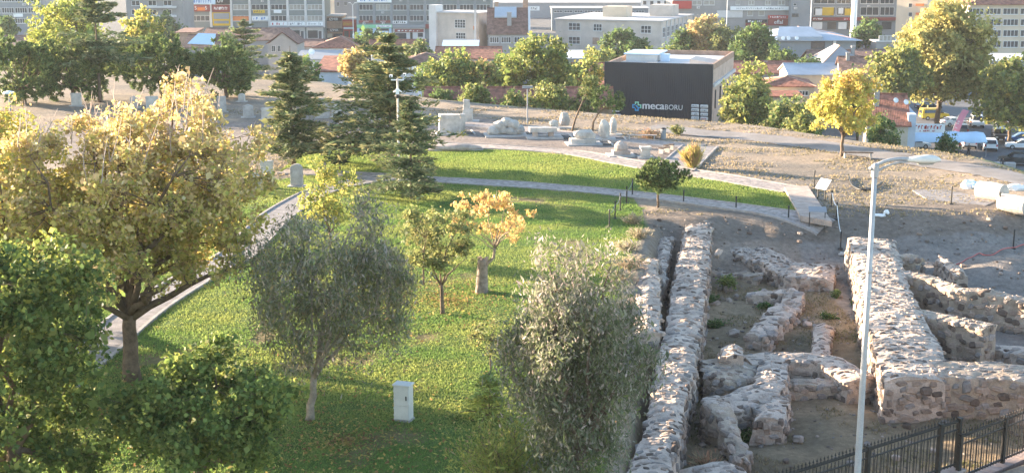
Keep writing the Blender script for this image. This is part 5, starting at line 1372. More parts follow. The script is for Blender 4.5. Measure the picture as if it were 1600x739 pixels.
for y, w in ((4, .7), (9, .9), (13, .7), (17, .8)): b.win_l(y, H_-6.2, w, 2.4, 1, 1, side='R', frame=m_frameb)
m = MB(); m.box(b.w+.02, b.w+.7, 8, 9.4, H_-9.5, H_-8.3); b.part(m, 'air_unit', m_gry)
# logo and letters
def lbl(px0, py0, px1, py1, s_, mat, name='lettering', scale=1.):
    a, z1 = b.loc(px0, py0); c_, z0 = b.loc(px1, py1); me, w = text_mesh(s_, 1.0)
    me = me.copy(); zs = [v.co.z for v in me.vertices]; hh = max(zs)-min(zs); zc = (max(zs)+min(zs))/2
    xs = [v.co.x for v in me.vertices]; xc = (max(xs)+min(xs))/2
    kx = (c_-a)/w; kz = (z1-z0)/hh
    for v in me.vertices: v.co = Vector(((v.co.x-xc)*kx, v.co.y, (v.co.z-zc)*kz))
    return link(name, me, mat, b.root, ((a+c_)/2, -.12, (z0+z1)/2))
def bold(o, d=.05):
    q = o.copy(); COL.objects.link(q); q.location.x += d; q.location.y -= .004
lbl(1004.5, 162.5, 1038, 171.5, 'meca', m_wht); o_ = lbl(1039.5, 163.5, 1066.5, 172.5, 'BORU', m_wht)
for o in [c_ for c_ in b.root.children if c_.name.startswith('lettering')][:1]:
    for dx in (-.035, .035):
        q = o.copy(); COL.objects.link(q); q.location.x += dx; q.location.y -= .004*(1+dx)
m_cy = colr('sign_cyan', (.08, .42, .75)); m_mint = colr('sign_mint', (.35, .75, .55))
x0, z0 = b.loc(988, 173.5); x1, z1 = b.loc(1002.5, 159); cxm, czm, q = (x0+x1)/2, (z0+z1)/2, (x1-x0)/2
def cross(mat, nm, pts):
    m = MB(); n = len(pts); V = [(cxm+x*q, -.16, czm+z*q) for x, z in pts] + [(cxm+x*q, -.07, czm+z*q) for x, z in pts]
    m.add(V, [list(range(n)), list(range(n, 2*n))[::-1]] + [[i, (i+1) % n, n+(i+1) % n, n+i] for i in range(n)]); b.part(m, nm, mat)
e = .42; t = .24
def bars(segs, mat, nm):
    m = MB()
    for xa, za, xb, zb in segs: m.box(cxm+min(xa, xb)*q, cxm+max(xa, xb)*q, -.16, -.07, czm+min(za, zb)*q, czm+max(za, zb)*q)
    b.part(m, nm, mat)
bars([(-e, 1-t, e, 1), (-e, e, -e+t, 1-t), (e-t, e-t, e, 1-t), (e, e-t, 1, e), (1-t, -e, 1, e-t)], m_mint, 'emblem')
bars([(-e+t*0, -1, e, -1+t), (e-t, -1+t, e, -e+t), (e, -e, 1-t, -e+t), (-e, -1+t, -e+t, -e), (-1, -e, -e, -e+t), (-1, -e+t, -1+t, e), (-1+t, e-t, -e, e)], m_cy, 'emblem')
m = MB(); V = [(-.3, .14), (-.12, .3), (.3, -.14), (.12, -.3)]; V = [(cxm+x*q, -.17, czm+z*q) for x, z in V] + [(cxm+x*q, -.07, czm+z*q) for x, z in V]; m.add(V, [[0, 1, 2, 3], [7, 6, 5, 4], [0, 4, 5, 1], [1, 5, 6, 2], [2, 6, 7, 3], [3, 7, 4, 0]]); b.part(m, 'emblem', m_cy)
for i in range(5):
    for j, xx in enumerate((1080.3, 1094.5)):
        y0 = 163.2+i*6.3+j*.6; p = b.panel(xx, y0, xx+11.8, y0+5.4, m_wht, 'brand_plate', .16); bevel_obj(p, .12, 2)
        a, zz = b.loc(xx+5.9, y0+2.7); o = link('lettering', strokes(6, .75, .2, i*2+j), m_gry if (i, j) != (3, 1) else m_red, p, (a, -.19, zz)); o['kind'] = 'stuff'
b.panel(957, 173, 968, 175, m_wht, 'brand_plate', .16); b.panel(957, 178, 970, 180, m_wht, 'brand_plate', .16)
# ---- tall white sign mast, street lamps in the town
def mast(label, px, Y, ytop, w, mat, name='sign_mast', foot=None, head=False):
    a = D(px, 50, Y); z0 = float(zcity(Y)); zt = CAMZ + ray(px, ytop)[2]*Y/ray(px, ytop)[1]
    r = empty(name, (a.x, Y, z0), 0, label, 'mast' if name == 'sign_mast' else 'street lamp', None)
    m = MB(); m.tube([(0, 0, 0), (0, 0, zt-z0)], [w, w*.8], 8); m.build('pole', mat, r)
    if foot: m = MB(); m.lathe([(w*2.2, 0), (w*2.2, 2.6), (w*1.1, 3.0)], 10); m.build('base', foot, r)
    if head:
        for sx in (-1, 1): m = MB(); m.tube([(0, 0, zt-z0-.1), (sx*.6, 0, zt-z0+.5)], .05, 5); m.box(sx*.9-.35, sx*.9+.35, -.15, .15, zt-z0+.5, zt-z0+.68); m.build('lamp_head', m_wht, r)
    else: m = MB(); m.lathe([(w*.7, 0), (w*1.4, .2), (w*1.4, .9), (w*.6, 1.0)], 8, (0, 0, zt-z0+.002)); m.build('finial', mat, r)
mast('thick white mast standing left of the cream tower', 1333, 345, -6, .85, m_wht); mast('thin white flagpole at the blank end wall', 1266, 372, -8, .14, m_wht, foot=m_red); mast('tall double headed street lamp in front of the red shop', 552, 405, 8, .12, m_wht, 'street_lamp', m_wht, True); mast('thin white pole by the office name board', 1135, 370, -4, .1, m_wht, 'sign_mast')

rr = random.Random(8)
for o in list(bpy.data.objects):
    if o.parent is None and o.type == 'EMPTY' and o.name.split('.')[0] in ('office_block', 'apartment_block', 'shop_block', 'workshop'):
        ws = [c_ for c_ in o.children if c_.name.startswith('window')]
        for c_ in ws:
            if rr.random() < .2 and abs(c_.rotation_euler.z) < .1:
                m = MB(); x = c_.location.x + rr.uniform(-.8, .8); z = c_.location.z - 1.1; m.box(x-.42, x+.42, -.42, -.06, z, z+.6); k_ = m.build('air_unit', m_white, o); m = MB(); m.tube([(x+.12, -.43, z+.3), (x+.12, -.421, z+.3)], .22, 8); m.build('fan_grille', m_gry, k_)
# ================================================================== MUSEUM STONES
m_marble = M('weathered_marble', (.50, .455, .41), .85, .22, 1.2, bump=.5, bscale=6, fine=.12)
m_andes = M('grey_andesite', (.42, .385, .36), .9, .22, 1.4, bump=.6, bscale=7, fine=.15)
m_pinkst = M('pinkish_stone', (.46, .37, .32), .9, .2, 1.4, bump=.5, bscale=7, fine=.12)
m_plinth = M('plinth_concrete', (.44, .41, .385), .9, .15, 1.2, bump=.2)
m_bedg = M('dark_gravel', (.085, .082, .08), .95, .3, 3, bump=.6, bscale=20)
m_wood = M('dark_timber', (.11, .075, .055), .85, .25, 3, bump=.4)
m_iron = M('black_iron', (.022, .022, .024), .55, .15, 2, spec=.4)
m_steel = M('galvanised_pole', (.40, .40, .41), .55, .12, 1.5, metal=.2, spec=.4)
def rough_mesh(mb_fn, seed, cuts=2, amp=.05, smooth=False):
    """a shape in a bmesh, subdivided and worn by noise"""
    bm = bmesh.new(); mb_fn(bm)
    bmesh.ops.subdivide_edges(bm, edges=list(bm.edges), cuts=cuts, use_grid_fill=True)
    for v in bm.verts:
        n_ = mnoise.noise_vector(v.co*1.7 + Vector((seed*3.3, seed, 0)))*amp + mnoise.noise_vector(v.co*5 + Vector((seed, 0, 9)))*amp*.35
        v.co += n_
    me = bpy.data.meshes.new('stone_block'); bm.to_mesh(me); bm.free()
    me.polygons.foreach_set('use_smooth', np.full(len(me.polygons), smooth))
    return me
def bx(bm, x0, x1, y0, y1, z0, z1):
    r = bmesh.ops.create_cube(bm, size=1.0)
    for v in r['verts']: v.co = Vector((x0 + (v.co.x+.5)*(x1-x0), y0 + (v.co.y+.5)*(y1-y0), z0 + (v.co.z+.5)*(z1-z0)))
    return r['verts']
def plinth(root, w, d, bed=True, rzl=0.):
    m = MB(); t = .14
    m.box(-w/2, w/2, -d/2, d/2, -.1, .12); m.build('plinth', m_plinth, root)
    if bed:
        m = MB(); m.box(w/2+.02, w/2+.75, -d/2, d/2, -.1, .06); m.build('gravel_bed', m_bedg, root)
        m = MB(); m.box(w/2+.752, w/2+.9, -d/2-.1, d/2+.1, -.1, .13); m.build('edging', m_plinth, root)
def stele(label, px, py, w, h, t=.3, top='round', mat=None, rz=0., base=True, seed=0, group='upright steles', name='stele'):
    p = G(px, py); z = hz(p.x, p.y); r = empty(name, (p.x, p.y, z), rz, label, 'stele', group)
    n = 8; prof = [(-w/2*1.04, .1), (w/2*1.04, .1), (w/2, h*.8)]
    if top == 'round': prof += [(w/2*math.cos(a), h*.8 + h*.2*math.sin(a)) for a in [math.pi*k/n for k in range(1, n)]] + [(-w/2, h*.8)]
    elif top == 'gable': prof += [(w/2*1.05, h*.85), (0, h), (-w/2*1.05, h*.85), (-w/2, h*.8)]
    else: prof += [(w/2*1.08, h*.83), (w/2*1.08, h), (-w/2*1.08, h*.98), (-w/2*1.08, h*.83), (-w/2, h*.8)]
    rr = random.Random(seed+px); prof = [(x+rr.uniform(-.02, .02)*w, z_+rr.uniform(-.012, .012)*h) for x, z_ in prof]
    m = MB(); k = len(prof); V = [(x, -t/2, z_) for x, z_ in prof] + [(x, t/2, z_) for x, z_ in prof]
    m.add(V, [list(range(k)), list(range(k, 2*k))[::-1]] + [[(i+1) % k, i, k+i, k+(i+1) % k] for i in range(k)])
    o = m.build('slab', mat or m_marble, r); bevel_obj(o, .03, 2)
    m = MB(); m.box(-w/2*.7, w/2*.7, -t/2-.03, -t/2-.004, h*.3, h*.68); m.build('relief_panel', mat or m_marble, r)
    if base: m = MB(); m.box(-w/2-.2, w/2+.2, -t/2-.2, t/2+.2, -.12, .098); m.build('plinth', m_plinth, r)
    return r
STL = [(347, 176, .85, 1.7, 'flat', 'tall slender white stele right of the round pines'), (295, 170, 1.1, 1.6, 'round', 'round topped stele seen above the yellow crown'), (238, 173, 1.2, 1.5, 'flat', 'broad stele behind the bare top twigs'), (210, 168, .8, 1.2, 'round', 'small stele at the left of the twig tops'), (120, 166, 1.1, 1.4, 'flat', 'stele under the very tall cedar'),
       (262, 180, .9, 1.0, 'flat', 'short squat stele below the twig tops'), (388, 184, 1.0, 1.3, 'gable', 'gabled stele right of the tall slender stele'), (418, 188, 1.1, 1.2, 'flat', 'block like stele left of the pointed cedar'), (378, 160, .7, .9, 'round', 'small far stele under the dark round pine'), (506, 184, 1.1, 2.0, 'flat', 'tall broad stele right of the pointed cedar'), (526, 184, .9, 1.6, 'flat', 'paler stele behind the tall broad stele'), (536, 205, .8, 1.3, 'round', 'small stele in front of the tall broad cedar'),
       (464, 292, .85, 1.65, 'round', 'round headed stele beside the lower path'), (418, 294, .9, 2.0, 'flat', 'stele half hidden in the yellow leaves'), (400, 296, .8, 1.2, 'gable', 'small gabled stele behind the yellow leaves'), (504, 268, .5, .8, 'round', 'little white stone head on the lawn edge'), (350, 296, .8, 1.1, 'flat', 'worn stele glimpsed through the yellow crown')]
for i, (a, b_, w, h_, tp, lb) in enumerate(STL): stele(lb, a, b_, w, h_, .32, tp, m_marble if i % 3 else m_andes, rz=random.Random(i).uniform(-.5, .3), seed=i)
def museum(label, px, py, w, d, build, rz=0., name='sarcophagus', cat='stone block', bed=True):
    p = G(px, py); r = empty(name, (p.x, p.y, hz(p.x, p.y)), rz, label, cat, 'stone exhibits of the open air museum'); plinth(r, w, d, bed); build(r); return r
def blk(r, nm, seed, mat, *boxes, amp=.05, cuts=2):
    me = rough_mesh(lambda bm: [bx(bm, *q) for q in boxes[:1]], seed, cuts, amp); link(nm, me, mat, r)
    for k, q in enumerate(boxes[1:]): link(nm, rough_mesh(lambda bm: bx(bm, *q), seed+k+1, cuts, amp), mat, r)
def boulder(r, nm, seed, mat, c, s, sub=2, amp=.22, rot=0.):
    bm = bmesh.new(); bmesh.ops.create_icosphere(bm, subdivisions=sub, radius=1)
    for v in bm.verts:
        n_ = mnoise.noise(v.co*1.3 + Vector((seed*2.1, seed, 3)))*amp*1.6 + mnoise.noise(v.co*3.1 + Vector((seed, 7, 1)))*amp*.6
        v.co = v.co*(1+n_); v.co = Vector((v.co.x*s[0], v.co.y*s[1], max(v.co.z, -.55)*s[2])); v.co.rotate(Matrix.Rotation(rot, 3, 'Z'))
    me = bpy.data.meshes.new(nm); bm.to_mesh(me); bm.free(); me.polygons.foreach_set('use_smooth', np.full(len(me.polygons), False))
    return link(nm, me, mat, r, c)
museum('big weathered sarcophagus chest on a low plinth', 703, 208, 2.6, 2.4, lambda r: (blk(r, 'chest', 1, m_marble, (-1.0, 1.0, -.55, .55, .122, 1.35)), blk(r, 'lid', 2, m_marble, (-.95, .9, -.6, .6, 1.36, 1.75), amp=.07), blk(r, 'side_block', 3, m_marble, (1.02, 1.45, .2, .8, .122, 1.7))), rz=.15)
museum('upright carved lion block at the back of the museum', 731, 190, 2.2, 1.4, lambda r: (blk(r, 'stone_block', 5, m_marble, (-.5, .45, -.4, .4, .122, 1.2), amp=.06), blk(r, 'carved_head', 6, m_marble, (-.45, .2, -.35, .35, 1.18, 2.1), amp=.09)), bed=False, name='carved_stone')
def arch(r):
    for k, (x, z_, s_) in enumerate([(-1.1, .45, .6), (-.55, .95, .6), (.1, 1.2, .62), (.7, 1.0, .6), (1.15, .55, .62), (-.2, .5, .62), (.55, .45, .6)]): boulder(r, 'arch_stone', 10+k, m_marble, (x, .0 + .1*(k % 3), z_-.05), (s_, .55, s_*.82), 2, .12)
museum('heap of carved arch stones in the middle of the museum', 790, 212, 3.8, 2.6, arch, rz=.1, name='carved_stone')
museum('low carved slab on supports right of the arch stones', 850, 216, 3.2, 2.2, lambda r: (blk(r, 'slab', 21, m_marble, (-1.35, 1.1, -.6, .6, .55, .95), amp=.06), blk(r, 'support', 22, m_pinkst, (-1.0, -.6, -.4, .4, .122, .55), (.4, .8, -.4, .4, .122, .55), amp=.03, cuts=1), boulder(r, 'round_stone', 23, m_marble, (.9, .5, 1.1), (.4, .4, .4))), rz=.1, name='carved_stone')
museum('peaked white architectural block near the upper path', 912, 226, 3.0, 2.0, lambda r: (blk(r, 'slab', 25, m_marble, (-1.2, 1.0, -.6, .6, .122, .5), amp=.05), boulder(r, 'peaked_block', 26, m_marble, (.1, .1, .75), (.95, .5, .55), 2, .2)), rz=.1, name='carved_stone')
museum('rounded grey stone head standing at the back path', 882, 200, 1.4, 1.2, lambda r: (boulder(r, 'stone_block', 28, m_andes, (0, 0, .75), (.5, .45, .85), 2, .12),), bed=False, name='carved_stone')
museum('small round white stone beside the grey stone head', 866, 203, 1.0, 1.0, lambda r: (boulder(r, 'stone_block', 29, m_marble, (0, 0, .55), (.42, .42, .45), 2, .08),), bed=False, name='carved_stone')
museum('leaning white boulder block near the far bench', 944, 218, 2.0, 1.6, lambda r: (boulder(r, 'stone_block', 31, m_marble, (0, 0, .8), (.55, .5, 1.0), 2, .15),), name='carved_stone')
museum('slim white stone beside the leaning boulder', 958, 211, 1.6, 1.2, lambda r: (boulder(r, 'stone_block', 33, m_marble, (0, 0, .7), (.35, .35, .95), 2, .12),), bed=False, name='carved_stone')
museum('pyramid shaped stone on a square plinth by the upper path', 970, 244, 2.2, 1.8, lambda r: (blk(r, 'slab', 35, m_pinkst, (-.7, .7, -.5, .5, .122, .42), amp=.03), boulder(r, 'peaked_block', 36, m_pinkst, (0, 0, .62), (.62, .45, .55), 2, .15)), rz=.1, name='carved_stone')
museum('small white altar stone at the end of the museum', 1008, 247, 1.3, 1.0, lambda r: (blk(r, 'slab', 38, m_marble, (-.35, .35, -.3, .3, .122, .72), amp=.03), blk(r, 'cap', 39, m_marble, (-.45, .45, -.38, .38, .725, .92), amp=.03)), rz=.1, bed=False, name='altar_stone')
museum('wide flat pinkish rock at the left end of the upper lawn', 712, 235, 4.6, 1.0, lambda r: (boulder(r, 'flat_rock', 41, m_pinkst, (0, 0, .2), (2.3, .7, .35), 2, .12),), bed=False, name='flat_rock', cat='rock')
# ------------------------------------------------------------------ benches, boards, ropes
def bench(label, px, py, L, rz, mat=None, back=False):
    p = G(px, py); r = empty('bench', (p.x, p.y, hz(p.x, p.y)), rz, label, 'bench', 'benches')
    for k in range(3):
        m = MB(); m.box(-L/2, L/2, -.22+k*.155, -.08+k*.155, .42, .48); m.build('plank', mat or m_wood, r)
    for s_ in (-1, 1): m = MB(); m.box(s_*L*.42-.06, s_*L*.42+.06, -.2, .2, -.05, .418); m.build('leg', m_plinth, r)
bench('pale bench at the far end of the museum', 1003, 219, 2.6, -.1, m_pinkst); bench('long low bench behind the lemon yellow tree', 1340, 247, 2.4, -.1); bench('short dark bench near the white altar stone', 1038, 240, 1.2, .9); bench('second dark bench behind the short dark bench', 1045, 235, 1.1, .9)
p = G(1008, 217); r = empty('litter_bin', (p.x+1.6, p.y, hz(p.x+1.6, p.y)), 0, 'grey litter bin at the end of the pale bench', 'bin'); m = MB(); m.lathe([(.22, -.05), (.24, .1), (.24, .85), (.2, .9)], 10); m.build('body', m_gry, r); m = MB(); m.lathe([(.27, .902), (.27, .95), (.1, 1.02)], 10); m.build('lid', m_black, r)
def post(label, px, py, h=1.0, z=None, foot=True):
    p = G(px, py, 0 if z is None else z); zz = hz(p.x, p.y); r = empty('rope_post', (p.x, p.y, zz), 0, label, 'post', 'black rope posts')
    m = MB(); m.tube([(0, 0, -.15), (0, 0, h)], .045, 8); m.build('post_rod', m_iron, r)
    m = MB(); m.lathe([(.045, h+.001), (.065, h+.03), (.05, h+.08), (.01, h+.1)], 8); m.build('knob', m_iron, r)
    if foot: m = MB(); m.lathe([(.16, -.05), (.16, .03), (.05, .05)], 10); m.build('foot', m_iron, r)
    return Vector((p.x, p.y, zz+h*.9))
def chain(label, a, b, sag=.25, r=.022, mat=None):
    pts = [a.lerp(b, k/10) - Vector((0, 0, sag*math.sin(math.pi*k/10))) for k in range(11)]
    m = MB(); m.tube(pts, r, 5); o = m.build('rope', mat or m_wht, None); tag(o, label, 'rope', 'ropes between posts')
P1 = [post('black rope post left of the small round pine', 988, 303, 1.05), post('black post on the lawn corner nearest the pine', 979, 317, 1.05), post('black post on the lawn edge above the bank', 969, 328, 1.05), post('black post half way along the trench bank', 961, 341, 1.05), post('black post close to the weeping tree', 952, 356, 1.05)]
for i in range(4): chain(['rope between the first two lawn corner posts', 'rope along the lawn corner above the bank', 'rope half way along the trench bank', 'rope end nearest the weeping tree'][i], P1[i], P1[i+1], .2, .014, m_gry)
P2 = [post('black post behind the tilted white board', 1272, 292, 1.1), post('black post at the far corner of the platform', 1299, 322, 1.0), post('black post in the middle of the platform ropes', 1307, 338, 1.0), post('black post at the near corner below the platform', 1315, 353, 1.0)]
for i in range(1, 3): chain(['', 'white rope beside the platform top', 'white rope beside the platform foot'][i], P2[i], P2[i+1])
post('black post beside the pale concrete strip', 1486, 319, 1.1); post('black post by the nearest column drum', 1561, 328, 1.1); post('black post at the right edge below the drums', 1586, 352, 1.1)
for i, (a, b_) in enumerate([(1068, 315), (1150, 325), (1232, 338)]): post(['thin post by the path near the pine', 'thin post half way along the lower path', 'thin post at the right end of the lower path'][i], a, b_, .7, foot=False)
# info board like a small table and the tilted bright panel
p = G(1281, 343); q = G(1264, 344); r = empty('information_board', (q.x, q.y, hz(q.x, q.y)), -.12, 'empty dark framed information stand at the platform end', 'board')
for x in (0, .95): m = MB(); m.box(x, x+.05, 0, .05, -.05, 1.05); m.build('leg', m_iron, r)
m = MB(); m.prism([(-.05, -.25), (1.05, -.25), (1.05, .3), (-.05, .3)], [.98, .98, 1.2, 1.2], [1.02, 1.02, 1.24, 1.24]); m.build('panel', m_gry, r)
p = G(1283, 312); r = empty('information_board', (p.x, p.y, hz(p.x, p.y)), -.9, 'tilted white information panel shining at the platform corner', 'board')
for x in (-.3, .3): m = MB(); m.box(x-.04, x+.04, -.04, .04, -.05, .9); m.build('leg', m_iron, r)
m = MB(); m.prism([(-.45, -.12), (.45, -.12), (.45, .42), (-.45, .42)], [.75, .75, 1.35, 1.35], [.79, .79, 1.39, 1.39]); m.build('panel', m_wht, r)
# column drums and sacks at right
def drum(label, px, py, L, rad, rz, mat, seed):
    p = G(px, py); r = empty('column_drum', (p.x, p.y, hz(p.x, p.y)), rz, label, 'column drum', 'column drums lying on the plateau')
    rr = random.Random(seed); n = 16; V = []; F = []
    for j in range(5):
        for k in range(n):
            a = 2*math.pi*k/n; q = rad*(1+rr.uniform(-.03, .03))*(.95 if j in (0, 4) else 1); V.append((-L/2+L*j/4, math.cos(a)*q, rad*.96+math.sin(a)*q))
    for j in range(4):
        for k in range(n): F.append([j*n+k, j*n+(k+1) % n, (j+1)*n+(k+1) % n, (j+1)*n+k])
    F += [list(range(n))[::-1], list(range(4*n, 5*n))]
    m = MB(); m.add(V, F); m.build('drum', mat, r)
    for s_ in (-1, 1):
        m = MB(); m.tube([(s_*L/2, 0, rad*.96), (s_*(L/2+.015), 0, rad*.96)], rad*.12, 8); m.build('socket', m_gry, r)
drum('larger white column drum on the plateau beside the sacks', 1548, 313, 1.9, .62, -.95, m_marble, 1); drum('white column drum at the right edge, nearer the dig', 1584, 330, 1.9, .6, -.95, m_marble, 2)
def sack(label, px, py, s, seed, mat, name='sack'):
    p = G(px, py); o = boulder(None, name, seed, mat, (p.x, p.y, hz(p.x, p.y)+s[2]*.5), s, 2, .22); tag(o, label, 'sack', 'sacks and sheets on the plateau')
sack('crumpled white sack left of the larger drum', 1514, 295, (.55, .4, .4), 3, m_wht); sack('blue white sack between the white sack and drum', 1526, 296, (.5, .35, .3), 4, m_lbl); sack('white sack at the foot of the larger drum', 1532, 298, (.45, .3, .25), 5, m_wht); sack('white sack at the right edge behind the drums', 1588, 301, (.7, .35, .3), 6, m_wht)
sack('small white stone below the post at the platform', 1320, 356, (.3, .2, .12), 7, m_marble, 'white_stone')
p = G(1372, 345, -.4); o = boulder(None, 'plastic_sheet', 8, m_wht, (p.x, p.y, hz(p.x, p.y)+.06), (.5, .2, .1), 2, .3); tag(o, 'torn white plastic sheet on the slope above the broad ruin', 'sheet')
p = G(1384, 343, -.4); o = boulder(None, 'plastic_sheet', 9, m_wht, (p.x, p.y, hz(p.x, p.y)+.1), (.18, .1, .2), 2, .3); tag(o, 'small white plastic scrap right of the torn sheet', 'sheet')
strip = [tuple(G(a, b_)[:2]) for a, b_ in ((1425, 298), (1475, 297), (1560, 314), (1540, 322), (1450, 313))]
flat_sheet('path', strip[::-1], .05, m_pave2, .4)
# black hose and red cord on the ground
def cordon(name, label, pxs, r_, mat, cat, z=0.):
    pts = []
    for a, b_ in pxs:
        q = G(a, b_, z)
        for _ in range(3): q = G(a, b_, hz(q.x, q.y))
        pts.append(q)
    out = []
    for i in range(len(pts)-1):
        p0, p1, p2, p3 = pts[max(i-1, 0)], pts[i], pts[i+1], pts[min(i+2, len(pts)-1)]
        for k in range(6):
            t = k/6; v = .5*((2*p1)+(p2-p0)*t+(2*p0-5*p1+4*p2-p3)*t*t+(3*p1-p0-3*p2+p3)*t**3); v.z = hz(v.x, v.y)+r_+.03; out.append(v)
    m = MB(); m.tube(out, r_, 5); tag(m.build(name, mat, None, smooth=True), label, cat)
cordon('hose', 'black hose lying in a curve on the dry plateau', [(1326, 278), (1332, 292), (1348, 299), (1366, 296), (1380, 286)], .07, m_black, 'hose')
m_pinkc = colr('faded_red', (.55, .14, .12)); cordon('cord', 'faded red cord trailing over the sand of the dig', [(1482, 416), (1505, 410), (1528, 398), (1545, 380), (1575, 377), (1610, 379)], .035, m_pinkc, 'cord', -1.5)
# ------------------------------------------------------------------ white cabinet
p = G(631, 655); r = empty('electric_cabinet', (p.x, p.y, hz(p.x, p.y)), -.32, 'white electric cabinet with two doors on the shaded lawn', 'cabinet')
m_cab = M('cabinet_paint', (.66, .63, .59), .6, .08, 2, fine=.04)
w, d, h_ = .60, .42, 1.32
m = MB(); m.box(-w/2, w/2, -d/2, d/2, .06, h_); bevel_obj(m.build('body', m_cab, r), .015)
m = MB(); m.box(-w/2-.04, w/2+.04, -d/2-.04, d/2+.04, h_+.002, h_+.07); bevel_obj(m.build('roof', m_cab, r), .02)
m = MB(); m.box(-w/2-.03, w/2+.03, -d/2-.03, d/2+.03, -.15, .058); m.build('base', m_plinth, r)
for z0, z1 in ((.08, .58), (.60, h_-.03)):
    m = MB(); m.box(-w/2+.02, w/2-.02, -d/2-.022, -d/2-.003, z0, z1); dr = m.build('door', m_cab, r); bevel_obj(dr, .006)
    if z0 > .5: m = MB(); m.box(w/2-.12, w/2-.08, -d/2-.045, -d/2-.0225, .82, .98); m.build('handle', m_black, dr)
for z in (.2, .45, .8, 1.1): m = MB(); m.tube([(-w/2+.012, -d/2-.018, z), (-w/2+.012, -d/2-.018, z+.06)], .012, 5); m.build('hinge', m_cab, r)
# ------------------------------------------------------------------ camera pole, thin pole
p = G(624, 292); r = empty('camera_pole', (p.x, p.y, hz(p.x, p.y)), 0, 'tall white pole carrying security cameras between the cedars', 'pole')
zt = CAMZ + ray(624, 124)[2]*p.y/ray(624, 124)[1]
m = MB(); m.tube([(0, 0, -.1), (0, 0, zt)], [.085, .07], 10); m.build('mast', M('pole_paint', (.60, .53, .50), .6, .1, 2), r)
m = MB(); m.tube([(-.45, 0, zt-.1), (.45, 0, zt-.1)], .05, 6); m.build('crossbar', m_wht, r)
for x, zz in ((-.45, zt+.1), (.5, zt+.2)):
    m = MB(); m.box(x-.1, x+.1, -.22, .22, zz, zz+.15); c_ = m.build('camera', m_wht, r); m = MB(); m.tube([(x, -.24, zz+.075), (x, -.221, zz+.075)], .055, 8); m.build('lens', m_black, c_)
for s_ in (-1, 1): m = MB(); m.tube([(0, 0, zt-.75), (s_*.3, 0, zt-.95)], .05, 6); m.build('bracket', m_wht, r)
m = MB(); m.lathe([(.02, -.28), (.14, -.22), (.16, -.08), (.12, 0)], 10, (0, -.22, zt-1.1)); m.build('dome_camera', m_black, r)
m = MB(); m.box(-.12, .12, -.25, -.146, zt-1.08, zt-.7); m.build('junction_box', m_wht, r)
p = G(824, 193); r = empty('lamp_post', (p.x, p.y, hz(p.x, p.y)), 0, 'thin lamp post rising behind the arch stones', 'lamp post'); zt = CAMZ + ray(824, 138)[2]*p.y/ray(824, 138)[1]
m = MB(); m.tube([(0, 0, -.1), (0, 0, zt)], [.08, .06], 8); m.build('pole', m_gry, r); m = MB(); m.box(-.5, .5, -.18, .18, zt+.001, zt+.22); m.build('lamp_head', m_gry, r)
# low garden light at the far left
p = G(20, 222); r = empty('lamp_post', (p.x, p.y, hz(p.x, p.y)), 0, 'pale street lamp head left of the yellow crown', 'lamp post'); zt = CAMZ + ray(20, 147)[2]*p.y/ray(20, 147)[1]
m = MB(); m.tube([(0, 0, -.1), (0, 0, zt)], [.08, .06], 8); m.build('pole', m_gry, r); m = MB(); m.lathe([(.05, 0), (.5, .06), (.42, .2), (.1, .28)], 12, (0, 0, zt)); m.build('lamp_head', m_wht, r)
# ------------------------------------------------------------------ street lamp near the fence
LY = 34.6
pb = D(1342, 700, LY); zb = hz(pb.x, LY)
zt = D(1353, 262, LY).z; r = empty('street_lamp', (pb.x, LY, zb), 0, 'grey steel street lamp with curved arm beside the iron fence', 'street lamp')
H_ = zt - zb
m = MB(); m.tube([(0, 0, -.1), (0, 0, .5), (0, 0, H_*.5), (0, 0, H_)], [.10, .095, .08, .062], 14); m.build('pole', m_steel, r, smooth=True)
m = MB(); m.lathe([(.085, H_*.72), (.1, H_*.72+.02), (.1, H_*.72+.08), (.085, H_*.72+.1)], 12); m.build('collar', m_steel, r)
m = MB(); m.lathe([(.085, H_-.25), (.1, H_-.24), (.1, H_+.06), (.02, H_+.12)], 12); m.build('collar', m_steel, r)
def arc(pts, n=14):
    out = []
    P0, P1_, P2_ = [Vector(q) for q in pts]
    for i in range(n+1): t = i/n; out.append(P0*(1-t)**2 + P1_*2*t*(1-t) + P2_*t*t)
    return out
m = MB(); m.tube(arc([(-.14, 0, H_-.05), (.25, 0, H_+.28), (.85, 0, H_+.22)]), .05, 10); m.build('arm', m_steel, r, smooth=True)
m = MB(); m.tube(arc([(.05, 0, H_-.12), (.3, 0, H_+.12), (.85, 0, H_+.16)]), .03, 8); m.build('stay', m_steel, r, smooth=True)
prof = [(0, .02, .05), (.1, .09, .075), (.3, .16, .12), (.55, .18, .14), (.75, .16, .12), (.88, .09, .06), (.92, .02, .02)]
V = []; F = []; n = 12
for x, wy, hz_ in prof:
    for k in range(n): a = 2*math.pi*k/n; V.append((.78+x, math.cos(a)*wy, H_+.20+math.sin(a)*hz_*(1 if math.sin(a) > 0 else .7)))
for j in range(len(prof)-1):
    for k in range(n): F.append([j*n+k, (j+1)*n+k, (j+1)*n+(k+1) % n, j*n+(k+1) % n])
F += [list(range(n)), list(range(len(V)-n, len(V)))[::-1]]
m_lampw = M('lamp_housing', (.66, .62, .57), .5, .08, 3, fine=.03)
m = MB(); m.add(V, F); hd = m.build('lamp_head', m_lampw, r, smooth=True)
m = MB(); m.lathe([(.02, -.05), (.1, -.035), (.12, 0)], 12, (0, 0, 0)); gl = m.build('lens', M('lamp_lens', (.5, .5, .48), .2, .05, 3, spec=.6), hd); gl.location = (1.3, 0, H_+.115); gl.scale = (2.0, 1.0, 1)
m = MB(); m.box(-.02, .06, -.13, -.1, 1.2, 1.6); m.build('hatch', m_steel, r)
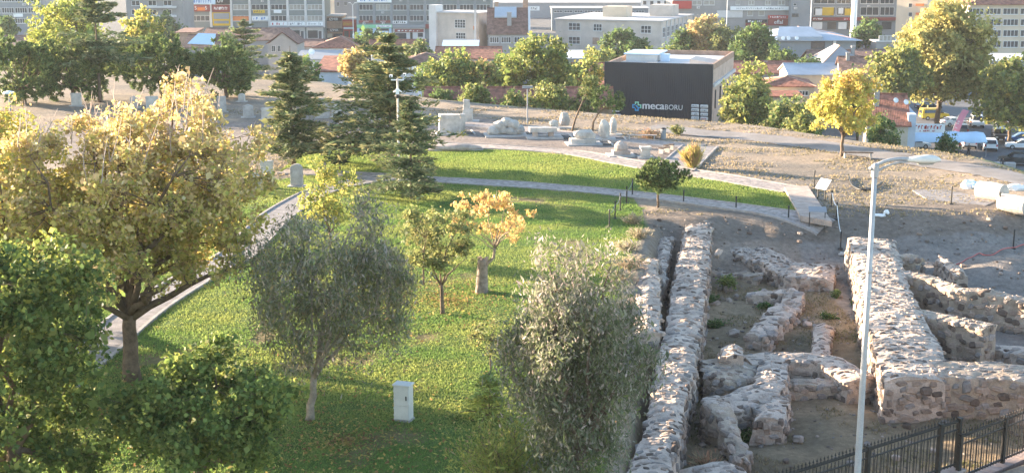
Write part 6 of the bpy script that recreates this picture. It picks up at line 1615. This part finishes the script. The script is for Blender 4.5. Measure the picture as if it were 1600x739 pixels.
# ------------------------------------------------------------------ iron fence on its low wall
m_rail = M('weathered_iron', (.030, .026, .024), .6, .25, 3, spec=.35, bump=.3)
m_cap = M('fence_coping', (.36, .27, .235), .85, .2, 2.5, bump=.4)
m_fw = M('fence_masonry', (.33, .24, .20), .9, .25, 2, bump=.5)
def fence(label, A, B, ztop, hgt, posts, sp=.15, wall=.55, label_w=None, tilt=0.):
    A = Vector((A.x, A.y, 0)); B = Vector((B.x, B.y, 0)); L = (B-A).length; rz = math.atan2(B.y-A.y, B.x-A.x); zb = ztop-hgt
    r = empty('iron_fence', (A.x, A.y, zb), rz, label, 'fence', 'iron fence along the street')
    m = MB(); m.box(0, L, -.03, .03, hgt-.07, hgt-.02); m.build('rail', m_rail, r); m = MB(); m.box(0, L, -.025, .025, .10, .15); m.build('rail', m_rail, r); m = MB(); m.box(0, L, -.022, .022, hgt-.32, hgt-.28); m.build('rail', m_rail, r)
    bar = MB(); bar.tube([(0, 0, .06), (0, 0, hgt-.1)], .013, 5); bar.tube([(0, 0, hgt-.021), (0, 0, hgt+.06)], [.012, .012], 5); bar.lathe([(.012, hgt+.061), (.03, hgt+.09), (.012, hgt+.14), (.002, hgt+.18)], 5); bme = bar.mesh('bar')
    bar2 = MB(); bar2.tube([(0, 0, .152), (0, 0, hgt-.45), (.012, 0, hgt-.38), (sp*.25, 0, hgt-.33), (sp*.5, 0, hgt-.318)], .011, 5); b2 = bar2.mesh('bar')
    n = int(L/sp)
    for i in range(n):
        x = (i+.5)*sp
        link('bar', bme, m_rail, r, (x, 0, 0))
        if i % 2 == 0: link('scroll', b2, m_rail, r, (x+sp*.5, .02, 0))
    sm = MB()
    for i in range(int(L/.075)): x = i*.075; sm.add([(x, -.02, hgt-.019), (x+.05, -.02, hgt-.019), (x+.06, 0, hgt+.045), (x, .02, hgt-.019), (x+.05, .02, hgt-.019)], [[0, 1, 2], [3, 2, 4], [0, 2, 3], [1, 4, 2]])
    o = sm.build('spikes', m_rail, r); o['kind'] = 'stuff'
    for x in posts: m = MB(); m.box(x*L-.06, x*L+.06, -.06, .06, 0, hgt+.02); m.box(x*L-.075, x*L+.075, -.075, .075, hgt+.021, hgt+.06); m.build('post', m_rail, r)
    if wall:
        w_ = empty('fence_wall', (A.x, A.y, zb), rz, label_w, 'low wall', 'low walls under the iron fence')
        nst = int(L/.55)
        m = MB(); m.box(-.1, L+.1, -.2, .2, -3.2, -.102); m.build('masonry', m_fw, w_)
        for i in range(nst):
            x0 = -.15 + (L+.3)*i/nst; x1 = -.15 + (L+.3)*(i+1)/nst
            m = MB(); m.box(x0+.006, x1-.006, -.27, .27, -.1, -.004); bevel_obj(m.build('coping_stone', m_cap, w_), .012, 1)
        bm_ = MB(); bm_.box(-.19, .19, -.03, .03, -.085, .085); bk = bm_.mesh('brick')
        for row in range(5):
            for i in range(int(L/.4)):
                link('brick', bk, m_cap if (i*7+row*3) % 4 else m_fw, w_, (.22+i*.4+(row % 2)*.2, -.2, -.2-row*.18))
A1 = FA - FDIR*5.5; B1 = FB
fence('black iron fence section in front of the dig', A1, B1, 2.75, 1.55, (.0, .36, .68, .93, 1.), label_w='low coped wall carrying the fence before the dig')
A2 = G(1499, 681, 2.32); B2 = G(1602, 641, 2.32); dv = (B2-A2).normalized(); B2 = A2 + dv*8.5
fence('lower iron fence section at the right edge', A2, B2, 2.32, 1.5, (.01, .3, .62, .95), label_w='low coped brick wall at the right edge')
# ------------------------------------------------------------------ vehicles
m_tyre = M('tyre', (.025, .025, .026), .9, .1, 3); m_rim = M('wheel_rim', (.4, .4, .42), .4, .1, 3, metal=.6); m_carg = M('car_glass', (.03, .035, .045), .1, .1, 2, spec=.6); m_lampr = colr('tail_lamp', (.45, .02, .02), .3); m_lampf = colr('head_lamp', (.75, .75, .72), .2)
def vehicle(label, px, py, kind, mat, rz, name='parked_car', group='vehicles on the street', stripe=None):
    z = ZCITY + .07; p = G(px, py, z); r = empty(name, (p.x, p.y, z), rz, label, 'van' if kind == 'van' else 'car', group)
    # profile along x (front = +x): outline of the side
    if kind == 'van': L, Wd = 4.6, 1.85; low = [(-2.3, .35), (2.3, .35), (2.3, .75), (2.15, 1.0), (1.35, 1.15), (.75, 1.78), (.5, 1.88), (-2.15, 1.88), (-2.3, 1.6)]; win = [(1.28, 1.16), (.78, 1.68), (-1.9, 1.68), (-1.95, 1.16)]
    elif kind == 'suv': L, Wd = 4.5, 1.85; low = [(-2.25, .38), (2.25, .38), (2.25, .8), (2.1, .98), (1.1, 1.08), (.45, 1.6), (.2, 1.68), (-1.8, 1.66), (-2.2, 1.1)]; win = [(1.0, 1.1), (.45, 1.53), (-1.65, 1.53), (-1.95, 1.1)]
    else: L, Wd = 4.3, 1.75; low = [(-2.15, .3), (2.15, .3), (2.15, .65), (2.0, .8), (.95, .92), (.2, 1.38), (0, 1.44), (-1.0, 1.42), (-1.6, 1.0), (-2.1, .9)]; win = [(.88, .93), (.2, 1.32), (-.95, 1.32), (-1.45, .95)]
    n = len(low); m = MB(); ins = [(0 if z_ < 1.02 else .16*(z_-1.0)/.7) for _, z_ in low]
    V = [(x, -Wd/2+ins[i], z_) for i, (x, z_) in enumerate(low)] + [(x, Wd/2-ins[i], z_) for i, (x, z_) in enumerate(low)]
    m.add(V, [list(range(n)), list(range(n, 2*n))[::-1]] + [[(i+1) % n, i, n+i, n+(i+1) % n] for i in range(n)]); bevel_obj(m.build('body', mat, r), .07, 2)
    for s_ in (-1, 1):
        k = len(win); m = MB(); yy = [(Wd/2-.16*max(0, (z_-1.0))/.7)*s_ for _, z_ in win]
        V = [(x, yy[i]+s_*.012, z_) for i, (x, z_) in enumerate(win)] + [(x, yy[i]-s_*.05, z_) for i, (x, z_) in enumerate(win)]
        m.add(V, [list(range(k)) if s_ < 0 else list(range(k))[::-1], list(range(k, 2*k))] + [[i, (i+1) % k, k+(i+1) % k, k+i] for i in range(k)]); m.build('side_window', m_carg, r)
    (xa, za), (xb, zb_) = win[0], win[1]; dx, dz = .09, .06
    m = MB(); m.add([(xa+dx, -Wd/2+.2, za+dz*.2), (xa+dx, Wd/2-.2, za+dz*.2), (xb+dx, Wd/2-.28, zb_+dz), (xb+dx, -Wd/2+.28, zb_+dz)], [[0, 1, 2, 3]]); m.build('windscreen', m_carg, r)
    (xa, za), (xb, zb_) = win[3], win[2]; xr = low[-1][0] if kind == 'van' else xa
    if kind == 'van': q = [(-2.262, 1.05), (-2.255, 1.62)]
    elif kind == 'suv': q = [(-2.2, 1.12), (-1.88, 1.6)]
    else: q = [(-1.66, 1.02), (-1.06, 1.42)]
    m = MB(); m.add([(q[0][0]-.05, -Wd/2+.22, q[0][1]), (q[0][0]-.05, Wd/2-.22, q[0][1]), (q[1][0]-.05, Wd/2-.3, q[1][1]), (q[1][0]-.05, -Wd/2+.3, q[1][1])], [[3, 2, 1, 0]]); m.build('rear_window', m_carg, r)
    for x in (-L*.31, L*.31):
        for s_ in (-1, 1):
            m = MB(); m.tube([(x, s_*(Wd/2-.2), .33), (x, s_*(Wd/2+.01), .33)], .33, 14); t = m.build('wheel', m_tyre, r); m = MB(); m.tube([(x, s_*(Wd/2+.011), .33), (x, s_*(Wd/2+.03), .33)], .2, 10); m.build('rim', m_rim, t)
    for s_ in (-1, 1):
        m = MB(); m.box(L/2-.06, L/2+.02, s_*(Wd/2-.3)-.17, s_*(Wd/2-.3)+.17, .62, .78); m.build('headlight', m_lampf, r)
        m = MB(); m.box(-L/2-.02, -L/2+.06, s_*(Wd/2-.16)-.09, s_*(Wd/2-.16)+.09, .75, 1.05 if kind != 'car' else .9); m.build('tail_light', m_lampr, r)
        m = MB(); m.box(xa*0+win[0][0]-.3, win[0][0]-.12, s_*(Wd/2+.12)-.1, s_*(Wd/2+.12)+.1, win[0][1]+.02, win[0][1]+.16); m.build('mirror', m_black, r)
    m = MB(); m.box(L/2-.05, L/2+.05, -Wd/2+.1, Wd/2-.1, .3, .5); m.build('bumper', m_black if kind == 'van' else mat, r); m = MB(); m.box(-L/2-.05, -L/2+.05, -Wd/2+.1, Wd/2-.1, .32, .52); m.build('bumper', m_black, r)
    m = MB(); m.box(-L/2-.065, -L/2-.052, -.26, .26, .56, .68); m.build('number_plate', m_wht, r); m = MB(); m.box(L/2+.052, L/2+.062, -.26, .26, .34, .45); m.build('number_plate', m_wht, r)
    if stripe: m = MB(); m.box(-1.5, 1.0, -Wd/2-.012, -Wd/2-.002, .6, .9); m.build('stripe', stripe, r)
m_cw = colr('car_white', (.72, .72, .73), .3); m_cb = colr('car_black', (.03, .032, .035), .3); m_cblue = colr('car_blue', (.05, .12, .32), .3); m_cyel = colr('car_yellow', (.62, .42, .03), .35); m_cgr = colr('car_grey', (.20, .20, .21), .3)
UPF = -math.pi/2-.22      # front towards the camera
UPB = math.pi/2-.22
vehicle('white delivery van driving up the street towards the viewer', 1526, 198, 'van', m_cw, UPF, 'van', stripe=m_org)
vehicle('white van seen from behind beside the white tent', 1513, 230, 'van', m_cw, UPB, 'van'); vehicle('white hatchback seen from behind in the car park', 1545, 234, 'suv', m_cw, UPB)
vehicle('dark car nose out behind the white van', 1501, 210, 'suv', m_cgr, UPB); vehicle('black off road car parked under the right hand tree', 1561, 219, 'suv', m_cb, UPF); vehicle('silver car parked behind the black off road car', 1567, 205, 'car', m_cw, UPF); vehicle('dark car far up the street at the right kerb', 1563, 193, 'car', m_cb, UPF)
vehicle('blue car at the right edge of the car park', 1594, 223, 'car', m_cblue, 2.9); vehicle('white car at the right edge in front of the blue car', 1596, 233, 'car', m_cw, 2.9); vehicle('black car near the plateau foot at the right edge', 1588, 258, 'suv', m_cb, 3.0); vehicle('yellow minibus parked under the plane tree', 1459, 187, 'van', m_cyel, .1, 'van'); vehicle('white car behind the pink banner', 1490, 197, 'car', m_cw, .3); vehicle('white car half hidden left of the white tent', 1428, 232, 'car', m_cw, .1); vehicle('dark car in the shade under the plane tree', 1450, 172, 'car', m_cb, .1)
# yellow barrier, banner, tent
def gz(px, py, z=ZCITY+.07): return G(px, py, z)
p = gz(1455, 214); r = empty('market_stall', (p.x, p.y, ZCITY), -.1, 'low market stall with yellow striped boards below the plane tree', 'stall')
m = MB(); m.box(-3.6, 3.6, -.5, .5, 0, .9); m.build('counter', m_yel, r)
m = MB(); m.box(-3.7, 3.7, -.6, .6, .902, .96); m.build('counter_top', m_gry, r)
p = gz(1484, 226); r = empty('feather_banner', (p.x, p.y, ZCITY), 0, 'tall pink feather banner with white letters at the car park', 'banner')
m = MB(); m.tube(arc([(0, 0, 0), (.2, 0, 3), (1.5, 0, 5.2)]), .04, 6); m.build('pole', m_gry, r)
pk = colr('banner_pink', (.62, .25, .33)); A_ = arc([(.05, 0, .8), (.25, 0, 3), (1.5, 0, 5.15)], 10); V = []; F = []
for i, q in enumerate(A_): V += [(q.x+.03, q.y-.012, q.z), (q.x+.95, q.y-.012+.08*math.sin(i), q.z-.25), (q.x+.03, q.y+.012, q.z), (q.x+.95, q.y+.012+.08*math.sin(i), q.z-.25)]
for i in range(10): F += [[i*4, i*4+1, i*4+5, i*4+4], [i*4+2, i*4+6, i*4+7, i*4+3]]
m = MB(); m.add(V, F); fl = m.build('flag', pk, r); q = link('lettering', strokes(7, 2.2, .4, 5), m_wht, fl, (.75, -.12, 2.6)); q.rotation_euler = (0, -1.25, 0); q['kind'] = 'stuff'
p = gz(1478, 240); r = empty('tent', (p.x, p.y, ZCITY), -.1, 'pale blue tent roof behind the plateau edge with red lettered sign', 'tent')
L = 9.6; n = 10; V = []; F = []
for i in range(n+1):
    x = -L/2+L*i/n
    for j, (y, z_) in enumerate(((-2.6, 2.0), (-1.2, 2.8), (0, 3.1), (1.2, 2.8), (2.6, 2.0))): V.append((x, y, z_+.08*math.sin(i*2.1+j)))
for i in range(n):
    for j in range(4): F.append([i*5+j, (i+1)*5+j, (i+1)*5+j+1, i*5+j+1])
m = MB(); m.add(V, F); sol = m.build('canopy', m_lbl, r, smooth=True); sm_ = sol.modifiers.new('thick', 'SOLIDIFY'); sm_.thickness = .04
for x in (-L/2+.1, 0, L/2-.1):
    for y in (-2.5, 2.5): m = MB(); m.tube([(x, y, 0), (x, y, 2.0)], .05, 6); m.build('post', m_gry, r)
m = MB(); m.box(-5.2, -1.0, -2.9, -2.8, 3.3, 4.5); sg_ = m.build('sign', m_wht, r); q = link('lettering', strokes(9, 3.7, .5, 3), m_red, sg_, (-3.1, -2.93, 4.05)); q['kind'] = 'stuff'; q = link('lettering', strokes(10, 2.4, .2, 4), m_red, sg_, (-3.1, -2.93, 3.55)); q['kind'] = 'stuff'
for x in (-5, -1.2): m = MB(); m.tube([(x, -2.8, 0), (x, -2.8, 3.3)], .04, 6); m.build('sign_post', m_gry, r)
p = gz(1583, 262); r = None
m = MB(); m.box(-1.6, 1.6, -.4, .4, 0, .7); o = m.build('concrete_barrier', m_plinth, None, (gz(1566, 262).x, gz(1566, 262).y, ZCITY+.06), -.1); tag(o, 'pale concrete barrier at the car park edge', 'barrier'); bevel_obj(o, .1, 2)
# ------------------------------------------------------------------ people
def person(label, px, py, top, legs, skin=(.45, .28, .2), hair=(.03, .022, .018), h=1.74, rz=0., stride=.12, arm=.1):
    z = ZCITY+.07; p = G(px, py, z); r = empty('person', (p.x, p.y, z), rz, label, 'person', 'people in the car park'); k = h/1.75
    J = {'pel': (0, 0, .95, .15, .11), 'wst': (0, 0, 1.12, .14, .10), 'chs': (0, 0, 1.33, .17, .115), 'nck': (0, 0, 1.49, .058, .058), 'hd0': (0, -.01, 1.58, .075, .085), 'hd1': (0, -.015, 1.66, .078, .095), 'hd2': (0, 0, 1.73, .05, .06)}
    E = [('pel', 'wst'), ('wst', 'chs'), ('chs', 'nck'), ('nck', 'hd0'), ('hd0', 'hd1'), ('hd1', 'hd2')]
    for s_, sd in ((-1, 'l'), (1, 'r')):
        J['hip'+sd] = (s_*.09, 0, .88, .095, .095); J['kne'+sd] = (s_*.1, -s_*stride*.5-.01, .5, .065, .065); J['ank'+sd] = (s_*.1, -s_*stride, .09, .042, .045); J['toe'+sd] = (s_*.11, -s_*stride-.16, .035, .04, .03)
        J['sho'+sd] = (s_*.19, 0, 1.41, .06, .06); J['elb'+sd] = (s_*(.24+arm*.4), .02, 1.13, .045, .045); J['wri'+sd] = (s_*(.24+arm*.3), -.06, .88, .032, .032); J['han'+sd] = (s_*(.235+arm*.3), -.08, .78, .035, .025)
        E += [('pel', 'hip'+sd), ('hip'+sd, 'kne'+sd), ('kne'+sd, 'ank'+sd), ('ank'+sd, 'toe'+sd), ('chs', 'sho'+sd), ('sho'+sd, 'elb'+sd), ('elb'+sd, 'wri'+sd), ('wri'+sd, 'han'+sd)]
    names = list(J); me = bpy.data.meshes.new('body'); me.from_pydata([tuple(c*k for c in J[n_][:3]) for n_ in names], [(names.index(a), names.index(b_)) for a, b_ in E], [])
    o = bpy.data.objects.new('body_tmp', me); COL.objects.link(o)
    sk = o.modifiers.new('skin', 'SKIN'); 
    for i, n_ in enumerate(names): me.skin_vertices[0].data[i].radius = (J[n_][3]*k, J[n_][4]*k)
    me.skin_vertices[0].data[0].use_root = True
    ss = o.modifiers.new('sub', 'SUBSURF'); ss.levels = 1; ss.render_levels = 1
    bpy.context.view_layer.update(); ev = bpy.data.meshes.new_from_object(o.evaluated_get(bpy.context.evaluated_depsgraph_get())); bpy.data.objects.remove(o)
    ev.materials.clear()
    for c_, nm in ((top, 'top'), (legs, 'legs'), (skin, 'skin'), (hair, 'hair'), ((.03, .03, .03), 'shoe')): ev.materials.append(colr('person_%s_%d_%d_%d' % (nm, c_[0]*99, c_[1]*99, c_[2]*99), c_, .8))
    for f in ev.polygons:
        c_ = f.center/k; f.use_smooth = True
        f.material_index = 4 if c_.z < .1 else 1 if c_.z < .98 and abs(c_.x) < .21 else 2 if c_.z > 1.5 and not (c_.z > 1.66 or (c_.y > .02 and c_.z > 1.56)) else 3 if c_.z > 1.5 else 2 if (c_.z < .86 and abs(c_.x) > .2) else 0
    ev.name = 'body'; link('body', ev, None, r)
person('person in dark jacket and white shirt facing the viewer in the car park', 1566, 268, (.05, .05, .055), (.03, .03, .035), rz=.1); person('person in dark clothes standing near the white van', 1513, 244, (.04, .035, .035), (.025, .025, .03), rz=.4); person('person in dark clothes walking up the street, left of a pair', 1521, 167, (.03, .03, .035), (.03, .03, .04), rz=3.1, stride=.2); person('person in dark clothes walking up the street, right of a pair', 1526, 166, (.05, .045, .05), (.03, .03, .04), rz=3.1, stride=-.2); person('person in a red top beside the small street tree', 1499, 238, (.5, .05, .04), (.05, .06, .12), rz=.8)
# ------------------------------------------------------------------ town trees
def ctree(label, px, ytop, ybase_z, Y, wpx, pal, seed, hfrac=.62, leaves=2600, clump=1.0, leaf=(.5, .36), lower=.85, tp=None, rzf=.5, z0=None, fork=.25):
    a = D(px, 100, Y); z0 = float(zcity(Y)) if z0 is None else z0; d_, s_ = seg_dist(np.array([a.x]), np.array([Y]), EDGE)
    if z0 is not None: z0 = hz(a.x, Y)
    zt = CAMZ + ray(px, ytop)[2]*Y/ray(px, ytop)[1]; H = zt-z0; rx = wpx*pxm(Y, z0)/2*.88; rz_ = min(H*.46, max(rx*1.0, H*rzf*.6))
    leaves = int(leaves*1.9)
    broadleaf(label, (a.x, Y, z0), H, (rx, rx*.9, rz_), 1-rz_/H, (0, 0), tr=max(.12, H*.022), nclump=int(34+leaves/90), clump=clump, leaves=leaves, leaf=leaf, pal=pal, seed=seed, fork=fork, limbs=6, lower=lower, group='trees of the town', toppal=tp, rich=False)
T_ = ctree
T_('broad bushy green tree behind the arch stones', 836, 60, 0, 176, 145, YGR+GRN, 201, leaves=9000, clump=1.0, leaf=(.42, .3)); T_('green tree left of the broad bushy tree', 705, 80, 0, 180, 92, DGRN+YGR, 202, leaves=4500, leaf=(.42, .3)); T_('small tree between the two green trees by the shed', 748, 92, 0, 184, 50, DGRN+BRZ, 203, leaves=2200, leaf=(.4, .3))
T_('low bushes over the left end of the long shed', 742, 136, 0, 153, 52, OLV+GRN, 204, leaves=2200, clump=.7, leaf=(.3, .22), z0=0); T_('olive bush over the right end of the long shed', 858, 132, 0, 152, 72, OLV+YGR, 205, leaves=3000, clump=.7, leaf=(.3, .22), z0=0); T_('small bush in front of the black building left side', 918, 138, 0, 151, 40, OLV, 206, leaves=1200, clump=.6, leaf=(.3, .22), z0=0)
T_('dark tree against the cream building', 968, 44, 0, 300, 60, DGRN, 207, leaves=2600, leaf=(.6, .45)); T_('dark bush below the cream building front', 992, 58, 0, 296, 44, DGRN, 208, leaves=1600, leaf=(.6, .45)); T_('light green bush left of the black building roof', 935, 78, 0, 255, 48, YGR, 209, leaves=1600, leaf=(.5, .4))
T_('russet autumn tree beside the long cream building', 1100, 28, 0, 300, 62, BRZ+OCH, 210, leaves=3000, leaf=(.6, .45)); T_('pale green tree between russet tree and dark tree', 1133, 40, 0, 296, 52, OLV, 211, leaves=2200, leaf=(.6, .45)); T_('big dark green tree above the long tiled roof', 1178, 42, 0, 286, 78, DGRN, 212, leaves=4500, leaf=(.6, .45)); T_('green bush behind the black building roof', 1035, 72, 0, 262, 66, DGRN+YGR, 213, leaves=2000, leaf=(.5, .4))
T_('leafy tree touching the brick side of the black building', 1168, 128, 0, 158, 84, OLV+YGR, 214, leaves=5200, clump=.8, leaf=(.36, .27)); T_('upper bush rising behind the leafy tree', 1180, 100, 0, 172, 52, YGR, 215, leaves=2400, clump=.8, leaf=(.36, .27)); T_('rounded green tree under the hip roofed house', 1240, 152, 0, 148, 78, OLV+DGRN, 216, leaves=4200, clump=.8, leaf=(.34, .25)); T_('small bush left of the lemon yellow tree', 1262, 168, 0, 142, 50, YGR+OLV, 217, leaves=2000, clump=.6, leaf=(.3, .22))
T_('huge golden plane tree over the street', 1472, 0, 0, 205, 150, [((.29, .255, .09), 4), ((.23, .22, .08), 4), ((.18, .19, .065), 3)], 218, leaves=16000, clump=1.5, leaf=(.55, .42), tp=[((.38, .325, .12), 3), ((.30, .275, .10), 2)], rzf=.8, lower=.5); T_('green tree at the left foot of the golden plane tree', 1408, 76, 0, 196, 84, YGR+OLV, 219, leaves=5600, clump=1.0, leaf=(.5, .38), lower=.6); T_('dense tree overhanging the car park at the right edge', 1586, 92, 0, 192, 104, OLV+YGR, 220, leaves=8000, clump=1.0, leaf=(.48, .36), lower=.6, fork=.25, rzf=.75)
T_('dark tree in front of the shop block', 1352, 34, 0, 330, 46, DGRN, 221, leaves=2000, leaf=(.65, .5)); T_('bush between the red houses right of centre', 1262, 88, 0, 245, 34, DGRN, 222, leaves=900, leaf=(.45, .35)); T_('shrubby tree behind the lemon yellow tree', 1346, 114, 0, 176, 52, DGRN+OLV, 223, leaves=2200, leaf=(.4, .3)); T_('dark bush beside the near red roofed house', 1385, 180, 0, 146, 40, DGRN, 224, leaves=1600, clump=.7, leaf=(.3, .22)); T_('small dark street tree in front of the white van', 1489, 208, 0, 160, 30, DGRN, 225, leaves=1300, clump=.5, leaf=(.28, .2)); T_('bush at the foot of the near red roofed house', 1405, 207, 0, 143, 30, DGRN+OLV, 226, leaves=900, clump=.5, leaf=(.28, .2))
T_('bright yellow green tree at upper left behind the tall cedar', 112, -12, 0, 205, 150, YGR+[((.30, .33, .07), 4)], 227, leaves=8500, clump=1.2, leaf=(.52, .4), rzf=.7); T_('yellow tree right of the very tall cedar', 226, 22, 0, 212, 74, LEM+YGR, 228, leaves=3800, clump=1.0, leaf=(.5, .38)); T_('dark bush at the left edge below the blue block', 12, 26, 0, 330, 44, DGRN, 229, leaves=1800, leaf=(.6, .45)); T_('dark tree behind the top of the tall broad cedar', 580, 46, 0, 300, 54, DGRN, 230, leaves=2000, leaf=(.6, .45)); T_('dark bushes before the apartment house balconies', 262, 26, 0, 360, 60, DGRN, 231, leaves=2200, leaf=(.65, .5)); T_('russet bush left of the tall broad cedar', 553, 82, 0, 150, 42, BRZ+OCH, 232, leaves=1900, clump=.6, leaf=(.3, .22)); T_('dark shrub behind the pointed cedar', 476, 88, 0, 190, 50, DGRN, 233, leaves=1800, clump=.8, leaf=(.4, .3)); T_('green tree behind the left round pines', 190, 62, 0, 190, 90, GRN+OLV, 234, leaves=3600, leaf=(.45, .33))
T_('dark tree between the patched house and offices', 352, 52, 0, 300, 40, DGRN, 240, leaves=1300, leaf=(.55, .42)); T_('green tree behind the pale blue gabled shed', 652, 66, 0, 262, 48, DGRN+OLV, 241, leaves=1500, leaf=(.5, .4)); T_('dark bush right of the hip roof house', 672, 92, 0, 215, 46, DGRN, 242, leaves=1500, leaf=(.42, .32)); T_('dark green bush below the red gabled house', 792, 82, 0, 250, 56, DGRN, 243, leaves=1700, leaf=(.5, .38)); T_('tree at the corner of the long cream building', 1066, 50, 0, 300, 40, DGRN, 244, leaves=1400, leaf=(.55, .42)); T_('green bush on the left of the black building', 916, 96, 0, 200, 56, DGRN+YGR, 245, leaves=2200, leaf=(.42, .32)); T_('bush on the bank above the right part of the shed', 800, 146, 0, 150, 50, OLV+DGRN, 246, leaves=1500, clump=.6, leaf=(.28, .2), z0=0); T_('bush on the bank near the tall broad cedar', 690, 142, 0, 158, 44, DGRN, 247, leaves=1300, clump=.6, leaf=(.28, .2), z0=0); T_('dark tree behind the long tiled roof', 1222, 78, 0, 275, 50, DGRN, 248, leaves=1500, leaf=(.5, .4)); T_('green bush under the left round pines', 20, 92, 0, 210, 80, DGRN+OLV, 251, leaves=2400, leaf=(.45, .33))
a_ = D(383, 100, 205); conifer('pale green far cedar beyond the dark round pine', (a_.x, 205, hz(a_.x, 205)), 17.2, 6.0, seed=66, nb=110, per=80, pal=CED+[((.22, .22, .1), 3)], tipc=(.32, .30, .14), tr=.25, low=.15, needle=(.6, .13), shape=.7)
# ------------------------------------------------------------------ haze
m_hz = bpy.data.materials.new('haze_air'); m_hz.use_nodes = True; hn = m_hz.node_tree; hn.nodes.clear(); ho = hn.nodes.new('ShaderNodeOutputMaterial'); hv = hn.nodes.new('ShaderNodeVolumePrincipled'); hv.inputs['Color'].default_value = (.86, .91, 1, 1); hv.inputs['Density'].default_value = HAZE; hv.inputs['Anisotropy'].default_value = .1; hn.links.new(hv.outputs[0], ho.inputs['Volume'])
m = MB(); m.box(-420, 420, -30, 900, -17.5, 34); o = m.build('haze', m_hz); tag(o, kind='stuff', label='thin pale haze over the town', cat='haze')
